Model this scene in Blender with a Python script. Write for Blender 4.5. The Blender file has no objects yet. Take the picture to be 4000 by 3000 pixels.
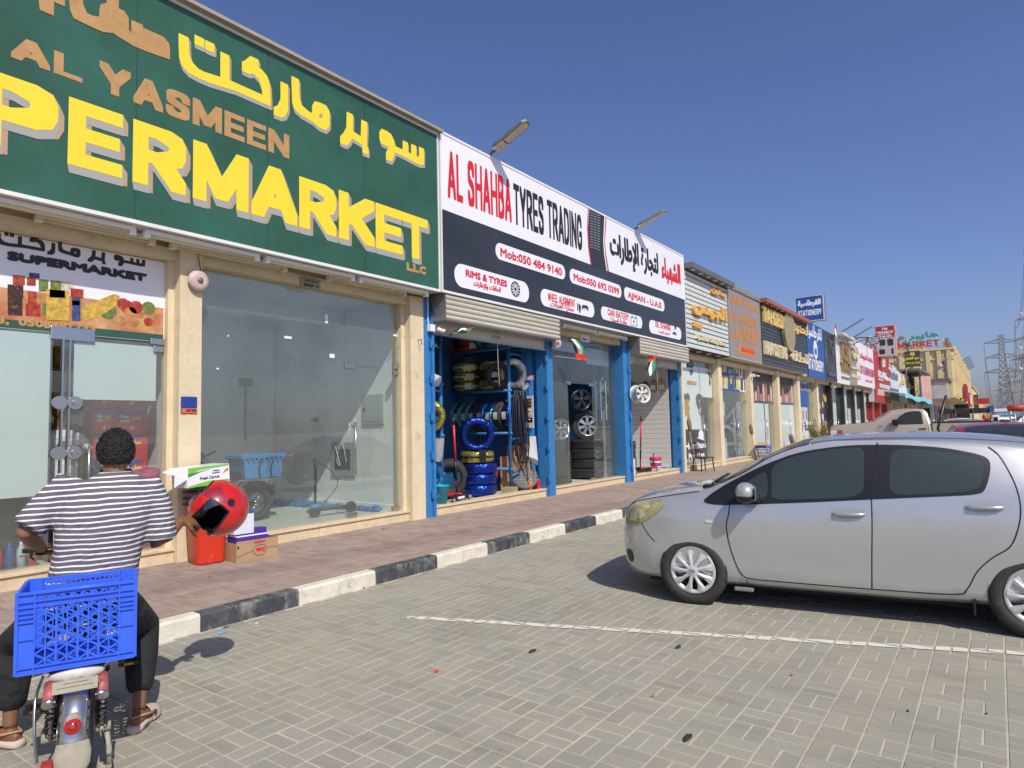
import bpy,bmesh,math,random
from mathutils import Vector,Matrix
from mathutils.geometry import delaunay_2d_cdt
from mathutils.bvhtree import BVHTree
random.seed(7)
SC=bpy.context.scene
COL=SC.collection
PI=math.pi

# ---------------------------------------------------------------- camera
CF,CA,CP,CR,CH=2560.16,.634813,.0674911,-.0231841,1.6   # focal (px of a 4000 px wide frame), yaw, pitch, roll, height
_fw=Vector((math.cos(CA)*math.cos(CP),math.sin(CA)*math.cos(CP),math.sin(CP)))
_rt=Vector((math.sin(CA),-math.cos(CA),0))
_up=_rt.cross(_fw)
RR=_rt*math.cos(CR) + _up*math.sin(CR)
UU=-_rt*math.sin(CR) + _up*math.cos(CR)
cam=bpy.data.cameras.new('camera')
cam.sensor_width=36.0
cam.lens=36.0*CF/4000.0
cam.clip_start=0.05
cam.clip_end=9000
camo=bpy.data.objects.new('camera',cam)
COL.objects.link(camo)
camo.matrix_world=Matrix(((RR.x,UU.x,-_fw.x,0),(RR.y,UU.y,-_fw.y,0),(RR.z,UU.z,-_fw.z,CH),(0,0,0,1)))
SC.camera=camo

# ---------------------------------------------------------------- sky, sun, exposure
LIGHT=Vector((.50,1.0,-1.157)).normalized()          # direction the sunlight travels
elev=math.asin(-LIGHT.z)
world=bpy.data.worlds.new('World')
SC.world=world
world.use_nodes=True
wn=world.node_tree
bg=wn.nodes['Background']
sky=wn.nodes.new('ShaderNodeTexSky')
sky.sky_type='NISHITA'
sky.sun_disc=False
sky.sun_elevation=elev
sky.sun_rotation=math.atan2(-LIGHT.x,-LIGHT.y)
sky.altitude=0
sky.air_density=1.0
sky.dust_density=1.5
sky.ozone_density=1.2
tint=wn.nodes.new('ShaderNodeMix');tint.data_type='RGBA';tint.blend_type='MULTIPLY'
tint.inputs['Factor'].default_value=1;tint.inputs['B'].default_value=(.98,1.03,1.44,1)      # deep blue of the dry air
wn.links.new(sky.outputs[0],tint.inputs['A']);wn.links.new(tint.outputs['Result'],bg.inputs[0])
bg.inputs[1].default_value=0.085
sun=bpy.data.lights.new('sun','SUN')
sun.energy=4.2
sun.angle=math.radians(.53)
sun.color=(1.0,.94,.81)
suno=bpy.data.objects.new('sun',sun)
COL.objects.link(suno)
suno.rotation_euler=LIGHT.to_track_quat('-Z','Y').to_euler()
suno.location=(0,0,30)
SC.view_settings.view_transform='Standard'
SC.view_settings.look='None'
SC.view_settings.gamma=1
SC.view_settings.exposure=0
SC.view_settings.use_curve_mapping=False
SC.render.engine='CYCLES'
SC.cycles.max_bounces=7
SC.cycles.transparent_max_bounces=16
SC.cycles.caustics_reflective=False
SC.cycles.caustics_refractive=False

# ---------------------------------------------------------------- surveying helpers (photo pixel -> point on a real plane)
def ray(x,y):
    return _fw*CF + RR*(x-2000) - UU*(y-1500)
def atY(x,y,Y):
    d=ray(x,y);t=Y/d.y
    return Vector((d.x*t,Y,CH+d.z*t))
def atX(x,y,X):
    d=ray(x,y);t=X/d.x
    return Vector((X,d.y*t,CH+d.z*t))
def gnd(x,y,z=0.0):
    d=ray(x,y);t=(z-CH)/d.z
    return Vector((d.x*t,d.y*t,z))
def crop(ox,oy,s):
    return lambda x,y:(ox+x/s,oy+y/s)

# ---------------------------------------------------------------- materials
MATS={}
def pm(name,col,rough=.5,metal=0.0,nscale=None,namt=.15,bump=0.0,bscale=None,coat=0.0,spec=.5,island=0.0,objrand=0.0,emit=None,coords='Object',detail=4.0,dirt=None,stretch=None,trans=0.0,alpha=None):
    """procedural material: base colour broken by noise, optional bump, per-piece variation and a second dirt colour"""
    if name in MATS:return MATS[name]
    m=bpy.data.materials.new(name);m.use_nodes=True
    nt=m.node_tree;b=nt.nodes['Principled BSDF']
    L=nt.links.new
    def N(t):return nt.nodes.new(t)
    c=(col[0],col[1],col[2],1)
    b.inputs['Base Color'].default_value=c
    b.inputs['Roughness'].default_value=rough
    b.inputs['Metallic'].default_value=metal
    b.inputs['Specular IOR Level'].default_value=spec
    b.inputs['Coat Weight'].default_value=coat
    b.inputs['Coat Roughness'].default_value=.04
    b.inputs['Transmission Weight'].default_value=trans
    if alpha is not None:b.inputs['Alpha'].default_value=alpha
    tc=None;vec=None
    if nscale or bump or dirt:
        g=N('ShaderNodeNewGeometry') if coords =='World' else N('ShaderNodeTexCoord')
        vec=g.outputs['Position'] if coords =='World' else g.outputs['Object']
        if stretch:
            mp=N('ShaderNodeMapping');mp.inputs['Scale'].default_value=stretch
            L(vec,mp.inputs['Vector']);vec=mp.outputs[0]
    last=None
    def mixc(a_sock,a_val,b_val,fac_sock,fac=None,blend='MIX'):
        mx=N('ShaderNodeMix');mx.data_type='RGBA';mx.blend_type=blend
        if a_sock:L(a_sock,mx.inputs['A'])
        else:mx.inputs['A'].default_value=a_val
        if isinstance(b_val,tuple):mx.inputs['B'].default_value=b_val
        else:L(b_val,mx.inputs['B'])
        if fac_sock:L(fac_sock,mx.inputs['Factor'])
        else:mx.inputs['Factor'].default_value=fac
        return mx.outputs['Result']
    if nscale:
        n=N('ShaderNodeTexNoise');n.inputs['Scale'].default_value=nscale;n.inputs['Detail'].default_value=detail
        n.inputs['Roughness'].default_value=.65
        L(vec,n.inputs['Vector'])
        mr=N('ShaderNodeMapRange');mr.inputs['From Min'].default_value=.3;mr.inputs['From Max'].default_value=.7
        mr.inputs['To Min'].default_value=1-namt;mr.inputs['To Max'].default_value=1+namt
        L(n.outputs['Fac'],mr.inputs['Value'])
        hs=N('ShaderNodeHueSaturation');hs.inputs['Color'].default_value=c
        L(mr.outputs[0],hs.inputs['Value']);last=hs.outputs[0]
    if island or objrand:
        src=N('ShaderNodeNewGeometry').outputs['Random Per Island'] if island else N('ShaderNodeObjectInfo').outputs['Random']
        a=island or objrand
        mr=N('ShaderNodeMapRange');mr.inputs['To Min'].default_value=1-a;mr.inputs['To Max'].default_value=1+a
        L(src,mr.inputs['Value'])
        hs=N('ShaderNodeHueSaturation')
        if last:L(last,hs.inputs['Color'])
        else:hs.inputs['Color'].default_value=c
        L(mr.outputs[0],hs.inputs['Value']);last=hs.outputs[0]
    if dirt:
        dc,dsc,lo,hi=dirt
        n=N('ShaderNodeTexNoise');n.inputs['Scale'].default_value=dsc;n.inputs['Detail'].default_value=6;n.inputs['Roughness'].default_value=.7
        L(vec,n.inputs['Vector'])
        mr=N('ShaderNodeMapRange');mr.inputs['From Min'].default_value=lo;mr.inputs['From Max'].default_value=hi
        L(n.outputs['Fac'],mr.inputs['Value'])
        last=mixc(last,c,(dc[0],dc[1],dc[2],1),mr.outputs[0])
    if last:L(last,b.inputs['Base Color'])
    if bump:
        n=N('ShaderNodeTexNoise');n.inputs['Scale'].default_value=bscale or 40;n.inputs['Detail'].default_value=3
        L(vec,n.inputs['Vector'])
        bp=N('ShaderNodeBump');bp.inputs['Strength'].default_value=min(1,bump);bp.inputs['Distance'].default_value=.01*max(1,bump)
        L(n.outputs['Fac'],bp.inputs['Height']);L(bp.outputs[0],b.inputs['Normal'])
    if emit:
        b.inputs['Emission Color'].default_value=(*emit[:3],1);b.inputs['Emission Strength'].default_value=emit[3]
    MATS[name]=m
    return m

def glassmat(name,tint=(.86,.93,.9),refl=.1,rough=0.0,dark=1.0,dust=0.0):
    """window glass: clear tinted pane with a fresnel mirror on top"""
    if name in MATS:return MATS[name]
    m=bpy.data.materials.new(name);m.use_nodes=True
    nt=m.node_tree;nt.nodes.clear();L=nt.links.new
    out=nt.nodes.new('ShaderNodeOutputMaterial')
    tr=nt.nodes.new('ShaderNodeBsdfTransparent');tr.inputs[0].default_value=(tint[0]*dark,tint[1]*dark,tint[2]*dark,1)
    gl=nt.nodes.new('ShaderNodeBsdfGlossy');gl.inputs['Roughness'].default_value=rough;gl.inputs[0].default_value=(.95,.97,1,1)
    lw=nt.nodes.new('ShaderNodeLayerWeight');pw=nt.nodes.new('ShaderNodeMath');pw.operation='POWER';pw.inputs[1].default_value=4.5
    L(lw.outputs['Facing'],pw.inputs[0]);fr=nt.nodes.new('ShaderNodeMath');fr.operation='MULTIPLY_ADD';fr.inputs[1].default_value=.9;fr.inputs[2].default_value=.02;L(pw.outputs[0],fr.inputs[0])
    ad=nt.nodes.new('ShaderNodeMath');ad.operation='ADD';ad.inputs[1].default_value=refl;ad.use_clamp=True
    mx=nt.nodes.new('ShaderNodeMixShader')
    src=tr.outputs[0]
    if dust:
        df=nt.nodes.new('ShaderNodeBsdfDiffuse');df.inputs[0].default_value=(.62,.66,.60,1);m2=nt.nodes.new('ShaderNodeMixShader');g=nt.nodes.new('ShaderNodeNewGeometry');n=nt.nodes.new('ShaderNodeTexNoise');n.inputs['Scale'].default_value=1.7;n.inputs['Detail'].default_value=7
        L(g.outputs['Position'],n.inputs['Vector']);r=nt.nodes.new('ShaderNodeMapRange');L(n.outputs['Fac'],r.inputs['Value']);r.inputs['From Min'].default_value=.3;r.inputs['From Max'].default_value=.75;r.inputs['To Min'].default_value=dust*.6;r.inputs['To Max'].default_value=dust*1.5
        L(r.outputs[0],m2.inputs[0]);L(src,m2.inputs[1]);L(df.outputs[0],m2.inputs[2]);src=m2.outputs[0]
    L(fr.outputs[0],ad.inputs[0]);L(ad.outputs[0],mx.inputs[0]);L(src,mx.inputs[1]);L(gl.outputs[0],mx.inputs[2]);L(mx.outputs[0],out.inputs[0])
    MATS[name]=m
    return m

# ---------------------------------------------------------------- mesh builder
class MB:
    def __init__(s):s.v=[];s.f=[];s.sm=[]
    def add(s,vs,fs,smooth=False):
        o=len(s.v);s.v += [tuple(v) for v in vs]
        s.f += [tuple(i+o for i in f) for f in fs];s.sm += [smooth]*len(fs);return s
    def quad(s,a,b,c,d):return s.add([a,b,c,d],[(0,1,2,3)])
    def box(s,x0,x1,y0,y1,z0,z1,M=None,bev=0.0):
        if bev <= 0:
            vs=[Vector((x,y,z)) for z in (z0,z1) for y in (y0,y1) for x in (x0,x1)]
            fs=[(0,2,3,1),(4,5,7,6),(0,1,5,4),(2,6,7,3),(0,4,6,2),(1,3,7,5)]
            if M:vs=[M @ v for v in vs]
            return s.add(vs,fs)
        bm=bmesh.new();bmesh.ops.create_cube(bm,size=1)
        for v in bm.verts:v.co=Vector((x0+(v.co.x+.5)*(x1-x0),y0+(v.co.y+.5)*(y1-y0),z0+(v.co.z+.5)*(z1-z0)))
        bmesh.ops.bevel(bm,geom=list(bm.edges),offset=bev,segments=2,affect='EDGES',profile=.5)
        return s.bm(bm,M,smooth=False)
    def bm(s,bm,M=None,smooth=False):
        bm.verts.index_update()
        s.add([(M @ v.co if M else v.co.copy()) for v in bm.verts],[[v.index for v in f.verts] for f in bm.faces],smooth);bm.free();return s
    def obb(s,c,ax,ay,az):
        """box from centre and three half-axis vectors"""
        c=Vector(c);ax,ay,az=Vector(ax),Vector(ay),Vector(az)
        M=Matrix(((ax.x,ay.x,az.x,c.x),(ax.y,ay.y,az.y,c.y),(ax.z,ay.z,az.z,c.z),(0,0,0,1)))
        return s.box(-1,1,-1,1,-1,1,M)
    def tube(s,pts,r,n=8,caps=True,closed=False,smooth=True,rs=None):
        pts=[Vector(p) for p in pts];m=len(pts);rings=[];up=None
        for i,p in enumerate(pts):
            if closed:t=pts[(i+1) % m]-pts[i-1]
            else:t=pts[min(i+1,m-1)]-pts[max(i-1,0)]
            t.normalize()
            if up is None:
                up=Vector((0,0,1)) if abs(t.z) < .9 else Vector((1,0,0))
            side=t.cross(up)
            if side.length < 1e-6:side=t.orthogonal()
            side.normalize();up=side.cross(t).normalized()
            rr=rs[i] if rs else r
            rings.append([p+(side*math.cos(a)+up*math.sin(a))*rr for a in [2*PI*k/n for k in range(n)]])
        vs=[v for rg in rings for v in rg];fs=[]
        for i in range(m if closed else m-1):
            j=(i+1) % m
            for k in range(n):
                fs.append((i*n+k,i*n+(k+1) % n,j*n+(k+1) % n,j*n+k))
        o=len(s.v);s.add(vs,fs,smooth)
        if caps and not closed:
            s.f.append(tuple(o+k for k in reversed(range(n))));s.f.append(tuple(o+(m-1)*n+k for k in range(n)));s.sm += [False,False]
        return s
    def cyl(s,p0,p1,r0,r1=None,n=16,smooth=True,caps=True):
        return s.tube([p0,p1],r0,n,caps,smooth=smooth,rs=[r0,r0 if r1 is None else r1])
    def lathe(s,prof,c=(0,0,0),axis=(0,0,1),n=24,smooth=True,closed=False):
        """prof: list of (radius, height along axis)"""
        ax=Vector(axis).normalized();a=ax.orthogonal().normalized();b=ax.cross(a);c=Vector(c)
        vs=[];m=len(prof)
        for r,h in prof:
            for k in range(n):
                t=2*PI*k/n;vs.append(c+ax*h+(a*math.cos(t)+b*math.sin(t))*r)
        fs=[]
        for i in range(m if closed else m-1):
            j=(i+1) % m
            for k in range(n):fs.append((i*n+k,i*n+(k+1) % n,j*n+(k+1) % n,j*n+k))
        return s.add(vs,fs,smooth)
    def prism(s,poly,o,u,v,w):
        """extrude a 2D polygon (u,v axes from origin o) along w"""
        o,u,v,w=Vector(o),Vector(u),Vector(v),Vector(w);n=len(poly)
        A=[o+u*p[0]+v*p[1] for p in poly];B=[p+w for p in A]
        fs=[tuple(range(n)),tuple(reversed(range(n,2*n)))]+[(i,i+n,(i+1) % n+n,(i+1) % n) for i in range(n)]
        return s.add(A+B,fs)
    def sheet(s,vs2,tris,o,u,v,w=None):
        """flat triangulated figure; with w it becomes a solid plate standing proud by w"""
        o,u,v=Vector(o),Vector(u),Vector(v)
        n=u.cross(v)
        A=[o+u*p[0]+v*p[1] for p in vs2]
        if w is None:return s.add(A,tris)
        w=Vector(w);flip=n.dot(w) < 0
        k=len(A);top=[tuple(reversed([i+k for i in t])) if flip else tuple(i+k for i in t) for t in tris]
        cnt={}
        for t in tris:
            for a,b in zip(t,t[1:]+t[:1]):cnt[(a,b)]=cnt.get((a,b),0)+1
        side=[((a,b,b+k,a+k) if not flip else (b,a,a+k,b+k)) for (a,b) in cnt if (b,a) not in cnt]
        return s.add(A+[p+w for p in A],top+side)
    def sphere(s,c,r,n=16,m=10,sc=(1,1,1)):
        c=Vector(c);vs=[c+Vector((0,0,r*sc[2]))]
        for i in range(1,m):
            for k in range(n):
                a=PI*i/m;t=2*PI*k/n
                vs.append(c+Vector((r*sc[0]*math.sin(a)*math.cos(t),r*sc[1]*math.sin(a)*math.sin(t),r*sc[2]*math.cos(a))))
        vs.append(c-Vector((0,0,r*sc[2])));fs=[]
        for k in range(n):fs.append((0,1+k,1+(k+1) % n))
        for i in range(m-2):
            for k in range(n):fs.append((1+i*n+k,1+(i+1)*n+k,1+(i+1)*n+(k+1) % n,1+i*n+(k+1) % n))
        e=len(vs)-1;o=1+(m-2)*n
        for k in range(n):fs.append((o+k,e,o+(k+1) % n))
        return s.add(vs,fs,True)
    def mesh(s,name,mat,mats=None):
        me=bpy.data.meshes.new(name);me.from_pydata(s.v,[],s.f)
        for m in (mats or [mat]):me.materials.append(m)
        me.polygons.foreach_set('use_smooth',s.sm);me.update();return me

LOC={}
def obj(name,mb,mat,parent=None,kind=None,label=None,mats=None):
    """link a mesh; vertices are world coordinates unless the parent was made local"""
    me=mb if isinstance(mb,bpy.types.Mesh) else mb.mesh(name,mat,mats)
    o=bpy.data.objects.new(name,me);COL.objects.link(o)
    if parent is not None:
        o.parent=parent
        if parent.name in LOC:o.matrix_parent_inverse=Matrix.Translation(-LOC[parent.name])
        elif parent.get('_w'):pass
    if kind:o['kind']=kind
    if label:o['label']=label
    return o
def tag(o,label=None,cat=None,group=None,kind=None):
    if label:o['label']=label
    if cat:o['category']=cat
    if group:o['group']=group
    if kind:o['kind']=kind
    return o
def thing(name,label,cat,loc=(0,0,0),group=None,local=False):
    o=bpy.data.objects.new(name,None);COL.objects.link(o);o.location=loc;o.empty_display_size=.1
    if not local:LOC[o.name]=Vector(loc)
    return tag(o,label,cat,group)
def dup(root,loc=None,rotz=None,label=None,group=None,M=None,matmap=None):
    """copy a thing with copies of its parts and sub-parts"""
    def cp(o,par):
        c=o.copy();COL.objects.link(c)
        if par is not None:c.parent=par;c.matrix_parent_inverse=o.matrix_parent_inverse
        for ch in [q for q in KIDS.get(o.name,[])]:cp(ch,c)
        return c
    KIDS={}
    for o in SC.objects:
        if o.parent:KIDS.setdefault(o.parent.name,[]).append(o)
    r=cp(root,None)
    if loc is not None:r.location=loc
    if rotz is not None:r.rotation_euler=(0,0,rotz)
    if M is not None:r.matrix_world=M
    if label:r['label']=label
    if group:r['group']=group
    return r

# ---------------------------------------------------------------- 2D unions, lettering
def union2(polys,eps=1e-6):
    """triangulated union of many simple polygons"""
    vs=[];fs=[]
    for p in polys:
        a=sum(p[i-1][0]*p[i][1]-p[i][0]*p[i-1][1] for i in range(len(p)))
        le=max(math.hypot(p[i][0]-p[i-1][0],p[i][1]-p[i-1][1]) for i in range(len(p)))
        if abs(a) < 1e-9 or abs(a) < le*4e-5:continue
        if a < 0:p=list(reversed(p))
        o=len(vs);vs += [Vector((q[0],q[1])) for q in p];fs.append(list(range(o,o+len(p))))
    if not fs:return [],[]
    r=delaunay_2d_cdt(vs,[],fs,0,eps)
    V=r[0]
    def inside(q,poly):
        c=False;j=len(poly)-1
        for i in range(len(poly)):
            a,b=vs[poly[i]],vs[poly[j]]
            if (a[1] > q[1]) != (b[1] > q[1]) and q[0] < (b[0]-a[0])*(q[1]-a[1])/(b[1]-a[1])+a[0]:c=not c
            j=i
        return c
    tr=[]
    for f,og in zip(r[2],r[5]):
        if not og:continue
        q=((V[f[0]][0]+V[f[1]][0]+V[f[2]][0])/3,(V[f[0]][1]+V[f[1]][1]+V[f[2]][1])/3)
        if any(inside(q,fs[k]) for k in og):tr.append(tuple(f))
    used=sorted({i for t in tr for i in t});mp={i:k for k,i in enumerate(used)}
    return [tuple(r[0][i]) for i in used],[tuple(mp[i] for i in t) for t in tr]
def brush(pts,w,h,closed=False):
    """sweep a w x h rectangle along a polyline: convex hulls per segment"""
    out=[];P=list(pts)+([pts[0]] if closed else [])
    for a,b in zip(P,P[1:]):
        C=[(p[0]+sx*w/2,p[1]+sy*h/2) for p in (a,b) for sx in (-1,1) for sy in (-1,1)]
        C=sorted(set(C));lo=[]
        for p in C:
            while len(lo) > 1 and (lo[-1][0]-lo[-2][0])*(p[1]-lo[-2][1])-(lo[-1][1]-lo[-2][1])*(p[0]-lo[-2][0]) <= 0:lo.pop()
            lo.append(p)
        hi=[]
        for p in reversed(C):
            while len(hi) > 1 and (hi[-1][0]-hi[-2][0])*(p[1]-hi[-2][1])-(hi[-1][1]-hi[-2][1])*(p[0]-hi[-2][0]) <= 0:hi.pop()
            hi.append(p)
        out.append(lo[:-1]+hi[:-1])
    return out
def spline(pts,n=4):
    """Catmull-Rom through points"""
    P=[pts[0]]+list(pts)+[pts[-1]];out=[]
    for i in range(1,len(P)-2):
        for k in range(n):
            t=k/n;a,b,c,d=P[i-1],P[i],P[i+1],P[i+2]
            out.append(tuple(.5*((2*b[j])+(-a[j]+c[j])*t+(2*a[j]-5*b[j]+4*c[j]-d[j])*t*t+(-a[j]+3*b[j]-3*c[j]+d[j])*t**3) for j in range(len(b))))
    out.append(tuple(pts[-1]));return out
JOIN1={'ا':'\uFE8D\uFE8E','أ':'\uFE83\uFE84','إ':'\uFE87\uFE88','د':'\uFEA9\uFEAA','ر':'\uFEAD\uFEAE','ز':'\uFEAF\uFEB0','و':'\uFEED\uFEEE','ة':'\uFE93\uFE94','ى':'\uFEEF\uFEF0','ء':'\uFE80\uFE80'}
JOIN2={'ب':0xFE8F,'ت':0xFE95,'ث':0xFE99,'ج':0xFE9D,'ح':0xFEA1,'خ':0xFEA5,'س':0xFEB1,'ش':0xFEB5,'ص':0xFEB9,'ض':0xFEBD,'ط':0xFEC1,'ع':0xFEC9,'غ':0xFECD,'ف':0xFED1,'ق':0xFED5,'ك':0xFED9,'ل':0xFEDD,'م':0xFEE1,'ن':0xFEE5,'ه':0xFEE9,'ي':0xFEF1}
def arabic(t):
    """joined presentation forms in visual order"""
    ws=[]
    for w in t.split(' '):
        w=w.replace('لإ','\1').replace('لا','\2');out=[];prev=False
        for i,ch in enumerate(w):
            nx=i+1 < len(w) and w[i+1] != 'ء' and (w[i+1] in JOIN1 or w[i+1] in JOIN2 or w[i+1] in '\1\2')
            if ch =='\1':out.append('\uFEFA' if prev else '\uFEF9');prev=False
            elif ch =='\2':out.append('\uFEFC' if prev else '\uFEFB');prev=False
            elif ch in JOIN1:out.append(JOIN1[ch][1 if prev else 0]);prev=False
            elif ch in JOIN2:out.append(chr(JOIN2[ch]+(3 if prev and nx else 1 if prev else 2 if nx else 0)));prev=nx
            else:out.append(ch);prev=False
        ws.append(''.join(reversed(out)))
    return ' '.join(reversed(ws))
def isar(t):return any('\u0600' <= c <= '\u06ff' for c in t)
GL={}
def glyphs(text):
    """outline mesh of a line of text at size 1 -> verts, tris"""
    if text in GL:return GL[text]
    c=bpy.data.curves.new('t','FONT');c.body=arabic(text) if isar(text) else text
    c.size=1;c.resolution_u=3
    o=bpy.data.objects.new('t',c);COL.objects.link(o)
    dg=bpy.context.evaluated_depsgraph_get();dg.update()
    me=o.evaluated_get(dg).to_mesh()
    vs=[(v.co.x,v.co.y) for v in me.vertices];fs=[tuple(p.vertices) for p in me.polygons]
    o.evaluated_get(dg).to_mesh_clear();bpy.data.objects.remove(o);bpy.data.curves.remove(c)
    GL[text]=(vs,fs);return GL[text]
HV={}
for _l in '''A 1 0,0 .5,1 1,0|.22,.28 .78,.28
B .9 0,0 0,1 .6,1 .88,.9 .88,.66 .6,.54 0,.54|.6,.54 .93,.42 1,.25 .9,.08 .6,0 0,0
C .95 1,.76 .85,.93 .5,1 .15,.87 0,.5 .15,.13 .5,0 .85,.07 1,.24
D .95 0,0 0,1 .55,1 .9,.85 1,.5 .9,.15 .55,0 0,0
E .85 1,0 0,0 0,1 1,1|0,.5 .92,.5
G 1 1,.76 .82,.94 .5,1 .15,.87 0,.5 .15,.13 .5,0 .85,.08 1,.22 1,.44 .6,.44
H .97 0,0 0,1|1,0 1,1|0,.5 1,.5
I .3 .5,0 .5,1
K .98 0,0 0,1|1,1 .05,.42|.3,.6 1,0
L .8 0,1 0,0 1,0
M 1.15 0,0 0,1 .5,.12 1,1 1,0
N 1 0,0 0,1 1,0 1,1
O 1 0,.5 .13,.87 .5,1 .87,.87 1,.5 .87,.13 .5,0 .13,.13 0,.5
P .85 0,0 0,1 .6,1 .9,.92 1,.73 .9,.54 .6,.45 0,.45
R .95 0,0 0,1 .6,1 .9,.92 1,.74 .9,.56 .6,.47 0,.47|.5,.47 1,0
S .88 1,.78 .85,.94 .5,1 .12,.92 .02,.74 .2,.57 .8,.44 .98,.26 .88,.07 .5,0 .15,.05 0,.22
T .9 0,1 1,1|.5,1 .5,0
U .95 0,1 0,.3 .12,.08 .5,0 .88,.08 1,.3 1,1
W 1.3 0,1 .25,0 .5,.85 .75,0 1,1
Y .98 0,1 .5,.42 1,1|.5,.42 .5,0'''.split('\n'):
    _a=_l.split(' ',2);HV[_a[0]]=(float(_a[1]),[[tuple(map(float,p.split(','))) for p in s.split()] for s in _a[2].split('|')])
def heavy(text,W,Hh,bold):
    """heavy grotesque capitals built from swept strokes"""
    adv=[.45 if c ==' ' else HV[c][0] for c in text];n=len(text);gap=.10
    u=W/(sum(adv)+gap*(n-1));tx=min(2*bold+.09*Hh,.30*u*.88);ty=min(2*bold+.07*Hh,.21*Hh);polys=[];x=0
    for c,a in zip(text,adv):
        if c != ' ':
            for s in HV[c][1]:
                polys += brush([(x+tx/2+p[0]*(a*u-tx),ty/2+p[1]*(Hh-ty)) for p in (s if len(s) < 6 or c in 'KMNHE' else spline(s,3) if c in 'COSGU' else s)],tx,ty)
        x += (a+gap)*u
    return union2(polys)
def lettering(text,W,Hh,bold=0.0,fit='cap'):
    """text scaled into a W x Hh box, thickened by bold (metres); returns verts, tris"""
    if bold > 0 and Hh > .13 and all(c ==' ' or c in HV for c in text):return heavy(text,W,Hh,bold)
    vs,fs=glyphs(text)
    if not vs:return [],[]
    x0=min(v[0] for v in vs);x1=max(v[0] for v in vs)
    if fit =='cap' and not isar(text):y0,y1=0,.70
    else:y0=min(v[1] for v in vs);y1=max(v[1] for v in vs)
    sx=(W-2*bold)/max(1e-6,x1-x0);sy=(Hh-2*bold)/max(1e-6,y1-y0)
    P=[((v[0]-x0)*sx+bold,(v[1]-y0)*sy+bold) for v in vs]
    if bold <= 0:return P,fs
    key={}
    def kx(i):return (round(P[i][0],5),round(P[i][1],5))
    cnt=set()
    for f in fs:
        for a,b in zip(f,f[1:]+f[:1]):cnt.add((kx(a),kx(b)))
    polys=[[P[i] for i in f] for f in fs]
    for (a,b) in cnt:
        if (b,a) in cnt:continue
        dx,dy=b[0]-a[0],b[1]-a[1];l=math.hypot(dx,dy)
        if l < 1e-6:continue
        dx,dy=dx/l*bold,dy/l*bold;e=.9 if l > bold*4.5 else .15
        polys.append([(a[0]-dx*e+dy,a[1]-dy*e-dx),(b[0]+dx*e+dy,b[1]+dy*e-dx),(b[0]+dx*e-dy,b[1]+dy*e+dx),(a[0]-dx*e-dy,a[1]-dy*e+dx)])
    return union2(polys)
def offset_shadow(vs,tris,d):
    """figure swept along d: the printed 'depth' of sign lettering"""
    polys=[[vs[i] for i in t] for t in tris]
    cnt=set()
    for t in tris:
        for a,b in zip(t,t[1:]+t[:1]):cnt.add((a,b))
    for a,b in cnt:
        if (b,a) in cnt:continue
        p,q=vs[a],vs[b]
        polys.append([p,q,(q[0]+d[0],q[1]+d[1]),(p[0]+d[0],p[1]+d[1])])
    polys += [[(vs[i][0]+d[0],vs[i][1]+d[1]) for i in t] for t in tris]
    return union2(polys)
def on_facade(name,text,p0,p1,pt,Y,mat,parent,bold=.0,depth=0.0,off=.004,fit='cap',label=None):
    """lettering on a wall facing -Y, placed by baseline start, baseline end and top (photo survey)"""
    A=atY(*p0,Y);B=atY(*p1,Y);T=atY(*pt,Y)
    W=B.x-A.x;Hh=T.z-A.z;z=(A.z+B.z)/2
    vs,tr=lettering(text,W,Hh,bold,fit)
    mb=MB()
    mb.sheet(vs,tr,(A.x,Y-off,z),(1,0,0),(0,0,1),(0,-depth,0) if depth else None)
    return obj(name,mb,mat,parent,label=label)
def text_at(name,text,o,u,v,W,Hh,mat,parent,bold=0.0,depth=0.0,fit='cap',label=None):
    vs,tr=lettering(text,W,Hh,bold,fit)
    u=Vector(u).normalized();v=Vector(v).normalized();n=u.cross(v)
    mb=MB();mb.sheet(vs,tr,o,u,v,n*depth if depth else None)
    return obj(name,mb,mat,parent,label=label)
def rrect(w,h,r,n=5):
    out=[]
    for cx,cy,a0 in ((w-r,h-r,0),(r,h-r,90),(r,r,180),(w-r,r,270)):
        for k in range(n+1):
            a=math.radians(a0+90*k/n);out.append((cx+r*math.cos(a),cy+r*math.sin(a)))
    return out
def ellipse(cx,cy,rx,ry,n=20,rot=0):
    c,s=math.cos(rot),math.sin(rot)
    return [(cx+rx*math.cos(2*PI*k/n)*c-ry*math.sin(2*PI*k/n)*s,cy+rx*math.cos(2*PI*k/n)*s+ry*math.sin(2*PI*k/n)*c) for k in range(n)]
def flat(name,polys,Y,mat,parent,off=.004,depth=0.0,label=None):
    """flat figure(s) [(X,Z)...] on a facade plane facing -Y"""
    vs,tr=union2(polys)
    mb=MB();mb.sheet(vs,tr,(0,Y-off,0),(1,0,0),(0,0,1),(0,-depth,0) if depth else None)
    return obj(name,mb,mat,parent,label=label)
def pxpoly(pts,Y,c=None):
    """photo outline surveyed onto the plane y = Y -> [(X,Z)]"""
    out=[]
    for p in pts:
        q=c(*p) if c else p
        a=atY(q[0],q[1],Y);out.append((a.x,a.z))
    return out

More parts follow.
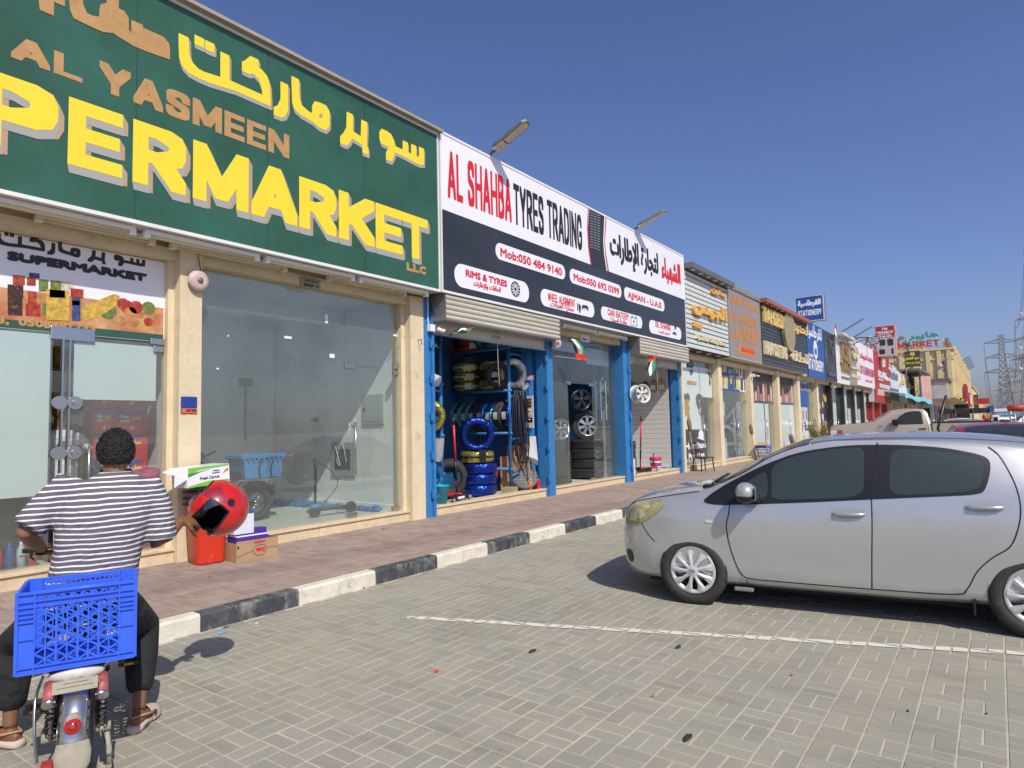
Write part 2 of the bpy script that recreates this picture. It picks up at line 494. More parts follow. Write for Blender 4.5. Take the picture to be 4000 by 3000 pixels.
# ================================================================ GROUND
CELL,GX,GY=.1975,3.24,.445
def basket(nt,cell,gx,gy,jw):
    """node math: basket-weave joint mask (1 in the joint) and a random value per brick"""
    L=nt.links.new
    def M(op,a,b=None,c=None):
        n=nt.nodes.new('ShaderNodeMath');n.operation=op
        for i,x in enumerate((a,b,c)):
            if x is None:continue
            if isinstance(x,(int,float)):n.inputs[i].default_value=x
            else:L(x,n.inputs[i])
        return n.outputs[0]
    g=nt.nodes.new('ShaderNodeNewGeometry');sp=nt.nodes.new('ShaderNodeSeparateXYZ');L(g.outputs['Position'],sp.inputs[0])
    X=M('DIVIDE',M('SUBTRACT',sp.outputs[0],gx),cell);Y=M('DIVIDE',M('SUBTRACT',sp.outputs[1],gy),cell)
    ix=M('FLOOR',X);iy=M('FLOOR',Y);fx=M('FRACT',X);fy=M('FRACT',Y)
    par=M('MODULO',M('ABSOLUTE',M('ADD',ix,iy)),2)
    par=M('GREATER_THAN',par,.5)
    s=M('ADD',M('MULTIPLY',par,fx),M('MULTIPLY',M('SUBTRACT',1,par),fy))     # coordinate across the seam
    half=M('GREATER_THAN',s,.5)
    j=jw/cell/2
    e=M('MINIMUM',M('MINIMUM',fx,M('SUBTRACT',1,fx)),M('MINIMUM',fy,M('SUBTRACT',1,fy)))
    e=M('MINIMUM',e,M('ABSOLUTE',M('SUBTRACT',s,.5)))
    mask=nt.nodes.new('ShaderNodeMapRange');L(e,mask.inputs['Value'])
    mask.inputs['From Min'].default_value=j*.7;mask.inputs['From Max'].default_value=j*1.5
    mask.inputs['To Min'].default_value=1;mask.inputs['To Max'].default_value=0
    cb=nt.nodes.new('ShaderNodeCombineXYZ');L(ix,cb.inputs[0]);L(iy,cb.inputs[1]);L(half,cb.inputs[2])
    wn_=nt.nodes.new('ShaderNodeTexWhiteNoise');L(cb.outputs[0],wn_.inputs[0])
    return mask.outputs[0],wn_.outputs['Value']
def paver_mat(name,c1,c2,sand,far=False,island=True,sandlo=.5,sandhi=.75):
    m=bpy.data.materials.new(name);m.use_nodes=True;nt=m.node_tree;L=nt.links.new
    b=nt.nodes['Principled BSDF'];b.inputs['Roughness'].default_value=.92;b.inputs['Specular IOR Level'].default_value=.15
    g=nt.nodes.new('ShaderNodeNewGeometry')
    def noise(sc,det=5,ro=.6,st=None):
        n=nt.nodes.new('ShaderNodeTexNoise');n.inputs['Scale'].default_value=sc;n.inputs['Detail'].default_value=det;n.inputs['Roughness'].default_value=ro
        v=g.outputs['Position']
        if st:
            mp=nt.nodes.new('ShaderNodeMapping');mp.inputs['Scale'].default_value=st;mp.inputs['Rotation'].default_value=(0,0,.35);L(v,mp.inputs[0]);v=mp.outputs[0]
        L(v,n.inputs['Vector']);return n.outputs['Fac']
    def rng(s,a,b_,c=0,d=1):
        r=nt.nodes.new('ShaderNodeMapRange');L(s,r.inputs['Value'])
        for k,v in zip(('From Min','From Max','To Min','To Max'),(a,b_,c,d)):r.inputs[k].default_value=v
        return r.outputs[0]
    def mix(f,A,B,bl='MIX'):
        x=nt.nodes.new('ShaderNodeMix');x.data_type='RGBA';x.blend_type=bl
        if isinstance(f,float):x.inputs['Factor'].default_value=f
        else:L(f,x.inputs['Factor'])
        for s,v in (('A',A),('B',B)):
            if isinstance(v,tuple):x.inputs[s].default_value=(*v,1)
            else:L(v,x.inputs[s])
        return x.outputs['Result']
    if far:joint,rnd=basket(nt,CELL,GX,GY,.009)
    else:rnd=g.outputs['Random Per Island'] if island else nt.nodes.new('ShaderNodeObjectInfo').outputs['Random']
    col=mix(rng(rnd,0,1),c1,c2)
    grain=noise(90,3,.8)
    hs=nt.nodes.new('ShaderNodeHueSaturation');L(col,hs.inputs['Color']);L(rng(grain,.3,.7,.86,1.14),hs.inputs['Value']);col=hs.outputs[0]
    sandf=rng(noise(1.1,8,.72),sandlo,sandhi,0,.85)
    col=mix(sandf,col,sand)
    st=rng(noise(5,6,.75,(1,.18,1)),.52,.72,0,.45)
    col=mix(st,col,tuple(x*.55 for x in c1))
    col=mix(rng(noise(.45,4,.6),.5,.72,0,.28),col,tuple(x*.62 for x in c1))
    spots=rng(noise(14,2,.5),.74,.80,0,.45)
    col=mix(spots,col,(.06,.055,.05))
    if far:col=mix(joint,col,tuple(x*1.0 for x in sand))
    L(col,b.inputs['Base Color'])
    bp=nt.nodes.new('ShaderNodeBump');bp.inputs['Strength'].default_value=.5;bp.inputs['Distance'].default_value=.004
    h=noise(160,3,.7)
    if far:
        s=nt.nodes.new('ShaderNodeMath');s.operation='SUBTRACT';L(h,s.inputs[0]);L(joint,s.inputs[1]);h=s.outputs[0]
    L(h,bp.inputs['Height']);L(bp.outputs[0],b.inputs['Normal'])
    return m
SAND=(.40,.34,.245)
G1,G2=(.295,.285,.24),(.34,.328,.275)
R1,R2=(.295,.22,.19),(.37,.29,.25)
m_pave_i=paver_mat('grey concrete paver single',G1,G2,SAND,island=False)
m_pave_s=paver_mat('grey concrete paver',G1,G2,SAND)
m_pave_f=paver_mat('grey paving far',G1,G2,SAND,far=True)
m_red_i=paver_mat('red paver single',R1,R2,SAND,island=False,sandlo=.5,sandhi=.9)
m_red_s=paver_mat('red paver',R1,R2,SAND,sandlo=.5,sandhi=.9)
m_red_f=paver_mat('red paving far',R1,R2,SAND,far=True,sandlo=.5,sandhi=.9)
m_joint=pm('joint sand',(.50,.455,.36),.95,nscale=3,namt=.15,coords='World',bump=.4,bscale=120,dirt=((.36,.33,.27),1.3,.5,.75))
m_desert=pm('desert sand',(.40,.31,.21),.95,nscale=.08,namt=.2,coords='World',bump=.3,bscale=2,dirt=((.25,.20,.14),.03,.5,.75))
NX0,NX1,NY0,NY1=1.0,12.13,-2.1,5.20
def snap(v,g):return g+round((v-g)/CELL)*CELL
NX0,NX1=snap(NX0,GX),snap(NX1,GX);NY0=snap(NY0,GY);NY1=snap(NY1,GY)
KY=5.33                                      # kerb face
def frame_sheet(x0,x1,y0,y1,hx0,hx1,hy0,hy1,z):
    mb=MB()
    for a,b,c,d in ((x0,hx0,y0,y1),(hx1,x1,y0,y1),(hx0,hx1,y0,hy0),(hx0,hx1,hy1,y1)):
        if b-a > 1e-4 and d-c > 1e-4:mb.quad((a,c,z),(b,c,z),(b,d,z),(a,d,z))
    return mb
# desert floor reaching the horizon
mb=MB();mb.quad((-6000,-6000,-.03),(6000,-6000,-.03),(6000,6000,-.03),(-6000,6000,-.03))
ground=obj('ground',mb,m_desert,kind='structure')
# car park: bedding sand, real pavers near, textured paving further off
mb=MB();mb.quad((-60,-30,-.0035),(420,-30,-.0035),(420,KY+.2,-.0035),(-60,KY+.2,-.0035))
mb.add(frame_sheet(-60,420,-30,KY+.06,NX0,NX1,NY0,KY+.055,0).v,frame_sheet(-60,420,-30,KY+.06,NX0,NX1,NY0,KY+.055,0).f)
road=obj('road',mb,None,kind='structure',mats=[m_joint,m_pave_f])
for i,p in enumerate(road.data.polygons):p.material_index=0 if i ==0 else 1
def brick_mesh(name,mat,L_=CELL-.006,W_=CELL/2-.006,h=.0):
    b=.0035;mb=MB();x,y=L_/2,W_/2
    vs=[(-x,-y,-.02),(x,-y,-.02),(x,y,-.02),(-x,y,-.02),(-x,-y,-b*.8),(x,-y,-b*.8),(x,y,-b*.8),(-x,y,-b*.8),(-x+b,-y+b,0),(x-b,-y+b,0),(x-b,y-b,0),(-x+b,y-b,0)]
    fs=[(8,9,10,11)]+[(i,(i+1) % 4,(i+1) % 4+4,i+4) for i in range(4)]+[(i+4,(i+1) % 4+4,(i+1) % 4+8,i+8) for i in range(4)]
    mb.add(vs,fs);return mb.mesh(name,mat)
def lay(parent,x0,x1,y0,y1,z,m_one,m_many,jitter=.0022,edge=None):
    me=brick_mesh('paver',m_one)
    bricks=[]
    nx=int(round((x1-x0)/CELL));ny=int(math.ceil((y1-y0)/CELL-.01))
    for i in range(nx):
        for j in range(ny):
            cx=x0+(i+.5)*CELL;cy=y0+(j+.5)*CELL
            gi=math.floor((cx-GX)/CELL+1e-4);gj=math.floor((cy-GY)/CELL+1e-4)
            alongx=(gi+gj) % 2 ==0
            for s in (-1,1):
                if alongx:px,py,rot=cx,cy+s*CELL/4,0
                else:px,py,rot=cx+s*CELL/4,cy,PI/2
                if edge and py > edge-.02:continue
                bricks.append((px,py,rot))
    def score(b):
        P=Vector((b[0],b[1],z-CH));w=P.dot(_fw)
        if w < .1:return 1e9
        X=2000+CF*P.dot(RR)/w;Yp=1500-CF*P.dot(UU)/w
        return P.length+(0 if 0 < X < 4000 and 0 < Yp < 3000 else 1e6)
    bricks.sort(key=score)
    mb=MB()
    base=[v.co.copy() for v in me.vertices];fcs=[tuple(p.vertices) for p in me.polygons]
    for k,(px,py,rot) in enumerate(bricks):
        M=Matrix.Translation((px,py,z+random.uniform(-jitter,jitter*.3))) @ Matrix.Rotation(rot+random.uniform(-.006,.006),4,'Z') @ Matrix.Rotation(random.uniform(-.012,.012),4,'X') @ Matrix.Rotation(random.uniform(-.007,.007),4,'Y')
        if k < 298:
            o=bpy.data.objects.new('paver',me);COL.objects.link(o);o.parent=parent;o.matrix_local=M
        else:mb.add([M @ v for v in base],fcs)
    obj('paving',mb,m_many,parent,kind='stuff')
lay(road,NX0,NX1,NY0,KY+.055,0,m_pave_i,m_pave_s,edge=KY-.0)

# pavement
PZ=.14;WALLY=7.86
mb=MB();mb.quad((-40,KY+.12,PZ-.004),(300,KY+.12,PZ-.004),(300,8.0,PZ-.004),(-40,8.0,PZ-.004))
fr=frame_sheet(-40,300,KY+.125,8.0,NX0,NX1+1.975,KY+.12,8.0,PZ);mb.add(fr.v,fr.f)
pavement=obj('pavement',mb,None,kind='structure',mats=[m_joint,m_red_f])
for i,p in enumerate(pavement.data.polygons):p.material_index=0 if i ==0 else 1
lay(pavement,NX0,NX1+1.975,snap(KY+.24,GY),7.95,PZ,m_red_i,m_red_s,jitter=.0016)
# filler strip of cut bricks along the kerb
mb=MB();mb.box(NX0,NX1+1.97,KY+.135,snap(KY+.24,GY)-.006,PZ-.02,PZ-.002)
obj('cut_edge',mb,m_red_s,pavement)

# kerb stones, painted black and white by turns
m_kw=pm('kerb white paint',(.66,.62,.52),.8,nscale=7,namt=.12,bump=.6,bscale=25,dirt=((.36,.33,.27),6,.56,.72),coords='World')
m_kb=pm('kerb black paint',(.055,.06,.07),.7,nscale=6,namt=.5,bump=.6,bscale=25,dirt=((.30,.29,.26),7,.5,.72),coords='World',stretch=(1,1,.6))
kerb=obj('kerb',(lambda mb:mb.box(-40,300,KY+.02,KY+.125,-.1,.02))(MB()),m_joint,kind='structure')
def kstone(x0,x1,mat,stuff=None):
    mb=MB() if stuff is None else stuff;t=.13;b=.022;h=.146
    prof=[(0,-.1),(0,h-b),(b*.35,h-b*.35),(b,h),(t-.004,h),(t-.004,-.1)]
    n=len(prof);A=[(x0+.003,KY+p[0],p[1]) for p in prof];B=[(x1-.003,KY+p[0],p[1]) for p in prof]
    mb.add(A+B,[tuple(range(n)),tuple(reversed(range(n,2*n)))]+[(i,i+n,(i+1) % n+n,(i+1) % n) for i in range(n)])
    if stuff is None:return obj('kerbstone',mb,mat,kerb)
for n_ in range(-16,60):
    a=2.87+.94*n_
    for h in (0,1):
        kstone(a+h*.47,a+(h+1)*.47,m_kb if n_ % 2 ==0 else m_kw)
far_w,far_b=MB(),MB()
for n_ in range(60,300):
    kstone(2.87+.94*n_,2.87+.94*(n_+1),None,far_b if n_ % 2 ==0 else far_w)
obj('kerbstones',far_w,m_kw,kerb,kind='stuff');obj('kerbstones',far_b,m_kb,kerb,kind='stuff')

# worn parking lines (paint sheets just above the bricks)
def worn(name,col,lo,hi,sc=9):
    m=bpy.data.materials.new(name);m.use_nodes=True;nt=m.node_tree;L=nt.links.new
    b=nt.nodes['Principled BSDF'];b.inputs['Base Color'].default_value=(*col,1);b.inputs['Roughness'].default_value=.85
    g=nt.nodes.new('ShaderNodeNewGeometry');n=nt.nodes.new('ShaderNodeTexNoise');n.inputs['Scale'].default_value=sc;n.inputs['Detail'].default_value=8;n.inputs['Roughness'].default_value=.75
    L(g.outputs['Position'],n.inputs['Vector']);r=nt.nodes.new('ShaderNodeMapRange');L(n.outputs['Fac'],r.inputs['Value'])
    r.inputs['From Min'].default_value=lo;r.inputs['From Max'].default_value=hi
    j,_=basket(nt,CELL,GX,GY,.012)
    s=nt.nodes.new('ShaderNodeMath');s.operation='SUBTRACT';s.use_clamp=True;L(r.outputs[0],s.inputs[0]);L(j,s.inputs[1])
    L(s.outputs[0],b.inputs['Alpha']);return m
m_line=worn('worn white line paint',(.66,.64,.57),.30,.46)
m_line2=worn('faint white line paint',(.56,.53,.45),.5,.64)
def line_on_road(pa,pb,w,mat,name='parking_line'):
    a=Vector(pa);b=Vector(pb);d=(b-a).normalized();n=Vector((-d.y,d.x,0))*w/2;mb=MB();z=Vector((0,0,.004))
    k=14
    for i in range(k):
        p=a.lerp(b,i/k);q=a.lerp(b,(i+1)/k);mb.quad(p-n+z,q-n+z,q+n+z,p+n+z)
    return obj(name,mb,mat,road)
k2=4000/2212
line_on_road(gnd(880*k2,1334*k2),gnd(2230*k2,1413*k2),.085,m_line)
line_on_road(gnd(700*k2,1326*k2),gnd(900*k2,1336*k2),.05,m_line2)
line_on_road(gnd(1050*k2,1192*k2),gnd(1330*k2,1206*k2),.05,m_line2)
line_on_road(gnd(1170*k2,1165*k2),gnd(1340*k2,1172*k2),.05,m_line2)
line_on_road(gnd(1500*k2,1318*k2),gnd(1750*k2,1338*k2),.045,m_line2)

# ================================================================ SHOP ROW
m_stucco=pm('cream stucco',(.78,.66,.45),.9,nscale=2.2,namt=.08,coords='World',dirt=((.42,.32,.20),2.6,.58,.8))
def worm_stucco(m):
    """curly relief of the sprayed render"""
    nt=m.node_tree;L=nt.links.new;b=nt.nodes['Principled BSDF']
    g=nt.nodes.new('ShaderNodeNewGeometry')
    n1=nt.nodes.new('ShaderNodeTexNoise');n1.inputs['Scale'].default_value=22;n1.inputs['Detail'].default_value=1.5;n1.inputs['Distortion'].default_value=1.2
    L(g.outputs['Position'],n1.inputs['Vector'])
    w=nt.nodes.new('ShaderNodeMath');w.operation='PINGPONG';w.inputs[1].default_value=.045;L(n1.outputs['Fac'],w.inputs[0])
    bp=nt.nodes.new('ShaderNodeBump');bp.inputs['Strength'].default_value=.5;bp.inputs['Distance'].default_value=.20
    L(w.outputs[0],bp.inputs['Height']);L(bp.outputs[0],b.inputs['Normal'])
worm_stucco(m_stucco)
m_cream=pm('cream wall paint',(.60,.47,.31),.85,nscale=1.5,namt=.07,coords='World',bump=.3,bscale=60,dirt=((.40,.30,.19),1.8,.6,.8))
m_marble=pm('cream limestone sill',(.66,.53,.35),.55,nscale=6,namt=.12,coords='World',dirt=((.45,.31,.15),9,.57,.75),bump=.1,bscale=50)
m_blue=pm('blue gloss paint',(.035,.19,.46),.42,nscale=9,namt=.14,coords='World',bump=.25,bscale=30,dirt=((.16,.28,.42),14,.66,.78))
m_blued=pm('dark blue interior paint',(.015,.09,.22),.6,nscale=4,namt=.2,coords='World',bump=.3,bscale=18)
m_white=pm('white wall paint',(.78,.80,.78),.75,nscale=1.2,namt=.05,coords='World',dirt=((.5,.51,.49),1.1,.55,.8))
m_offw=pm('white aluminium',(.72,.72,.70),.45,nscale=5,namt=.05,coords='World',dirt=((.52,.48,.40),4,.62,.8))
m_floor=pm('pale floor tiles',(.58,.61,.58),.35,nscale=2,namt=.06,coords='World')
m_steel=pm('brushed steel',(.55,.56,.57),.28,metal=1.0,nscale=30,namt=.08)
m_galv=pm('galvanised sheet',(.42,.42,.40),.38,metal=.8,nscale=4,namt=.15,coords='World',dirt=((.30,.27,.22),5,.58,.8))
m_shut=pm('worn shutter aluminium',(.64,.61,.52),.4,metal=.25,nscale=3,namt=.12,coords='World',dirt=((.48,.42,.32),6,.55,.8),stretch=(.3,1,3))
m_dark=pm('dark void',(.012,.013,.016),.8)
m_black=pm('black rubber plastic',(.02,.02,.022),.45,nscale=12,namt=.2)
m_roof=pm('roof felt',(.35,.33,.30),.9,nscale=2,namt=.1,coords='World')
m_glass=glassmat('shop window glass',(.94,.97,.955),.05,dust=.05)
m_glass_d=glassmat('tinted shop glass',(.84,.88,.87),.05,dust=.03)
m_film=pm('frosted mint film',(.60,.69,.66),.35,nscale=1.3,namt=.04,coords='World',coat=.6)
m_film2=pm('white frosted film',(.66,.73,.72),.3,nscale=1,namt=.03,coords='World',coat=.7)
GYP=7.95                                  # glass plane
building=thing('shop_building','long single storey cream row of small shops behind the red brick pavement','building',(4,9,PZ))
def part(name,mb,mat,parent=None,**k):return obj(name,mb,mat,parent or building,**k)
# shell
part('roof',MB().box(-12,97,7.9,19.5,6.15,6.3),m_roof)
part('wall',MB().box(-12,97,19.3,19.5,0,6.15),m_cream)
part('wall',MB().box(-12.2,-12,7.9,19.5,0,6.15),m_cream)
part('wall',MB().box(97,97.2,7.9,19.5,0,6.3),m_cream)
part('wall',MB().box(-12,97,7.88,8.06,3.80,6.15),m_cream)
part('lintel',MB().box(-12,97,7.80,8.04,3.70,3.84),m_stucco)
part('ceiling',MB().box(-12,97,8.06,16,3.82,3.9),m_white)
part('back_wall',MB().box(-12,97,14.0,14.15,PZ,3.84),m_white)
part('back_wall',MB().box(4.06,7.69,11.6,11.7,.2,3.84),m_white)  # added nearer back wall, makes the empty unit shallower and brighter inside
part('floor',MB().box(-12,97,8.0,14.0,.1,.27),m_floor)
PILL=[(-4.3,-4.0,'s'),(-.15,.12,'s'),(3.87,4.14,'s'),(7.68,7.99,'s'),(19.28,19.42,'s'),(22.62,22.98,'s'),(26.3,26.66,'s'),(30.3,30.68,'s'),(34.0,34.4,'s'),(38.2,38.6,'s'),
        (42.0,42.3,'k'),(45.8,46.1,'k'),(49.6,49.9,'k'),(53.4,53.8,'k'),(57.4,57.8,'r'),(61.5,61.9,'r'),(66,66.4,'r'),(70,70.4,'s'),(74.2,74.6,'s'),(78.6,79,'s'),(83,83.5,'s'),(88,88.5,'s'),(93,93.5,'s')]
m_redp=pm('red shopfront paint',(.42,.03,.03),.5,nscale=3,namt=.1,coords='World')
m_blackp=pm('black cladding',(.03,.03,.032),.4,nscale=3,namt=.2,coords='World')
for a,b,k in PILL:
    part('pillar',MB().box(a,b,7.72,8.1,PZ-.02,3.84),{'s':m_stucco,'k':m_blackp,'r':m_redp}[k])
def bluecol(a,b,y0=7.74):
    mb=MB().box(a,b,y0,8.1,PZ-.02,3.84);return part('pillar',mb,m_blue)
bluecol(8.0,8.17);bluecol(11.80,12.02);bluecol(15.40,15.66);bluecol(19.08,19.27,7.76)
for x,y0 in ((8.2,7.70),(11.76,7.70),(15.70,7.70),(19.05,7.72)):       # shutter guide rails with lugs
    mb=MB().box(x-.03,x+.03,y0,7.98,PZ,3.62)
    part('guide_rail',mb,m_blue)
    for z in (.45,1.1,1.75,2.4,3.0):
        mb=MB().box(x-.075,x-.03,y0-.02,y0+.02,z,z+.14,bev=.004);mb.tube([(x-.05,y0-.02,z+.05),(x-.05,y0-.06,z+.03),(x+.03,y0-.06,z+.03),(x+.03,y0-.03,z+.08)],.007,6)
        part('hasp',mb,m_blue)
# sills (a ledge with a thin slab on top), one per shop front
def sill(a,b,h=.27,y=7.80):
    n=max(1,int((b-a)/1.25));w=(b-a)/n
    for i in range(n):
        g=.003
        part('sill_stone',MB().box(a+i*w+g,a+(i+1)*w-g,y,8.05,PZ-.02,h,bev=.004),m_marble)
        part('sill_slab',MB().box(a+i*w+g,a+(i+1)*w-g,y-.025,8.05,h+.001,h+.035,bev=.005),m_marble)
sill(.12,3.87);sill(4.14,7.68);sill(8.25,11.74);sill(12.02,15.40);sill(15.74,19.03,.25);sill(19.42,22.62);sill(22.98,26.3);sill(26.66,30.3);sill(30.68,34.0);sill(34.4,38.2)
for a,b in ((38.6,42),(42.3,45.8),(46.1,49.6),(49.9,53.4),(53.8,57.4)):sill(a,b)
# dividing walls
for x,mat in ((4.0,m_white),(7.75,m_white),(19.2,m_white),(22.8,m_white),(26.45,m_white),(30.5,m_white),(34.2,m_white),(38.4,m_white),(57.6,m_white),(66.2,m_white),(74.4,m_white),(83.2,m_white)):
    part('party_wall',MB().box(x-.06,x+.06,8.02,14.0,.2,3.84),mat)
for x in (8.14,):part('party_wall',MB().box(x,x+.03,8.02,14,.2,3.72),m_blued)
# tyre shop: blue partition (X=11.72, faces the camera), slat wall etc.
part('party_wall',MB().box(11.60,11.76,8.08,9.6,.2,3.72),m_blue)
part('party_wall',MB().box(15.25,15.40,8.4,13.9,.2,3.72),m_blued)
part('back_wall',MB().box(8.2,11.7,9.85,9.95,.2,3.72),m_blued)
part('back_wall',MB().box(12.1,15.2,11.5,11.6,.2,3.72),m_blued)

# ---- window glazing
def pane(a,b,z0,z1,mat=None,y=GYP,name='window_pane',parent=None):
    return part(name,MB().box(a+.003,b-.003,y,y+.010,z0,z1),mat or m_glass,parent)
ZG0,ZG1,ZD=.305,3.70,2.62
def fitting(x,z,w=.16,h=.055):
    return part('patch_fitting',MB().box(x-w/2,x+w/2,GYP-.02,GYP+.03,z-h/2,z+h/2,bev=.006),m_steel)
def pull(x,z0,z1,parent):
    mb=MB().tube([(x,GYP-.055,z0),(x,GYP-.055,z1)],.015,12)
    for z in (z0+.08,z1-.08):mb.tube([(x,GYP-.055,z),(x,GYP,z)],.008,8)
    return obj('handle',mb,m_steel,parent)
# shop 5 (empty unit)
pane(4.14,5.30,ZG0,ZG1);pane(5.30,6.53,ZG0,ZG1);pane(6.53,7.60,ZD,ZG1)
d5=pane(6.53,7.60,ZG0,ZD-.01,name='door');pull(6.66,.95,1.75,d5)
part('frame',MB().box(7.60,7.68,7.86,8.0,ZG0,ZG1),m_stucco)
fitting(6.60,ZD-.0,.2,.09);fitting(7.56,ZD+.04,.12,.07);fitting(7.56,ZD-.06,.12,.07);fitting(6.63,ZG0+.04,.18,.07);fitting(7.52,ZG0+.04,.14,.07)
m_tape=pm('paper scraps on glass',(.82,.84,.80),.7)
for q,w,h in (((1275,1245),.05,.13),((1125,1318),.12,.035),((1297,1390),.09,.06),((1545,1310),.10,.03),((850,1440),.03,.02),((892,1312),.02,.02)):
    p=atY(q[0],q[1],GYP-.004);part('paper_scrap',MB().box(p.x-w/2,p.x+w/2,GYP-.005,GYP-.003,p.z-h/2,p.z+h/2),m_tape)
m_plate=pm('engraved plate',(.36,.32,.25),.5,metal=.4)
m_ink=pm('black print',(.02,.02,.022),.5)
pl=thing('shop_number_plate','small metal plate reading SHOP - 5 above the empty shop window','sign',(5.7,7.9,3.5))
obj('plate',MB().box(5.60,5.92,7.765,7.795,3.66,3.80,bev=.01),m_plate,pl)
text_at('lettering','SHOP - 5',(5.635,7.761,3.675),(1,0,0),(0,0,1),.25,.045,m_ink,pl,.003)
text_at('lettering','محل رقم',(5.66,7.761,3.74),(1,0,0),(0,0,1),.20,.045,m_ink,pl,.002)
# shop A (supermarket)
pane(.12,2.66,ZG0,ZG1);pane(2.66,3.82,2.72,ZG1)
dA=pane(2.73,3.80,ZG0,2.70,name='door')
# opened leaf edge and twin handles
for x in (2.735,2.80):part('door_edge',MB().box(x,x+.018,GYP-.03,GYP+.02,ZG0,2.70),m_steel)
pull(3.0,.95,1.52,dA)
part('frame',MB().box(3.80,3.87,7.86,8.0,ZG0,ZG1),m_stucco)
fitting(2.84,2.72,.42,.14);fitting(3.76,2.72,.24,.07);fitting(3.78,2.63,.2,.07);fitting(3.66,.36,.34,.12)
for z in (1.98,1.45):
    mb=MB().cyl((2.72,GYP-.05,z),(2.72,GYP+.02,z),.07,n=20).cyl((2.86,GYP-.05,z),(2.86,GYP+.02,z),.07,n=20)
    mb.cyl((2.86,GYP-.07,z),(2.86,GYP-.05,z),.028,n=12);part('lock',mb,m_steel)
part('frosted_film',MB().box(.12,2.64,GYP+.0115,GYP+.0135,1.02,2.70),m_film2)
part('frosted_film',MB().box(2.86,3.72,GYP+.0115,GYP+.0135,2.02,2.66),m_film2)
part('frosted_film',MB().box(.12,2.0,GYP+.0115,GYP+.0135,.62,1.0),m_film2)
part('sticker',MB().box(.12,1.95,GYP+.009+.003,GYP+.0135,.47,.61),pm('pale blue sticker',(.12,.42,.75),.5))
# tyre shop middle glazing (dark) and the barber / laundry / hair salon fronts
pane(12.03,12.95,ZG0,ZG1,m_glass_d);pane(12.95,14.1,ZD,ZG1,m_glass_d);pane(14.1,15.38,ZG0,ZG1,m_glass_d)
d3=pane(12.1,12.93,ZG0,ZD,m_glass_d,y=GYP-.03,name='door');pull(12.85,.95,1.75,d3)
fitting(12.98,ZD,.22,.08);fitting(14.05,ZD,.22,.08);fitting(14.0,ZG0+.03,.2,.07)
def front(a,b,xd,zdoor=2.45,matl=None,matd=None):
    pane(a,xd,ZG0,ZG1,matl);pane(xd,b,zdoor,ZG1,matl)
    d=pane(xd,b,ZG0,zdoor-.01,matd or m_glass,name='door');pull(xd+.15,.9,1.7,d);fitting(xd+.07,zdoor,.2,.09);fitting(b-.06,zdoor,.14,.08)
    return d
front(19.42,22.62,21.4);front(22.98,26.3,25.0);front(26.66,30.3,28.9);front(30.68,34.0,32.8);front(34.4,38.2,36.9)
front(38.6,42.0,41.0);front(42.3,45.8,44.6);front(46.1,49.6,48.2);front(49.9,53.4,52.1);front(53.8,57.4,56)
def film(a,b,z0,z1,mat=None,name='frosted_film',off=.003):return part(name,MB().box(a,b,GYP-.002-off,GYP-.001,z0,z1),mat or m_film)
film(19.45,21.38,1.02,3.5);film(21.42,22.55,2.5,3.5)
film(26.7,28.8,.35,2.4);film(28.95,29.5,.35,2.4);film(30.75,33.9,.35,2.4)
film(42.4,44.5,.4,2.7);film(46.2,48.1,.4,3.3);film(48.3,49.5,.4,2.4);film(50,52,.4,3.4);film(52.2,53.3,.4,2.4);film(53.9,56,.4,3.4)

# ================================================================ SHOP SIGNS
SY=7.39
m_green=pm('dark green acrylic',(.030,.098,.058),.28,nscale=.9,namt=.18,coords='World',coat=.2,dirt=((.035,.13,.09),.8,.45,.7))
m_yel=pm('yellow vinyl',(.84,.66,.035),.45,nscale=3,namt=.03,coords='World')
m_gold=pm('faded gold vinyl',(.46,.26,.10),.6,nscale=9,namt=.12,coords='World',dirt=((.40,.20,.07),14,.55,.75))
m_shb=pm('brown printed depth',(.45,.30,.18),.5)
m_shg=pm('grey printed depth',(.36,.35,.34),.5)
m_trim=pm('white sign trim',(.74,.74,.72),.5,nscale=4,namt=.06,coords='World',dirt=((.5,.45,.36),5,.62,.8))
m_soffit=pm('white soffit panel',(.66,.66,.64),.6,nscale=2,namt=.06,coords='World')
m_red=pm('red vinyl',(.62,.018,.035),.45)
m_wsign=pm('white sign vinyl',(.80,.80,.84),.35,nscale=1.2,namt=.02,coords='World',coat=.2)
m_bsign=pm('charcoal sign vinyl',(.028,.031,.036),.32,nscale=.7,namt=.3,coords='World',coat=.3)
def sign_box(t,x0,x1,z0,z1,mat,y=SY,depth=.40,trim=m_trim,sof=True):
    obj('panel',MB().box(x0+.03,x1-.03,y,y+.05,z0+.03,z1-.03),mat,t)
    mb=MB().box(x0,x1,y-.012,y+.06,z0-.01,z0+.03).box(x0,x1,y-.012,y+.06,z1-.03,z1+.01).box(x0,x0+.03,y-.012,y+.06,z0+.03,z1-.03).box(x1-.03,x1,y-.012,y+.06,z0+.03,z1-.03)
    obj('frame',mb,trim,t)
    obj('casing',MB().box(x0+.01,x1-.01,y+.062,7.87,z0+.012,z1-.05),m_soffit if sof else mat,t)
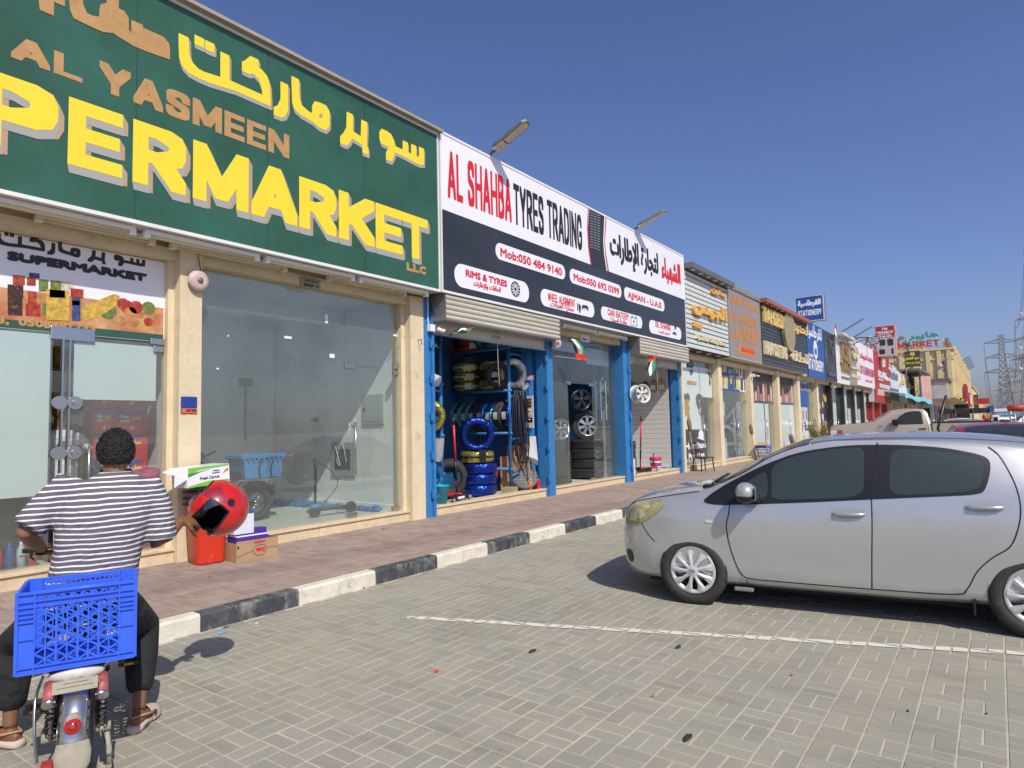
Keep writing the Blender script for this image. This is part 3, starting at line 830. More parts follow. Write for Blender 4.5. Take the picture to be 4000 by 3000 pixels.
# --- supermarket
sg=thing('supermarket_sign','large green AL YASMEEN SUPERMARKET sign with yellow letters above the first shops','sign',(4,SY,3.92))
sign_box(sg,-6,8.06,3.92,6.64,m_green)
for x in [-4.9+1.62*i for i in range(8)]:obj('panel_joint',MB().box(x,x+.006,SY-.0012,SY+.001,3.96,6.6),m_ink,sg)
obj('cap',MB().box(-6,8.10,SY-.10,7.9,6.655,6.70),pm('weathered cap flashing',(.33,.30,.24),.7,nscale=5,namt=.15,coords='World'),sg)
A1=crop(0,0,1.229);A2=crop(400,0,1.383)
zT=atY(*A1(1930,1015),SY).z;zB=atY(*A1(1985,1243),SY).z;zE=atY(*A1(330,465),SY).z;zF=atY(*A1(330,782),SY).z
ztop=(zT+zE)/2;zbase=(zB+zF)/2
def big_letters(word,spans,z0,z1,bold):
    for ch,(a,b,yy) in zip(word,spans):
        xa=atY(*A1(a,yy),SY).x;xb=atY(*A1(b,yy),SY).x
        vs,tr=lettering(ch,xb-xa,z1-z0,bold)
        sv,st=offset_shadow(vs,tr,(.055,-.075));gv,gt=offset_shadow(vs,tr,(.045,-.085))
        n='letter'
        o=obj(n,MB().sheet(vs,tr,(xa,SY-.007,z0),(1,0,0),(0,0,1)),m_yel,sg)
        obj('letter_depth',MB().sheet(gv,gt,(xa,SY-.005,z0),(1,0,0),(0,0,1)),m_shg,o) if False else None
        obj('letter_edge',MB().sheet(sv,st,(xa,SY-.003,z0),(1,0,0),(0,0,1)),m_shb,sg)
        lv,lt=offset_shadow(vs,tr,(.015,-.085))
        obj('letter_edge',MB().sheet(lv,lt,(xa,SY-.005,z0),(1,0,0),(0,0,1)),m_shg,sg)
big_letters('PERMARKET',[(-120,282,420),(328,590,550),(638,893,640),(925,1192,840),(1205,1425,900),(1435,1612,960),(1625,1795,1000),(1802,1930,1080),(1930,2052,1100)],zbase,ztop,.07)
on_facade('lettering','AL',A1(52,275),A1(395,398),A1(52,160),SY,m_gold,sg,.04)
on_facade('lettering','YASMEEN',A1(475,432),A1(1388,762),A1(475,290),SY,m_gold,sg,.04)
on_facade('lettering','L.L.C',A1(1952,1300),A1(2045,1318),A1(1952,1260),SY,m_gold,sg,.014)
KUFI={
 'ta_kaf':[(437,215),(440,300),(455,345),(490,383),(550,415),(700,462),(886,545),(882,470),(866,420),(835,385),(775,362)],
 'arm':[(775,372),(820,335)],'tooth':[(660,312),(660,440)],'ra':[(981,470),(981,565),(965,600),(945,607)],
 'alif':[(1040,440),(1043,540),(1056,580),(1092,612),(1150,645),(1187,678),(1207,655),(1207,612),(1190,582),(1165,575),(1150,600),(1150,640)],
 'ra2':[(1335,630),(1333,715),(1318,745),(1300,762)],'ba':[(1338,722),(1410,768),(1413,672)],'bdot':[(1419,808),(1419,812)],
 'waw':[(1548,775),(1520,765),(1510,738),(1522,720),(1545,738),(1562,775),(1562,815),(1545,850)],'sin':[(1565,800),(1635,832),(1700,868),(1722,868),(1722,815)],
 'sin2':[(1635,782),(1635,830)],'sin3':[(1680,800),(1680,850)],'d1':[(522,222),(522,226)],'d2':[(578,250),(578,254)]}
def kufi_polys(w,h,keys=None,mp=None):
    polys=[]
    for k,pts in KUFI.items():
        P=[mp(*p) for p in pts]
        polys += brush(P,w,h)
    return polys
def kmap(x,y):
    a=atY(*A2(x,y),SY);return (a.x,a.z)
KP=kufi_polys(.115,.105,mp=kmap)
vs,tr=union2(KP)
obj('arabic_lettering',MB().sheet(vs,tr,(0,SY-.007,0),(1,0,0),(0,0,1)),m_yel,sg)
sv,st=offset_shadow(vs,tr,(.03,-.04));obj('arabic_edge',MB().sheet(sv,st,(0,SY-.003,0),(1,0,0),(0,0,1)),m_shb,sg)
sv,st=offset_shadow(vs,tr,(.008,-.05));obj('arabic_edge',MB().sheet(sv,st,(0,SY-.005,0),(1,0,0),(0,0,1)),m_shg,sg)
SAFA=[[(335,283),(330,250),(300,215),(245,190),(205,195),(188,170),(186,150)],[(335,283),(200,235),(110,180),(60,140),(-30,130),(-120,85),(-140,40),(-150,-60)],
        [(110,180),(108,110),(85,75),(55,60),(20,70),(15,105),(50,130)],[(55,12),(55,15)],[(-240,-10),(-240,-100)],[(-300,40),(-310,-40)]]
vs,tr=union2([q for s_ in SAFA for q in brush([kmap(*p) for p in s_],.12,.12)])
obj('arabic_lettering',MB().sheet(vs,tr,(0,SY-.006,0),(1,0,0),(0,0,1)),m_gold,sg)
# tube lights under the soffits
m_tube=pm('yellowed tube cover',(.62,.55,.33),.4)
m_cap=pm('white lamp end cap',(.75,.74,.70),.5)
def tube_light(x0,x1,y,z,label,group='tube lights under the shop signs'):
    t=thing('tube_light',label,'tube light',(x0,y,z),group)
    obj('housing',MB().box(x0,x1,y-.045,y+.045,z-.02,z+.03,bev=.006),m_cap,t)
    obj('cover',MB().cyl((x0+.06,y,z-.025),(x1-.06,y,z-.025),.028,n=10),m_tube,t)
    obj('end_cap',MB().box(x0-.01,x0+.06,y-.04,y+.04,z-.06,z+.0,bev=.005),m_cap,t);obj('end_cap',MB().box(x1-.06,x1+.01,y-.04,y+.04,z-.06,z+.0,bev=.005),m_cap,t)
for i,(a,b) in enumerate(((1.9,3.25),(3.35,4.75),(4.85,6.3),(6.4,7.85))):
    tube_light(a,b,7.50,3.87,['leftmost outer tube light under the green sign above the supermarket banner','outer tube light under the green sign above the round pink alarm bell','outer tube light under the green sign above the empty shop glass','rightmost outer tube light under the green sign near the LLC lettering'][i])
tube_light(2.4,3.55,7.70,3.86,'inner tube light under the green sign behind the supermarket banner')
tube_light(3.75,5.3,7.70,3.86,'inner tube light under the green sign beside the alarm bell pillar')
tube_light(6.0,7.55,7.70,3.86,'inner tube light under the green sign right of the shop number plate')
tube_light(12.2,13.7,7.58,3.84,'left tube light above the dark glass of the tyre shop')
tube_light(13.8,15.3,7.58,3.84,'right tube light above the dark glass of the tyre shop')
# --- banner in the supermarket window
bn=thing('window_banner','white SUPERMARKET window banner with grocery picture over the shop door','banner',(2,GYP,2.75))
BY=GYP-.004
bl=atY(0,1290,BY).x;m_pic=pm('peach printed photo',(.40,.15,.06),.5,nscale=1.2,namt=.4,coords='World',dirt=((.74,.46,.25),1.0,.42,.62))
obj('sheet',MB().box(.2,3.80,BY,BY+.003,2.72,3.69),m_wsign,bn)
zs=lambda x,y:atY(x,y,BY)
C4=crop(0,800,1.659)
q=[zs(*C4(*p)) for p in ((-800,330),(1097,530),(1097,815),(-800,560))]
obj('photo_print',MB().sheet([(.2,2.80),(3.79,2.80),(3.79,3.13),(.2,3.13)],[(0,1,2,3)],(0,BY-.0015,0),(1,0,0),(0,0,1)),m_pic,bn)
obj('green_band',MB().sheet([(.2,2.725),(3.79,2.725),(3.79,2.81),(.2,2.81)],[(0,1,2,3)],(0,BY-.0022,0),(1,0,0),(0,0,1)),m_green,bn)
on_facade('lettering','SUPERMARKET',C4(42,358),C4(950,502),C4(42,294),BY,m_ink,bn,.014)
# same kufi words in black
a0=zs(*C4(-10,190));a1=zs(*C4(930,372));xs=[kmap(*p)[0] for pts in KUFI.values() for p in pts];zz=[kmap(*p)[1] for pts in KUFI.values() for p in pts]
kx0,kx1,kz0,kz1=min(xs),max(xs),min(zz),max(zz);zt_=zs(*C4(60,125)).z-.09;zb_=zs(*C4(770,365)).z-.05
def kmap2(x,y):
    p=kmap(x,y);return (a0.x+(p[0]-kx0)/(kx1-kx0)*(a1.x-a0.x),zb_+(p[1]-kz0)/(kz1-kz0)*(zt_-zb_))
vs,tr=union2(kufi_polys(.036,.034,mp=kmap2));obj('arabic_lettering',MB().sheet(vs,tr,(0,BY-.002,0),(1,0,0),(0,0,1)),m_ink,bn)
on_facade('lettering','3,  0508481733',C4(-20,775),C4(618,822),C4(-20,722),BY-.001,m_gold,bn,.006)
CC={'r':(.36,.035,.02),'y':(.55,.36,.06),'g':(.12,.19,.04),'b':(.04,.06,.20),'k':(.05,.02,.015),'o':(.48,.22,.07),'w':(.6,.52,.4),'m':(.22,.02,.03)}
def cm(k):return pm('print '+k,CC[k],.5,nscale=16,namt=.45,coords='World',dirt=((.45,.22,.08),22,.55,.68))
def pic(pts,k,off):flat('product_print',[pxpoly(pts,BY,C4)],BY,cm(k),bn,off)
for k,(x0,y0,x1,y1) in zip('rrbggwykkrrgrbyo',((82,455,160,515),(172,470,230,520),(188,440,255,475),(250,482,312,560),(325,490,395,560),(398,498,475,545),(298,545,448,745),(48,515,150,600),(50,600,145,715),(165,640,262,720),(180,560,235,640),(275,640,360,715),(320,548,420,600),(465,600,520,750),(466,620,515,650),(235,590,285,640))):
    pic([(x0,y0),(x1,y0+(x1-x0)*.08),(x1,y1+(x1-x0)*.05),(x0,y1)],k,.003+.0004*random.randint(0,9))
pic([(455,540),(540,550),(538,605),(455,592)],'r',.0072)
pic([(515,690),(560,650),(680,600),(740,578),(775,590),(765,640),(700,690),(620,735),(550,752),(518,730)],'y',.0045)
for cx,cy,r,k in ((820,660,45,'r'),(880,665,45,'r'),(795,640,38,'r'),(700,690,55,'g'),(845,700,40,'o'),(900,700,36,'o'),(960,670,45,'g'),(790,750,34,'o'),(865,755,38,'o'),(960,760,30,'r'),(945,782,30,'y')):
    flat('product_print',[pxpoly([(cx+r*math.cos(t/12*2*PI),cy+r*.95*math.sin(t/12*2*PI)+r*.06*math.cos(t/12*2*PI)) for t in range(12)],BY,C4)],BY,cm(k),bn,.004+.0003*(cx % 7))
# --- tyre shop sign
B1=crop(1600,400,1.8433)
ts=thing('tyre_shop_sign','white and charcoal AL SHAHBA TYRES TRADING sign with red lettering','sign',(12,SY,3.94))
sign_box(ts,8.10,18.97,3.93,6.72,m_wsign)
zq=lambda x,y:atY(*B1(x,y),SY)
zl=(zq(228,765).z,zq(1972,1418).z)
obj('dark_band',MB().sheet([(8.13,3.965),(18.94,3.965),(18.94,zl[1]),(8.13,zl[0])],[(0,1,2,3)],(0,SY-.002,0),(1,0,0),(0,0,1)),m_bsign,ts)
on_facade('lettering','AL SHAHBA',B1(275,685),B1(735,865),B1(275,345),SY,m_red,ts,.035)
on_facade('lettering','TYRES TRADING',B1(752,875),B1(1243,1068),B1(752,585),SY,m_ink,ts,.035)
on_facade('arabic_lettering','الشهباء',B1(1815,1280),B1(1955,1370),B1(1815,1090),SY,m_red,ts,.035)
on_facade('arabic_lettering','لتجارة الإطارات',B1(1445,1165),B1(1795,1290),B1(1445,930),SY,m_ink,ts,.032)
def pill(x0,yb0,x1,yb1,yt0,m=m_wsign,off=.006,rr=.48):
    a,b,t=zq(x0,yb0),zq(x1,yb1),zq(x0,yt0);w=b.x-a.x;h=t.z-a.z
    return flat('pill_panel',[[(p[0]+a.x,p[1]+(a.z+b.z)/2-0) for p in rrect(w,h,min(w,h)*rr)]],SY,m,ts,off)
for (x0,yb0,x1,yb1,yt0) in ((618,1130,1120,1275,1010),(322,1330,860,1440,1160),(1152,1300,1525,1410,1195),(1545,1425,1835,1505,1330),(943,1460,1330,1555,1335),(1378,1555,1675,1635,1460),(1725,1650,1957,1720,1555)):
    pill(x0,yb0,x1,yb1,yt0)
def st(txt,a,b,t,bold=.009,m=m_red):return on_facade('arabic_lettering' if isar(txt) else 'lettering',txt,B1(*a),B1(*b),B1(*t),SY,m,ts,bold,off=.009)
st('Mob:050 484 9140',(652,1115),(1095,1245),(652,1050));st('RIMS & TYRES',(402,1258),(700,1328),(402,1205));st('الحافات والإطارات',(458,1345),(655,1372),(458,1292),.006)
st('Mob:050 692 0399',(1180,1285),(1508,1383),(1180,1232));st('AJMAN - U.A.E',(1570,1408),(1812,1483),(1570,1362));st('WHEEL ALIGNMENT',(995,1428),(1190,1475),(995,1372),.006)
st('محازاة العجلات',(1012,1485),(1180,1512),(1012,1435),.006);st('CAR BATERY',(1425,1535),(1577,1568),(1425,1488),.006);st('بطارية السيارة',(1445,1585),(1565,1605),(1445,1545),.006)
st('OIL CHANGE',(1768,1622),(1880,1640),(1768,1580),.006);st('لتبديل الزيوت',(1790,1665),(1870,1678),(1790,1640),.005)
# printed tyre between the two halves
tyx=[zq(*p) for p in ((1290,760),(1410,822),(1435,1218),(1308,1172))]
def Q(*pts):return [(zq(*p).x,zq(*p).z) for p in pts]
flat('tyre_print',[Q((1292,770),(1405,822),(1400,1000),(1415,1100),(1435,1218),(1310,1172),(1292,1050),(1285,900))],SY,pm('printed tyre black',(.03,.033,.04),.5),ts,.005)
m_trd=pm('printed tread groove',(.22,.23,.25),.5)
polys=[]
for i in range(14):
    y=790+i*19
    for j in range(3):polys.append(Q((1300+j*25,y+j*9),(1320+j*25,y+j*9+3),(1318+j*25,y+j*9+9),(1298+j*25,y+j*9+6)))
for p in polys:pass
vs,tr=union2(polys);obj('tread_print',MB().sheet(vs,tr,(0,SY-.007,0),(1,0,0),(0,0,1)),m_trd,ts)
flat('stripe',[Q((1282,760),(1287,762),(1283,900),(1290,1040),(1308,1172),(1303,1170),(1285,1045),(1277,900))],SY,m_red,ts,.008)
flat('stripe',[Q((1411,824),(1416,826),(1405,1000),(1412,1090),(1433,1218),(1427,1216),(1406,1090),(1399,1000))],SY,m_red,ts,.008)
flat('stripe',[Q((1400,820),(1408,823),(1399,1000),(1405,1090),(1424,1215),(1416,1212),(1398,1090),(1392,1000))],SY,m_wsign,ts,.0085)
# pictograms: wheel, car on a lift, battery, oil can
c0=zq(760,1345);r0=abs(zq(793,1345).x-zq(727,1345).x)/2;rz=(zq(760,1290).z-zq(760,1400).z)/2
ring=MB();pol=[]
for k in range(24):
    t0,t1=2*PI*k/24,2*PI*(k+1)/24
    pol.append([(c0.x+r0*math.cos(t0),c0.z+rz*math.sin(t0)),(c0.x+r0*math.cos(t1),c0.z+rz*math.sin(t1)),(c0.x+r0*.85*math.cos(t1),c0.z+rz*.85*math.sin(t1)),(c0.x+r0*.85*math.cos(t0),c0.z+rz*.85*math.sin(t0))])
    if k % 2 ==0:pol.append([(c0.x+r0*.88*math.cos(t0),c0.z+rz*.88*math.sin(t0)),(c0.x+r0*.88*math.cos(t1),c0.z+rz*.88*math.sin(t1)),(c0.x+r0*.2*math.cos(t0+.5),c0.z+rz*.2*math.sin(t0+.5))])
pol.append([(c0.x+r0*.22*math.cos(2*PI*k/8),c0.z+rz*.22*math.sin(2*PI*k/8)) for k in range(8)])
flat('wheel_pictogram',pol,SY,m_ink,ts,.009)
def car_icon(cx,cy,s):
    P=[[(-.9,-.1),(.9,-.1),(.95,.35),(.65,.45),(.45,.95),(-.45,.95),(-.65,.45),(-.95,.35)],[(-.85,-.35),(-.55,-.35),(-.55,0),(-.85,0)],[(.55,-.35),(.85,-.35),(.85,0),(.55,0)],[(-1,-.5),(1,-.5),(1,-.42),(-1,-.42)]]
    return [[tuple(v) for v in Q(*[(cx+p[0]*s,cy-p[1]*s*1.05+p[0]*s*.25) for p in q_])] for q_ in P]
flat('car_pictogram',car_icon(1262,1480,26)+[Q((1215,1455),(1225,1452),(1232,1475),(1228,1515),(1220,1515),(1216,1480)),Q((1205,1445),(1212,1447),(1212,1500),(1205,1498))],SY,m_ink,ts,.009)
flat('car_pictogram',[Q((1247,1445),(1275,1451),(1270,1463),(1248,1458))],SY,m_wsign,ts,.0105)
flat('battery_pictogram',[Q((1590,1545),(1637,1556),(1637,1560),(1590,1549)),Q((1590,1545),(1593,1546),(1593,1605),(1590,1604)),Q((1634,1556),(1637,1556),(1637,1614),(1634,1613)),Q((1590,1601),(1637,1612),(1637,1615),(1590,1604)),Q((1596,1536),(1606,1538),(1606,1546),(1596,1544)),Q((1622,1541),(1632,1543),(1632,1551),(1622,1549)),Q((1614,1560),(1606,1582),(1613,1583),(1609,1600),(1620,1576),(1613,1575))],SY,m_ink,ts,.009)
flat('oil_pictogram',car_icon(1906,1668,15)+[Q((1905,1615),(1918,1610),(1916,1632),(1906,1640))],SY,m_ink,ts,.009)

# ================================================================ THE OTHER SIGN BOARDS
D1=crop(2500,900,3.687);D2=crop(3200,1150,2.765);D3=crop(2600,950,1.843)
def lt(parent,txt,a,b,t,mat,bold=.02,depth=.0,Y=SY,off=.006,c=D1,name=None):
    return on_facade(name or ('arabic_lettering' if isar(txt) else 'lettering'),txt,c(*a),c(*b),c(*t),Y,mat,parent,bold,depth,off)
m_slat=pm('pale grey cladding slat',(.60,.63,.62),.45,nscale=2,namt=.05,coords='World')
m_gap=pm('black slot backing',(.015,.016,.018),.7)
m_gold3=pm('gold channel letter',(.72,.40,.08),.4,nscale=3,namt=.1,coords='World')
m_dgrey=pm('dark grey flashing',(.12,.13,.14),.5,nscale=3,namt=.1,coords='World')
m_spot=pm('downlight lens',(.70,.68,.60),.3)
def slatted(t,x0,x1,z0,z1,n,mat,back,y=SY):
    obj('casing',MB().box(x0,x1,y+.05,7.87,z0,z1),back,t)
    h=(z1-z0)/n
    for i in range(n):obj('slat',MB().box(x0+.02,x1-.05,y,y+.046,z0+i*h+.012,z0+(i+1)*h-.022,bev=.004),mat,t)
def canopy(t,x0,x1,z,mat,y0=SY-.28,n=6):
    obj('hood',MB().box(x0,x1,y0,SY+.3,z,z+.16),mat,t)
    for i in range(n):
        x=x0+(i+.5)*(x1-x0)/n;obj('downlight',MB().cyl((x,y0+.12,z-.025),(x,y0+.12,z+.01),.07,n=12),m_spot,t)
# barber
t=thing('barber_sign','pale slatted barber sign with raised orange gold Arabic letters','sign',(21,SY,3.95))
slatted(t,19.0,22.92,3.93,6.32,16,m_slat,m_gap);canopy(t,19.0,22.95,6.34,m_dgrey)
obj('corner_trim',MB().box(22.86,22.98,SY-.02,7.87,3.9,6.32),m_galv,t)
lt(t,'صالون',(1005,930),(1222,975),(1005,815),m_gold3,.018,.07);lt(t,'الجيس',(738,1270),(1222,1312),(738,1015),m_gold3,.035,.09)
lt(t,'الحلاقة',(745,1400),(870,1418),(745,1325),m_gold3,.012,.06);lt(t,'Aljass Hair Cutting Saloon',(785,1575),(1215,1660),(785,1505),pm('cream channel letter',(.66,.58,.38),.5),.010,.05)
for i in range(4):obj('soffit_light',MB().cyl((19.6+i*.9,7.6,3.9),(19.6+i*.9,7.6,3.935),.09,n=12),m_spot,t)
# laundry
t=thing('laundry_sign','faded grey AL MANAHIL LAUNDRY sign with brown orange lettering','sign',(25,SY,3.95))
m_laun=pm('sun faded grey vinyl',(.27,.24,.25),.6,nscale=20,namt=.14,coords='World',stretch=(1,1,.05),dirt=((.36,.30,.26),.9,.55,.8))
m_or=pm('faded orange vinyl',(.50,.22,.04),.55,nscale=4,namt=.1,coords='World')
sign_box(t,23.0,26.85,3.93,6.42,m_laun,trim=pm('beige trim',(.42,.37,.30),.6))
mb=MB();mb.add([(22.95,SY-.05,6.42),(26.9,SY-.05,6.42),(26.95,7.5,6.68),(22.9,7.5,6.68),(22.95,SY-.05,6.46),(26.9,SY-.05,6.46),(26.95,7.5,6.72),(22.9,7.5,6.72)],[(0,1,2,3),(4,7,6,5),(0,4,5,1),(1,5,6,2),(2,6,7,3),(3,7,4,0)])
obj('hood',mb,pm('bent tin hood',(.20,.18,.15),.6,nscale=4,namt=.15,coords='World'),t)
lt(t,'مصبغة المناهل',(1300,1080),(1695,1195),(1300,905),m_or,.028);lt(t,'AL MANAHIL',(1310,1300),(1700,1430),(1310,1130),m_or,.035);lt(t,'LAUNDRY',(1320,1560),(1715,1660),(1320,1340),m_or,.045)
def pill2(t,a,b,top,mat,c=D1,off=.005,r=.25):
    A=atY(*c(*a),SY);B=atY(*c(*b),SY);T=atY(*c(*top),SY);w=B.x-A.x;h=T.z-A.z
    flat('number_panel',[[(p[0]+A.x,p[1]+(A.z+B.z)/2) for p in rrect(w,h,h*r)]],SY,mat,t,off)
pill2(t,(520,790),(645,825),(520,725),pm('orange number panel',(.60,.20,.02),.5),c=D3);lt(t,'056-4774142',(545,780),(640,806),(545,745),m_red,.012,off=.008,c=D3)
flat('phone_mark',[[(atY(*D3(530,765),SY).x+.07*math.cos(k/10*2*PI),atY(*D3(530,765),SY).z+.09*math.sin(k/10*2*PI)) for k in range(10)]],SY,pm('green mark',(.05,.5,.15),.5),t,.008)
# hair cutting
t=thing('hair_cutting_sign','dark slatted TAHDED HAIR CUTTING sign with gold letters and oval medallion','sign',(31,SY,3.95))
m_dslat=pm('graphite slat',(.045,.05,.06),.35,nscale=2,namt=.1,coords='World')
slatted(t,27.0,34.8,3.95,6.40,17,m_dslat,m_slat);canopy(t,26.95,34.85,6.42,pm('faded red hood',(.36,.10,.09),.6),n=10)
m_cream3=pm('cream channel letter',(.66,.58,.38),.5);m_gold4=pm('pale gold channel letter',(.70,.50,.18),.4)
lt(t,'TAHDED',(690,570),(835,615),(690,460),m_gold4,.035,.10,c=D3);lt(t,'تحديد',(905,660),(1010,675),(905,575),m_gold4,.03,.10,c=D3)
lt(t,'HAIR CUTTING',(703,800),(862,838),(703,705),m_cream3,.03,.10,c=D3);lt(t,'للحلاقة',(893,850),(1020,870),(893,770),m_cream3,.03,.10,c=D3)
c_=atY(*D3(870,632),SY);pass
mb=MB();mb.sheet(*union2([ellipse(c_.x,c_.z,.95,.95,28)]),(0,SY-.02,0),(1,0,0),(0,0,1),(0,-.14,0));obj('medallion',mb,pm('tarnished gold disc',(.40,.34,.20),.5,metal=.3,nscale=4,namt=.15,coords='World'),t)
# stationery
t=thing('stationery_sign','blue STATIONERY sign board with white lettering and oval book emblem','sign',(37,SY,3.9))
m_blu=pm('royal blue vinyl',(.02,.09,.33),.4,nscale=1,namt=.08,coords='World')
sign_box(t,34.9,38.95,3.84,6.62,m_blu,trim=m_blu)
lt(t,'للقرطاسية',(1017,700),(1125,715),(1017,580),m_wsign,.03,c=D3);lt(t,'FAVOURITE',(1030,815),(1065,825),(1030,790),m_wsign,.012,c=D3);lt(t,'STATIONERY',(1030,905),(1138,930),(1030,825),m_wsign,.05,c=D3)
c_=atY(*D3(1079,768),SY);flat('emblem',[ellipse(c_.x,c_.z,.48,.50,24)],SY,m_wsign,t,.006);flat('emblem_book',[[(c_.x-.25,c_.z-.2),(c_.x,c_.z-.28),(c_.x+.25,c_.z-.2),(c_.x+.25,c_.z+.12),(c_.x,c_.z+.02),(c_.x-.25,c_.z+.12)]],SY,m_blu,t,.009)
# pole sign on the roof edge
t=thing('stationery_pole_sign','blue and white STATIONERY box sign standing above the roof','sign',(38.5,7.9,6.2))
obj('box',MB().box(38.5,38.85,7.17,8.66,7.06,8.52),m_galv,t)
obj('face',MB().box(38.46,38.495,7.19,8.64,7.09,8.49),m_trim,t);obj('face_print',MB().box(38.452,38.457,7.23,8.60,7.13,8.45),m_blu,t)
text_at('arabic_lettering','للقرطاسية',(38.447,8.52,7.86),(0,-1,0),(0,0,1),1.2,.42,m_wsign,t,.025);text_at('lettering','STATIONERY',(38.447,8.52,7.40),(0,-1,0),(0,0,1),1.2,.32,m_wsign,t,.022)
obj('bracket',MB().tube([(38.7,7.9,6.1),(38.7,7.9,7.06)],.05,8).tube([(38.7,8.4,6.1),(38.7,8.4,7.06)],.05,8),m_galv,t)
# black sign
t=thing('black_sign','plain black sign board with faint grey lettering between blue and white signs','sign',(40.5,SY,3.9))
m_smk=pm('smoky black board',(.035,.035,.037),.4,nscale=.9,namt=.5,coords='World',dirt=((.13,.13,.13),.8,.55,.72));m_fgrey=pm('faint grey letter',(.11,.11,.11),.5)
sign_box(t,39.0,42.1,3.84,6.6,m_smk,trim=m_bsign);lt(t,'concept',(95,880),(180,895),(95,820),m_fgrey,.03,.04,c=D2);lt(t,'TG',(98,640),(155,650),(98,490),m_fgrey,.03,.04,c=D2)
# white & gold
t=thing('gold_letter_sign','white sign with tall tarnished gold letters beside the black board','sign',(44,SY,3.9))
m_agold=pm('antique gold letter',(.38,.25,.08),.4,metal=.4,nscale=4,namt=.3,coords='World')
sign_box(t,42.15,46.2,3.84,6.62,m_wsign);obj('hood',MB().box(42.1,46.3,SY-.45,7.6,6.63,6.78),m_slat,t)
lt(t,'KSJ',(228,700),(305,745),(228,500),m_agold,.09,.12,c=D2);lt(t,'TINNGS',(228,830),(325,855),(228,730),m_agold,.05,.12,c=D2);lt(t,'RESTAURANT',(240,910),(325,925),(240,885),m_agold,.02,.04,c=D2)
# grey & cream
t=thing('grey_cosmetics_sign','grey beige sign with cream ring shaped logo','sign',(47.6,SY,3.9))
m_bgrey=pm('beige grey panel',(.30,.28,.23),.5,nscale=2,namt=.08,coords='World')
sign_box(t,46.25,49.1,3.9,6.6,m_bgrey,trim=m_bgrey);lt(t,'OO',(350,695),(415,720),(350,555),m_cream3,.05,.10,c=D2);lt(t,'للتجميل',(345,810),(440,830),(345,760),m_cream3,.03,.06,c=D2);lt(t,'LABORATORY',(350,900),(445,918),(350,860),m_cream3,.03,.05,c=D2)
# furniture
t=thing('furniture_sign','white BAYT AL FAKHAMA FURNITURE sign with crimson lettering','sign',(53,SY,4))
m_pink=pm('pinkish white vinyl',(.76,.70,.76),.5,nscale=1,namt=.03,coords='World');m_crim=pm('crimson vinyl',(.55,.05,.13),.5)
sign_box(t,49.15,57.0,4.0,7.0,m_pink,trim=m_pink);lt(t,'بيت الفخامة للمفروشات',(440,700),(600,770),(440,620),m_crim,.05,c=D2);lt(t,'BAYT AL FAKHAMA FURNITURE',(445,860),(612,905),(445,765),m_crim,.035,c=D2);lt(t,'MOB: 056 2713774',(500,945),(575,960),(500,920),m_crim,.02,c=D2)
# techmate front sign
t=thing('electronics_sign','deep red TECHMATE shop sign with white lettering','sign',(61,SY,4))
sign_box(t,57.1,66.2,3.0,6.98,m_redp,trim=m_redp)
lt(t,'TECHMATE',(632,890),(720,920),(632,820),m_wsign,.05,.06,c=D2);lt(t,'ELECTRONICS',(637,925),(690,938),(637,905),m_wsign,.02,.03,c=D2);lt(t,'MOBILES LAPTOP GAMES ACC',(652,1010),(762,1028),(652,965),m_wsign,.04,.03,c=D2);lt(t,'تكميت للإلكترونيات',(700,920),(765,960),(700,870),m_wsign,.03,.04,c=D2)
flat('number_panel',[pxpoly([(632,1020),(770,1040),(770,1105),(632,1085)],SY,D2)],SY,pm('beige strip',(.55,.42,.32),.6),t,.006)
obj('tower_logo',MB().sheet(*union2([pxpoly([(680,705),(705,700),(705,790),(680,785)],SY,D2)]),(0,SY-.01,0),(1,0,0),(0,0,1),(0,-.06,0)),pm('pale pink raised logo',(.7,.5,.45),.5),t)
for name_,lab,x0,x1,z0,z1,col,txts in (
  ('pharmacy_fascia','slate grey fascia with white lettering beside the red electronics sign',66.3,72.2,3.3,6.3,(.16,.18,.20),(('صيدلية الحياة',(755,860),(855,880),(755,760)),('LIFE PHARMACY',(770,1000),(865,1045),(770,905)))),
  ('cafe_fascia','white fascia with orange lettering between two grey fascias',72.3,79.8,3.25,6.2,(.72,.70,.64),(('مطعم',(870,1000),(920,1020),(870,880)),)),
  ('tailor_fascia','grey and yellow fascia left of the small black sign',79.9,84.6,3.2,6.3,(.25,.24,.22),(('خياط',(925,920),(955,930),(925,850)),)),
  ('last_black_fascia','small black slatted fascia with orange letters at the end of the row',84.7,88.3,3.2,6.3,(.03,.03,.035),(('WAVES',(965,1020),(1000,1030),(965,960)),))):
    t=thing(name_,lab,'sign',(x0,SY,z0));sign_box(t,x0,x1,z0,z1,pm(name_+' board',col,.5,nscale=1,namt=.1,coords='World'),trim=m_dgrey)
    for i,(tx,a,b,tp) in enumerate(txts):lt(t,tx,a,b,tp,m_wsign if 'grey' in lab and i >= 0 and 'yellow' not in lab and 'orange' not in lab else m_gold4,.05,.08,c=D2)
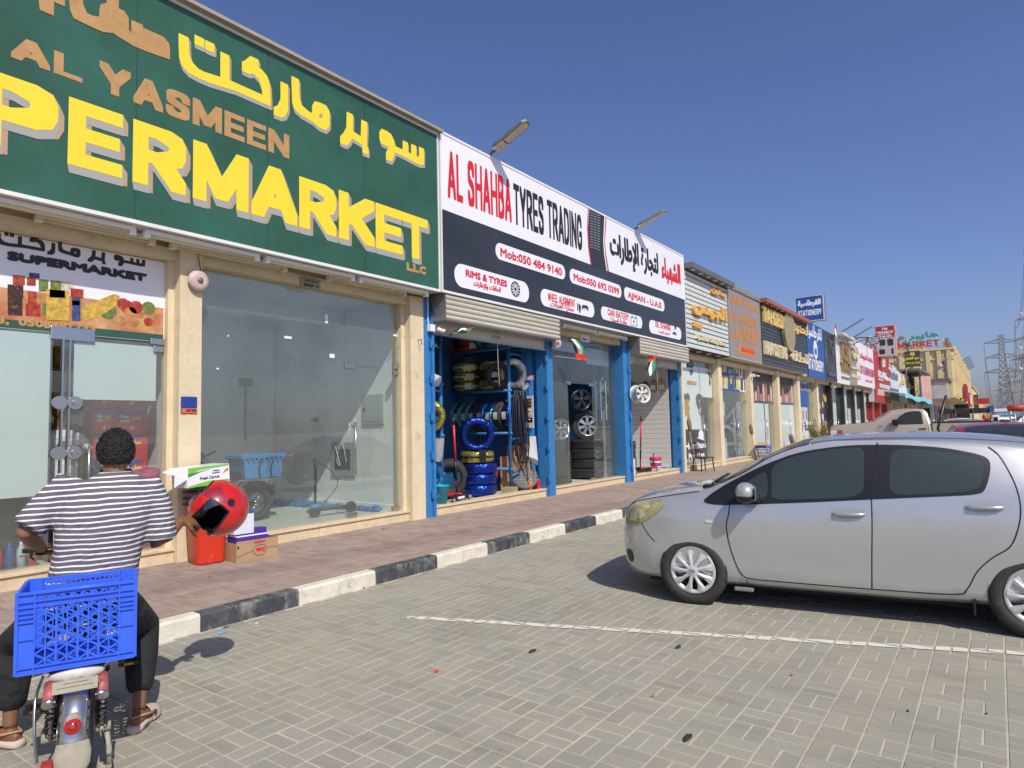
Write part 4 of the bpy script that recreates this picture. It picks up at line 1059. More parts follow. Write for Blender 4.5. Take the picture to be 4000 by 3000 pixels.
# lower awning (pale blue)
m_awn=pm('pale blue awning cloth',(.22,.55,.68),.7,nscale=1.5,namt=.15,coords='World')
t=thing('blue_awning','long pale blue cloth awning sagging over the far shop fronts','awning',(75,7,3.8))
mb=MB();N_=10
for i in range(N_):
    x0,x1=62+28*i/N_,62+28*(i+1)/N_;s0,s1=.12*math.sin(i*1.3),.12*math.sin((i+1)*1.3)
    mb.quad((x0,7.35,4.0),(x1,7.35,4.0),(x1,5.9,3.65+s1),(x0,5.9,3.65+s0));mb.quad((x0,5.9,3.65+s0),(x1,5.9,3.65+s1),(x1,5.88,3.3+s1),(x0,5.88,3.3+s0))
mb.quad((90,7.35,4.0),(90,5.9,3.65),(90.02,5.88,3.1),(90.02,7.3,3.3));obj('cloth',mb,m_awn,t)

# ================================================================ ROOFTOP AND PROJECTING SIGNS
t=thing('techmate_tower_sign','tall red and grey TECHMATE ELECTRONICS box sign on the roof','sign',(60,6.8,6.2))
m_tm=pm('deep red sign face',(.42,.025,.04),.45)
obj('box',MB().box(60,60.5,6.08,7.50,6.65,9.12),pm('pink side panel',(.62,.38,.38),.5),t);obj('face',MB().box(59.97,59.998,6.18,7.48,6.68,9.10),pm('pale grey sign face',(.50,.50,.50),.5),t);obj('header',MB().box(59.96,59.968,6.18,7.48,8.18,9.10),m_tm,t)
text_at('lettering','TM',(59.95,7.05,8.78),(0,-1,0),(0,0,1),.4,.2,m_wsign,t,.02);text_at('lettering','TECHMATE',(59.95,7.42,8.50),(0,-1,0),(0,0,1),1.16,.20,m_wsign,t,.02);text_at('lettering','ELECTRONICS',(59.95,7.3,8.38),(0,-1,0),(0,0,1),.9,.07,m_wsign,t,.005);text_at('lettering','055 244 9886',(59.95,7.40,8.21),(0,-1,0),(0,0,1),1.1,.12,m_wsign,t,.012)
for (y0,y1,z0,z1) in ((6.85,7.25,7.55,8.05),(6.28,6.7,7.5,8.05),(6.9,7.3,6.85,7.25),(6.3,6.45,6.8,7.3),(6.75,6.9,7.3,7.4),(7.1,7.3,7.35,7.45)):
    obj('product_print',MB().sheet(*union2([rrect(y1-y0,z1-z0,.08)]),(59.965,y1,z0),(0,-1,0),(0,0,1)),m_bsign,t)
obj('pole',MB().tube([(60.3,7.3,5.8),(60.3,7.3,6.7)],.06,8).tube([(60.3,6.3,5.8),(60.3,6.3,6.7)],.06,8),m_galv,t)
t=thing('spectacles_sign','giant red brown spectacles frame sign hanging out from the roofline','sign',(54,7.3,7.4))
m_spec=pm('reddish brown frame',(.28,.09,.07),.5)
def eyeglass(cy,mir):
    pts=[(cy+mir*y,z) for y,z in ((-.36,.22),(0,.27),(.33,.25),(.36,.05),(.26,-.22),(0,-.3),(-.22,-.26),(-.34,-.05))]
    return MB().tube([(54,p[0],7.42+p[1]) for p in spline(pts+[pts[0]],3)[:-1]],.055,6,closed=True)
obj('rim',eyeglass(7.68,1),m_spec,t);obj('rim',eyeglass(6.88,-1),m_spec,t);obj('bridge',MB().tube([(54,7.38,7.58),(54,7.28,7.63),(54,7.18,7.58)],.05,6).box(53.97,54.03,8.0,8.4,7.6,7.7),m_spec,t);obj('temple_rod',MB().tube([(54,6.5,7.7),(53.8,8.9,7.7)],.02,6),m_galv,t)
t=thing('pharmacy_crescent_sign','red crescent with green cup and snake pharmacy sign','sign',(66,6.2,7.2))
cr=[]
for k in range(20):
    a0,a1=math.radians(60+k*12),math.radians(60+(k+1)*12);w0=.12*math.sin(PI*k/20)+.015;w1=.12*math.sin(PI*(k+1)/20)+.015
    cr.append([(.72*math.cos(a0),.78*math.sin(a0)),(.72*math.cos(a1),.78*math.sin(a1)),((.72-w1)*math.cos(a1),(.78-w1)*math.sin(a1)),((.72-w0)*math.cos(a0),(.78-w0)*math.sin(a0))])
obj('crescent',MB().sheet(*union2(cr),(66,6.15,7.85),(0,-1,0),(0,0,1),(-.12,0,0)),m_red,t)
m_grn=pm('pharmacy green',(.02,.30,.12),.5)
obj('cup',MB().sheet(*union2([[(.05,.35),(.65,.35),(.5,.15),(.38,.1),(.38,-.55),(.55,-.68),(.15,-.68),(.32,-.55),(.32,.1),(.2,.15)]]),(66,6.25,7.85),(0,-1,0),(0,0,1),(-.1,0,0)),m_grn,t)
obj('snake',MB().tube([(65.85,5.9+.13*math.sin(i*.9),8.45-i*.085) for i in range(15)],.035,6),m_bsign,t)
obj('bracket',MB().tube([(66,6.8,7.85),(66,7.6,7.85)],.03,6),m_galv,t)
t=thing('restaurant_roof_sign','dark DUNYA AL SHAM roof sign with yellow lettering','sign',(75,6.3,6.5))
obj('board',MB().box(75,75.15,5.68,6.98,6.72,8.27),pm('dark olive board',(.07,.065,.05),.5),t)
text_at('arabic_lettering','دنيا الشام',(74.99,6.9,7.35),(0,-1,0),(0,0,1),1.15,.34,m_yel,t,.02);text_at('lettering','DUNYA AL SHAM',(74.99,6.92,7.02),(0,-1,0),(0,0,1),1.2,.17,m_yel,t,.012)
obj('logo',MB().sheet(*union2([rrect(.4,.35,.1)]),(74.99,6.5,7.8),(0,-1,0),(0,0,1)),m_gold3,t)
obj('frame_legs',MB().tube([(75.1,6.9,6.0),(75.1,6.9,6.75)],.04,6).tube([(75.1,7.6,6.0),(75.1,6.9,6.75)],.03,6).tube([(75.1,5.75,6.0),(75.1,5.75,6.75)],.04,6),m_galv,t)
# steel lattice sign frame with pale red panel, and grey box sign, near the cream block
t=thing('lattice_frame_sign','projecting faded pink sign panel on an open steel frame','sign',(84,6,3.4))
mb=MB()
for z in (3.5,5.0,6.5):mb.tube([(82,7.8,z),(82,6.3,z)],.05,6)
for y in (7.8,6.3):mb.tube([(82,y,0.2),(82,y,6.7)],.07,6)
mb.tube([(82,7.8,3.5),(82,6.3,5.0),(82,7.8,6.5)],.04,6);obj('steel_frame',mb,m_dgrey,t)
obj('panel',MB().add([(82,6.28,3.5),(90,5.9,3.5),(90,5.9,6.5),(82,6.28,6.5),(82,6.45,3.5),(90,6.1,3.5),(90,6.1,6.5),(82,6.45,6.5)],[(0,1,2,3),(4,7,6,5),(0,4,5,1),(1,5,6,2),(2,6,7,3),(3,7,4,0)]),pm('faded pink print',(.60,.33,.30),.6,nscale=.6,namt=.15,coords='World',dirt=((.65,.48,.35),.5,.5,.7)),t)
obj('hood',MB().box(78,90.5,5.9,8.0,6.55,6.75),pm('brown hood',(.18,.13,.10),.6),t)
t=thing('grey_box_sign','grey box sign with round pictures on its right side under a dark hood','sign',(88,5,3.6))
obj('box',MB().box(90.2,94.5,4.35,6.1,3.9,5.9),pm('light grey sheet',(.42,.43,.44),.5),t);obj('hood',MB().box(90,94.8,4.1,6.2,5.9,6.2),m_dgrey,t)
obj('yellow_print',MB().box(90.3,92.0,4.335,4.348,4.0,5.8),pm('yellow print',(.60,.50,.12),.6),t)
for i in range(5):obj('round_print',MB().sheet(*union2([ellipse(0,0,.5,.17,12)]),(93.2,4.34,4.15+i*.37),(1,0,0),(0,0,1)),m_bsign,t)

# ================================================================ FAR BUILDINGS
m_cb=pm('warm cream facade',(.66,.54,.32),.85,nscale=.5,namt=.06,coords='World',dirt=((.52,.42,.25),.6,.6,.8));m_cb2=pm('ochre facade panel',(.55,.43,.24),.85,nscale=.5,namt=.06,coords='World');m_win=pm('dark window',(.03,.035,.045),.15)
t=thing('cream_block','two storey cream block with jutting upper floor and rooftop letters','building',(110,8,0))
obj('upper_wall',MB().box(95,156,3.9,20,4.1,9.9),m_cb,t);obj('ground_floor_wall',MB().box(96,156,6.2,19.8,0,4.1),pm('whitewashed wall',(.62,.60,.55),.8,nscale=1,namt=.05,coords='World'),t)
obj('cornice',MB().box(94.7,156.3,3.65,20.2,9.9,10.15).box(94.85,156.2,3.8,20.1,8.75,8.9),m_cb,t)
obj('stair_tower',MB().box(99,104,7.2,12,10.15,11.3),m_cb2,t)
for x in [96.5+5.4*i for i in range(11)]:
    obj('facade_rib',MB().box(x,x+1.3,3.55,3.9,4.3,10.4),m_cb,t)
    obj('facade_rib',MB().box(x+2.4,x+2.9,3.72,3.9,4.3,8.7),m_cb2,t)
for y in (4.0,5.0,6.15,7.5,9):obj('end_rib',MB().box(94.75,95,y,y+.45,4.1,10.0),m_cb,t)
for y in (4.75,4.98,5.2):obj('vent_slot',MB().box(94.9,94.99,y,y+.10,9.05,9.6),pm('pale slot',(.72,.62,.42),.8),t)
w=obj('window',MB().box(94.93,94.998,4.75,5.28,7.3,8.45),m_win,t);obj('pane',MB().box(94.90,94.92,4.8,5.0,7.35,7.8),pm('reflecting pane',(.25,.27,.3),.1),w);obj('air_conditioner',MB().box(94.6,94.95,4.85,5.2,7.85,8.15),m_wsign,t);obj('recess',MB().box(94.94,94.997,4.74,5.3,4.6,7.25),m_cb2,t)
for i in range(9):
    x=97+6.4*i;obj('shopfront',MB().box(x,x+4.4,6.12,6.19,.2,3.2),[m_win,m_redp,m_dgrey,m_win,pm('orange shutter',(.6,.2,.05),.6)][i % 5],t)
obj('side_shopfront',MB().box(95.9,95.99,6.6,9.2,.2,2.9),m_win,t)
for i in range(7):obj('roof_spotlight',MB().tube([(118+i*4,3.6,10.1),(117.2+i*4,2.6,10.6)],.06,5),m_dgrey,t)
for x,lab in ((108,'framed dark red picture sign on the cream block'),(121,'white and pink framed sign on the cream block, the further one')):
    q=thing('framed_sign',lab,'sign',(x,3.5,4));obj('board',MB().box(x,x+6,3.1,3.4,4.0,6.2) if x < 110 else MB().box(x,x+9,3.1,3.4,3.4,5.4),m_tm if x < 110 else m_red,q);obj('face',MB().box(x+.4,x+5.6,3.06,3.095,4.3,5.9) if x < 110 else MB().box(x+.4,x+8.6,3.06,3.095,3.7,5.1),m_bsign if x < 110 else m_wsign,q)
# rooftop HYPERMARKET letters
t=thing('hypermarket_letters','red and green hypermarket letters on a rooftop frame of the cream block','sign',(96,8,10.2))
mr_=pm('weathered red letter',(.42,.05,.05),.5);mg_=pm('weathered green letter',(.05,.32,.22),.5)
text_at('lettering','HYPERMARKET',(96,13.2,10.55),(0,-1,0),(0,0,1),8.0,.75,mr_,t,.06,.15)
text_at('arabic_lettering','هايبر ماركت',(96,13.2,11.45),(0,-1,0),(0,0,1),8.0,.95,mg_,t,.07,.15)
text_at('lettering','HYPERMARKET',(96.3,4.6,10.6),(1,0,0),(0,0,1),12,.75,mr_,t,.06,.15)
text_at('arabic_lettering','هايبر ماركت',(98,4.6,11.1),(1,0,0),(0,0,1),12,.95,mg_,t,.07,.15)
mb=MB()
for y in (13,11.5,10,8.5,7,5.4):mb.tube([(96.3,y,10.1),(96.3,y,12.1)],.035,5);mb.tube([(97.3,y,10.1),(96.3,y,11.4)],.03,5)
for z in (10.5,11.4):mb.tube([(96.3,13.2,z),(96.3,5.0,z)],.03,5)
for x in range(97,108,2):mb.tube([(x,4.8,10.1),(x,4.8,11.8)],.035,5)
obj('frame',mb,m_galv,t)
t=thing('far_cream_block','second cream building further along with round green sign','building',(170,6,0))
obj('wall',MB().box(162,215,3.7,20,0,7.8),m_cb,t);obj('parapet',MB().box(161.7,215.3,3.5,20.2,7.8,8.2),m_cb2,t)
obj('front_wing',MB().box(215,290,3.5,12,0,6.6),m_cb2,t)
for i in range(6):obj('window',MB().box(166+8*i,170+8*i,3.64,3.69,4.2,6),m_win,t)
q=thing('round_green_sign','small round green sign on the second cream building','sign',(160,5,6.5));obj('disc',MB().sheet(*union2([ellipse(0,0,1.15,.85,20)]),(160.5,5.6,6.4),(0,-1,0),(0,0,1),(-.3,0,0)),m_grn,q);text_at('lettering','mobile',(160.15,6.3,6.3),(0,-1,0),(0,0,1),1.4,.3,m_gold3,q,.02);obj('arm',MB().tube([(161.5,9,6.5),(160.4,6.5,6.5)],.06,5),m_galv,q)
q=thing('tall_black_sign','tall plain black sign slab by the second cream building','sign',(150,4.5,0));obj('slab',MB().box(147,148,4.0,6.9,1.0,5.8),m_bsign,q);obj('rim',MB().box(146.9,147.95,3.9,4.0,.9,5.9).box(146.9,147.95,6.9,7.0,.9,5.9).box(146.9,147.95,3.9,7.0,5.8,5.92),m_galv,q)
q=thing('orange_square_sign','small dark sign with orange picture beyond the tall black slab','sign',(170,3.4,0));obj('board',MB().box(168,168.5,2.9,5.2,2.6,6.4),pm('dark brown board',(.06,.04,.03),.5),q);obj('picture',MB().box(167.9,167.99,3.1,5.0,4.2,5.9),pm('orange picture',(.45,.11,.03),.6),q);obj('post',MB().box(168,168.4,3.9,4.2,0,2.6),m_dgrey,q)
q=thing('red_arrow_sign','small red outlined sign jutting from the furthest shops','sign',(200,2.9,5));obj('board',MB().box(200,200.4,1.2,3.4,4.9,6.3),m_tm,q)
q=thing('small_blue_sign','tiny blue and white sign at the far end of the street','sign',(240,2.5,4));obj('board',MB().box(240,240.4,.5,2.0,3.2,5.0),m_blu,q);obj('post',MB().box(240,240.3,2.0,2.3,0,5.0),m_dgrey,q)
t=thing('distant_shops','low jumble of distant shops where the street ends','building',(300,6,0))
for i in range(12):obj('shop_unit',MB().box(292+i*22,312+i*22,2.5+random.uniform(-1,1),16,0,random.uniform(4.5,8)),[m_cb,m_cb2,m_bgrey,m_tm][i % 4],t)

# ================================================================ PYLONS AND POWER LINES
m_pyl=pm('galvanised lattice steel',(.26,.25,.25),.6,metal=.2)
def pylon(x,y,label,Hh=62,sc=1.0,r=.16):
    t=thing('pylon',label,'pylon',(x,y,0),'lattice pylons of the power line')
    mb=MB()
    def wd(z):return 5.2*(1-z/(Hh*1.02))**1.25*sc+.75
    zs_=[0,8,15,21,26,31,35,39,43,47,51,55,59,Hh]
    zs_=[z*Hh/62 for z in zs_]
    for sx in (-1,1):
        for sy in (-1,1):mb.tube([(x+sx*wd(z),y+sy*wd(z),z) for z in zs_],r,4,smooth=False)
    for z0,z1 in zip(zs_,zs_[1:]):
        a,b=wd(z0),wd(z1)
        for (p,q_) in (((-1,-1),(1,-1)),((1,-1),(1,1)),((1,1),(-1,1)),((-1,1),(-1,-1))):
            mb.tube([(x+p[0]*a,y+p[1]*a,z0),(x+q_[0]*b,y+q_[1]*b,z1)],r*.6,3,smooth=False,caps=False)
            mb.tube([(x+q_[0]*a,y+q_[1]*a,z0),(x+p[0]*b,y+p[1]*b,z1)],r*.6,3,smooth=False,caps=False)
            mb.tube([(x+p[0]*b,y+p[1]*b,z1),(x+q_[0]*b,y+q_[1]*b,z1)],r*.6,3,smooth=False,caps=False)
    obj('tower',mb,m_pyl,t)
    tips=[]
    for z in (34,45,56):
        z *= Hh/62
        for s in (-1,1):
            L_=(11.5 if z < 40 else 10.5)*sc;am=MB();tip=Vector((x,y+s*L_,z+.6))
            for ox in (-1,1):
                w_=wd(z)
                am.tube([(x+ox*w_,y+s*w_,z),tip],r*.8,4,smooth=False);am.tube([(x+ox*w_,y+s*w_,z+3),tip],r*.8,4,smooth=False)
                for k in range(1,7):
                    f=k/7;g=(k+1)/7;lo=Vector((x+ox*w_,y+s*w_,z)).lerp(tip,f);hi=Vector((x+ox*w_,y+s*w_,z+3)).lerp(tip,min(1,g-.07));am.tube([lo,hi],r*.5,3,smooth=False,caps=False)
            obj('arm',am,m_pyl,t)
            obj('insulator',MB().tube([tip,tip-Vector((0,0,4.2))],.16,5),m_dgrey,t)
            tips.append(tip-Vector((0,0,4.2)))
    tips += [Vector((x,y-2,Hh)),Vector((x,y+2,Hh))]
    return tips
specs=[(272,-21,'nearest and tallest pylon, cut by the right edge'),(470,-22,'second pylon along the line'),(600,-6,'third pylon, slender and left of the second'),(800,-24,'fourth pylon of the line, hazy'),(1150,-16,'fifth pylon, faint in the haze'),(1700,-10,'furthest faint pylon near the horizon')]
# shared line direction; cables sag between successive pylons
T_=[pylon(x,y,l,62,1.0,.17+.00016*x) for x,y,l in specs]
def cable_set(ia,ib,label):
    mb=MB()
    for a,b in zip(T_[ia],T_[ib]):
        sag=(a-b).length*.035
        for o_ in ((-.25,.25) if (a-b).length < 400 else (0,)):
            mb.tube([a.lerp(b,k/16)+Vector((0,o_,-4*sag*(k/16)*(1-k/16))) for k in range(17)],.05+.00012*(a.x+b.x)/2,3,smooth=False,caps=False)
    o=obj('power_cables',mb,m_pyl);tag(o,label,'power lines','sagging cables between the pylons')
cable_set(0,1,'sagging cables between the nearest and second pylon');cable_set(1,3,'sagging cables between the second and fourth pylon');cable_set(3,4,'sagging cables between the fourth and fifth pylon');cable_set(2,5,'sagging cables from the third pylon to the furthest')
T0=[v+Vector((-300,4,0)) for v in T_[0]]
mb=MB()
for a,b in zip(T0,T_[0]):
    mb.tube([a.lerp(b,k/16)-Vector((0,0,36*(k/16)*(1-k/16))) for k in range(17)],.05,3,smooth=False,caps=False)
tag(obj('power_cables',mb,m_pyl),'cables running from the nearest pylon towards the viewer','power lines','sagging cables between the pylons')
# spherical marker balls on the cables
for i,(f,k) in enumerate(((.18,1),(.30,3),(.42,5),(.55,1),(.68,3))):
    a,b=T_[0][k],T_[1][k];p=a.lerp(b,f)-Vector((0,0,4*(a-b).length*.035*f*(1-f)))
    tag(obj('marker_ball',MB().sphere(p,.75,10,7),m_wsign),['lowest','second','middle','fourth','highest'][i]+' white marker ball on the power cables','marker ball','white marker balls on the cables')
# floodlight mast across the sandy plain (behind the viewer, seen in the empty shop's glass)
t=thing('floodlight_mast','tall floodlight mast far behind, mirrored in the empty shop glass','mast',(62,-118,0))
p=atY(958,1600,GYP);d=Vector((p.x,p.y-0,p.z-CH));far=150
mx_,my_=p.x+d.x/d.y*far,GYP-far
for o_ in [t]:o_.location=(mx_,my_,0);LOC[t.name]=Vector((mx_,my_,0))
obj('mast',MB().cyl((mx_,my_,0),(mx_,my_,15),.45,.25,8),m_dgrey,t)
obj('lamp_frame',MB().box(mx_-2,mx_+2,my_-.3,my_+.3,14.2,14.6).box(mx_-1.9,mx_+1.9,my_-.3,my_+.3,16,16.3),m_dgrey,t)
for i in range(4):
    for z in (14.7,15.5):obj('floodlight',MB().box(mx_-1.9+i*1.05,mx_-1.2+i*1.05,my_-.3,my_+.3,z,z+.6),m_dgrey,t)

# ================================================================ VEHICLES
def pchip(xs,ys):
    n=len(xs);h=[xs[i+1]-xs[i] for i in range(n-1)];d=[(ys[i+1]-ys[i])/h[i] for i in range(n-1)];m=[0]*n
    for i in range(1,n-1):m[i]=0 if d[i-1]*d[i] <= 0 else 2*d[i-1]*d[i]/(d[i-1]+d[i])
    m[0]=d[0];m[-1]=d[-1]
    def f(x):
        if x <= xs[0]:return ys[0]
        if x >= xs[-1]:return ys[-1]
        i=0
        while xs[i+1] < x:i += 1
        t=(x-xs[i])/h[i];t2,t3=t*t,t*t*t
        return (2*t3-3*t2+1)*ys[i]+(t3-2*t2+t)*h[i]*m[i]+(-2*t3+3*t2)*ys[i+1]+(t3-t2)*h[i]*m[i+1]
    return f
class Shell:
    """car body skin lofted from a table: s -> [(y,z) from floor to roof centre]; y is half width"""
    def __init__(S,tab,ns=56,sub=3):
        ks=[r[0] for r in tab];nv=len(tab[0][1]);S.s0,S.s1=ks[0],ks[-1]
        S.fy=[pchip(ks,[r[1][v][0] for r in tab]) for v in range(nv)];S.fz=[pchip(ks,[r[1][v][1] for r in tab]) for v in range(nv)]
        S.nv=nv
        stations=sorted(set([S.s0+(S.s1-S.s0)*i/ns for i in range(ns+1)]+ks));S.mb=MB();rows=[]
        for s in stations:
            half=S.section(s,sub);full=[(-y,z) for y,z in half]+[(y,z) for y,z in reversed(half[:-1])]
            rows.append([(s,y,z) for y,z in full])
        m=len(rows[0]);vs=[p for r in rows for p in r];fs=[]
        for i in range(len(rows)-1):
            for k in range(m-1):fs.append((i*m+k,i*m+k+1,(i+1)*m+k+1,(i+1)*m+k))
            fs.append((i*m+m-1,i*m,(i+1)*m,(i+1)*m+m-1))
        fs.append(tuple(reversed(range(m))));o=(len(rows)-1)*m;fs.append(tuple(range(o,o+m)))
        S.mb.add(vs,fs,True)
        S.bvh=BVHTree.FromPolygons([Vector(v) for v in vs],[list(f) for f in fs[:-2]])
    def section(S,s,sub=3):
        P=[(f(s),g(s)) for f,g in zip(S.fy,S.fz)]
        out=[]
        for i in range(len(P)-1):
            a=P[max(i-1,0)];b=P[i];c=P[i+1];d=P[min(i+2,len(P)-1)] if i+2 < len(P) else (-P[i][0],P[i][1])
            n_=1 if i < 2 else sub
            for k in range(n_):
                t=k/n_
                if i < 2:out.append((b[0]+(c[0]-b[0])*t,b[1]+(c[1]-b[1])*t));continue
                out.append(tuple(.5*((2*b[j])+(-a[j]+c[j])*t+(2*a[j]-5*b[j]+4*c[j]-d[j])*t*t+(-a[j]+3*b[j]-3*c[j]+d[j])*t**3)*1 for j in (0,1)))
        out.append(P[-1]);return out
    def at(S,s,v):
        sec=S.section(s,3);i=v;
        # v is given in control units (0..nv-1)
        idx=0;pos=0.0
        steps=[1 if i_ < 2 else 3 for i_ in range(S.nv-1)];c=int(min(v,S.nv-1.0001));base=sum(steps[:c]);f=(v-c)*steps[c];k=base+int(f);t=f-int(f)
        a,b=sec[k],sec[min(k+1,len(sec)-1)]
        return (a[0]+(b[0]-a[0])*t,a[1]+(b[1]-a[1])*t)
    def side(S,s,z,side=-1,off=.003):
        h=S.bvh.ray_cast(Vector((s,side*4,z)),Vector((0,-side,0)))
        if h[0] is None:return None
        n=h[1] if h[1].y*side > 0 else -h[1]
        if n.y*side < .35:n=Vector((0,side,0))
        return h[0]+n*off
    def patch(S,poly,side=-1,off=.003,grid=.06,rnd=0,holes=()):
        for _ in range(rnd):poly=[tuple(a[j]+(b[j]-a[j])*f for j in (0,1)) for a,b in zip(poly,poly[1:]+poly[:1]) for f in (.22,.78)]
        x0=min(p[0] for p in poly);x1=max(p[0] for p in poly);z0=min(p[1] for p in poly);z1=max(p[1] for p in poly)
        def inside(q):
            c=False;j=len(poly)-1
            for i in range(len(poly)):
                a,b=poly[i],poly[j]
                if (a[1] > q[1]) != (b[1] > q[1]) and q[0] < (b[0]-a[0])*(q[1]-a[1])/(b[1]-a[1])+a[0]:c=not c
                j=i
            return c
        dense=[]
        for i in range(len(poly)):
            a,b=poly[i],poly[(i+1) % len(poly)];n_=max(1,int(math.hypot(b[0]-a[0],b[1]-a[1])/grid))
            for k in range(n_):dense.append((a[0]+(b[0]-a[0])*k/n_,a[1]+(b[1]-a[1])*k/n_))
        ar=sum(dense[i-1][0]*dense[i][1]-dense[i][0]*dense[i-1][1] for i in range(len(dense)))
        if ar < 0:dense.reverse()
        V=[Vector(p) for p in dense];F=[list(range(len(V)))]
        x=x0+grid/2
        while x < x1:
            z=z0+grid/2
            while z < z1:
                if inside((x,z)):V.append(Vector((x,z)))
                z += grid
            x += grid
        E_=[]
        for hp in holes:
            o=len(V);V += [Vector(p) for p in hp];E_ += [(o+i,o+(i+1) % len(hp)) for i in range(len(hp))]
        r=delaunay_2d_cdt(V,E_,F,0,1e-6)
        def inh(f,P):
            q=[sum(r[0][k][j] for k in f)/3 for j in (0,1)];c=False
            for a,b in zip(P,P[1:]+P[:1]):
                if (a[1] > q[1]) != (b[1] > q[1]) and q[0] < (b[0]-a[0])*(q[1]-a[1])/(b[1]-a[1])+a[0]:c=not c
            return c
        pts=[S.side(p[0],p[1],side,off) or Vector((p[0],side*.6,p[1])) for p in r[0]]
        mb=MB();fs=[tuple(f) if side < 0 else tuple(reversed(f)) for f,og in zip(r[2],r[5]) if og and not any(inh(f,P) for P in holes)]
        mb.add(pts,fs,True);return mb
    def strip(S,pts,w=.008,side=-1,off=.0016,mb=None):
        mb=mb or MB();pts=spline(pts,5) if len(pts) > 2 else [tuple(a+(b-a)*k/12 for a,b in zip(pts[0],pts[1])) for k in range(13)]
        for a,b in zip(pts,pts[1:]):
            dx,dz=b[0]-a[0],b[1]-a[1];l=math.hypot(dx,dz)
            if l < 1e-5:continue
            nx,nz=-dz/l*w/2,dx/l*w/2
            q=[S.side(a[0]+nx,a[1]+nz,side,off),S.side(a[0]-nx,a[1]-nz,side,off),S.side(b[0]-nx,b[1]-nz,side,off),S.side(b[0]+nx,b[1]+nz,side,off)]
            if all(q):mb.quad(*(q if side > 0 else reversed(q)))
        return mb
def sharp(me,deg=35):
    try:me.set_sharp_from_angle(angle=math.radians(deg))
    except Exception:pass
def cut(mb,mat,cutters,cmat):
    """body mesh with wheel arches cut out (exact boolean)"""
    me=mb.mesh('body',mat);me.materials.append(cmat)
    o=bpy.data.objects.new('tmp_body',me);COL.objects.link(o);tmp=[o]
    for c in cutters:
        cm_=c.mesh('cutter',cmat);co=bpy.data.objects.new('tmp_cut',cm_);COL.objects.link(co);tmp.append(co)
        md=o.modifiers.new('b','BOOLEAN');md.operation='DIFFERENCE';md.object=co;md.solver='EXACT'
        try:md.material_mode='TRANSFER'
        except Exception:pass
    dg=bpy.context.evaluated_depsgraph_get();dg.update()
    res=bpy.data.meshes.new_from_object(o.evaluated_get(dg));res.name='body'
    for t_ in tmp:bpy.data.objects.remove(t_)
    return res
m_tyre=pm('tyre rubber',(.035,.034,.033),.75,nscale=20,namt=.2,dirt=((.10,.09,.08),12,.55,.8),bump=.3,bscale=90)
m_hub=pm('silver hubcap',(.66,.67,.68),.35,metal=.35)
m_cglass=pm('dark tinted car glass',(.030,.034,.028),.04,spec=.45)
m_seam=pm('panel gap',(.01,.01,.012),.8)
m_blk=pm('black trim plastic',(.012,.012,.013),.35)
m_chrome=pm('chrome',(.75,.76,.78),.08,metal=1)
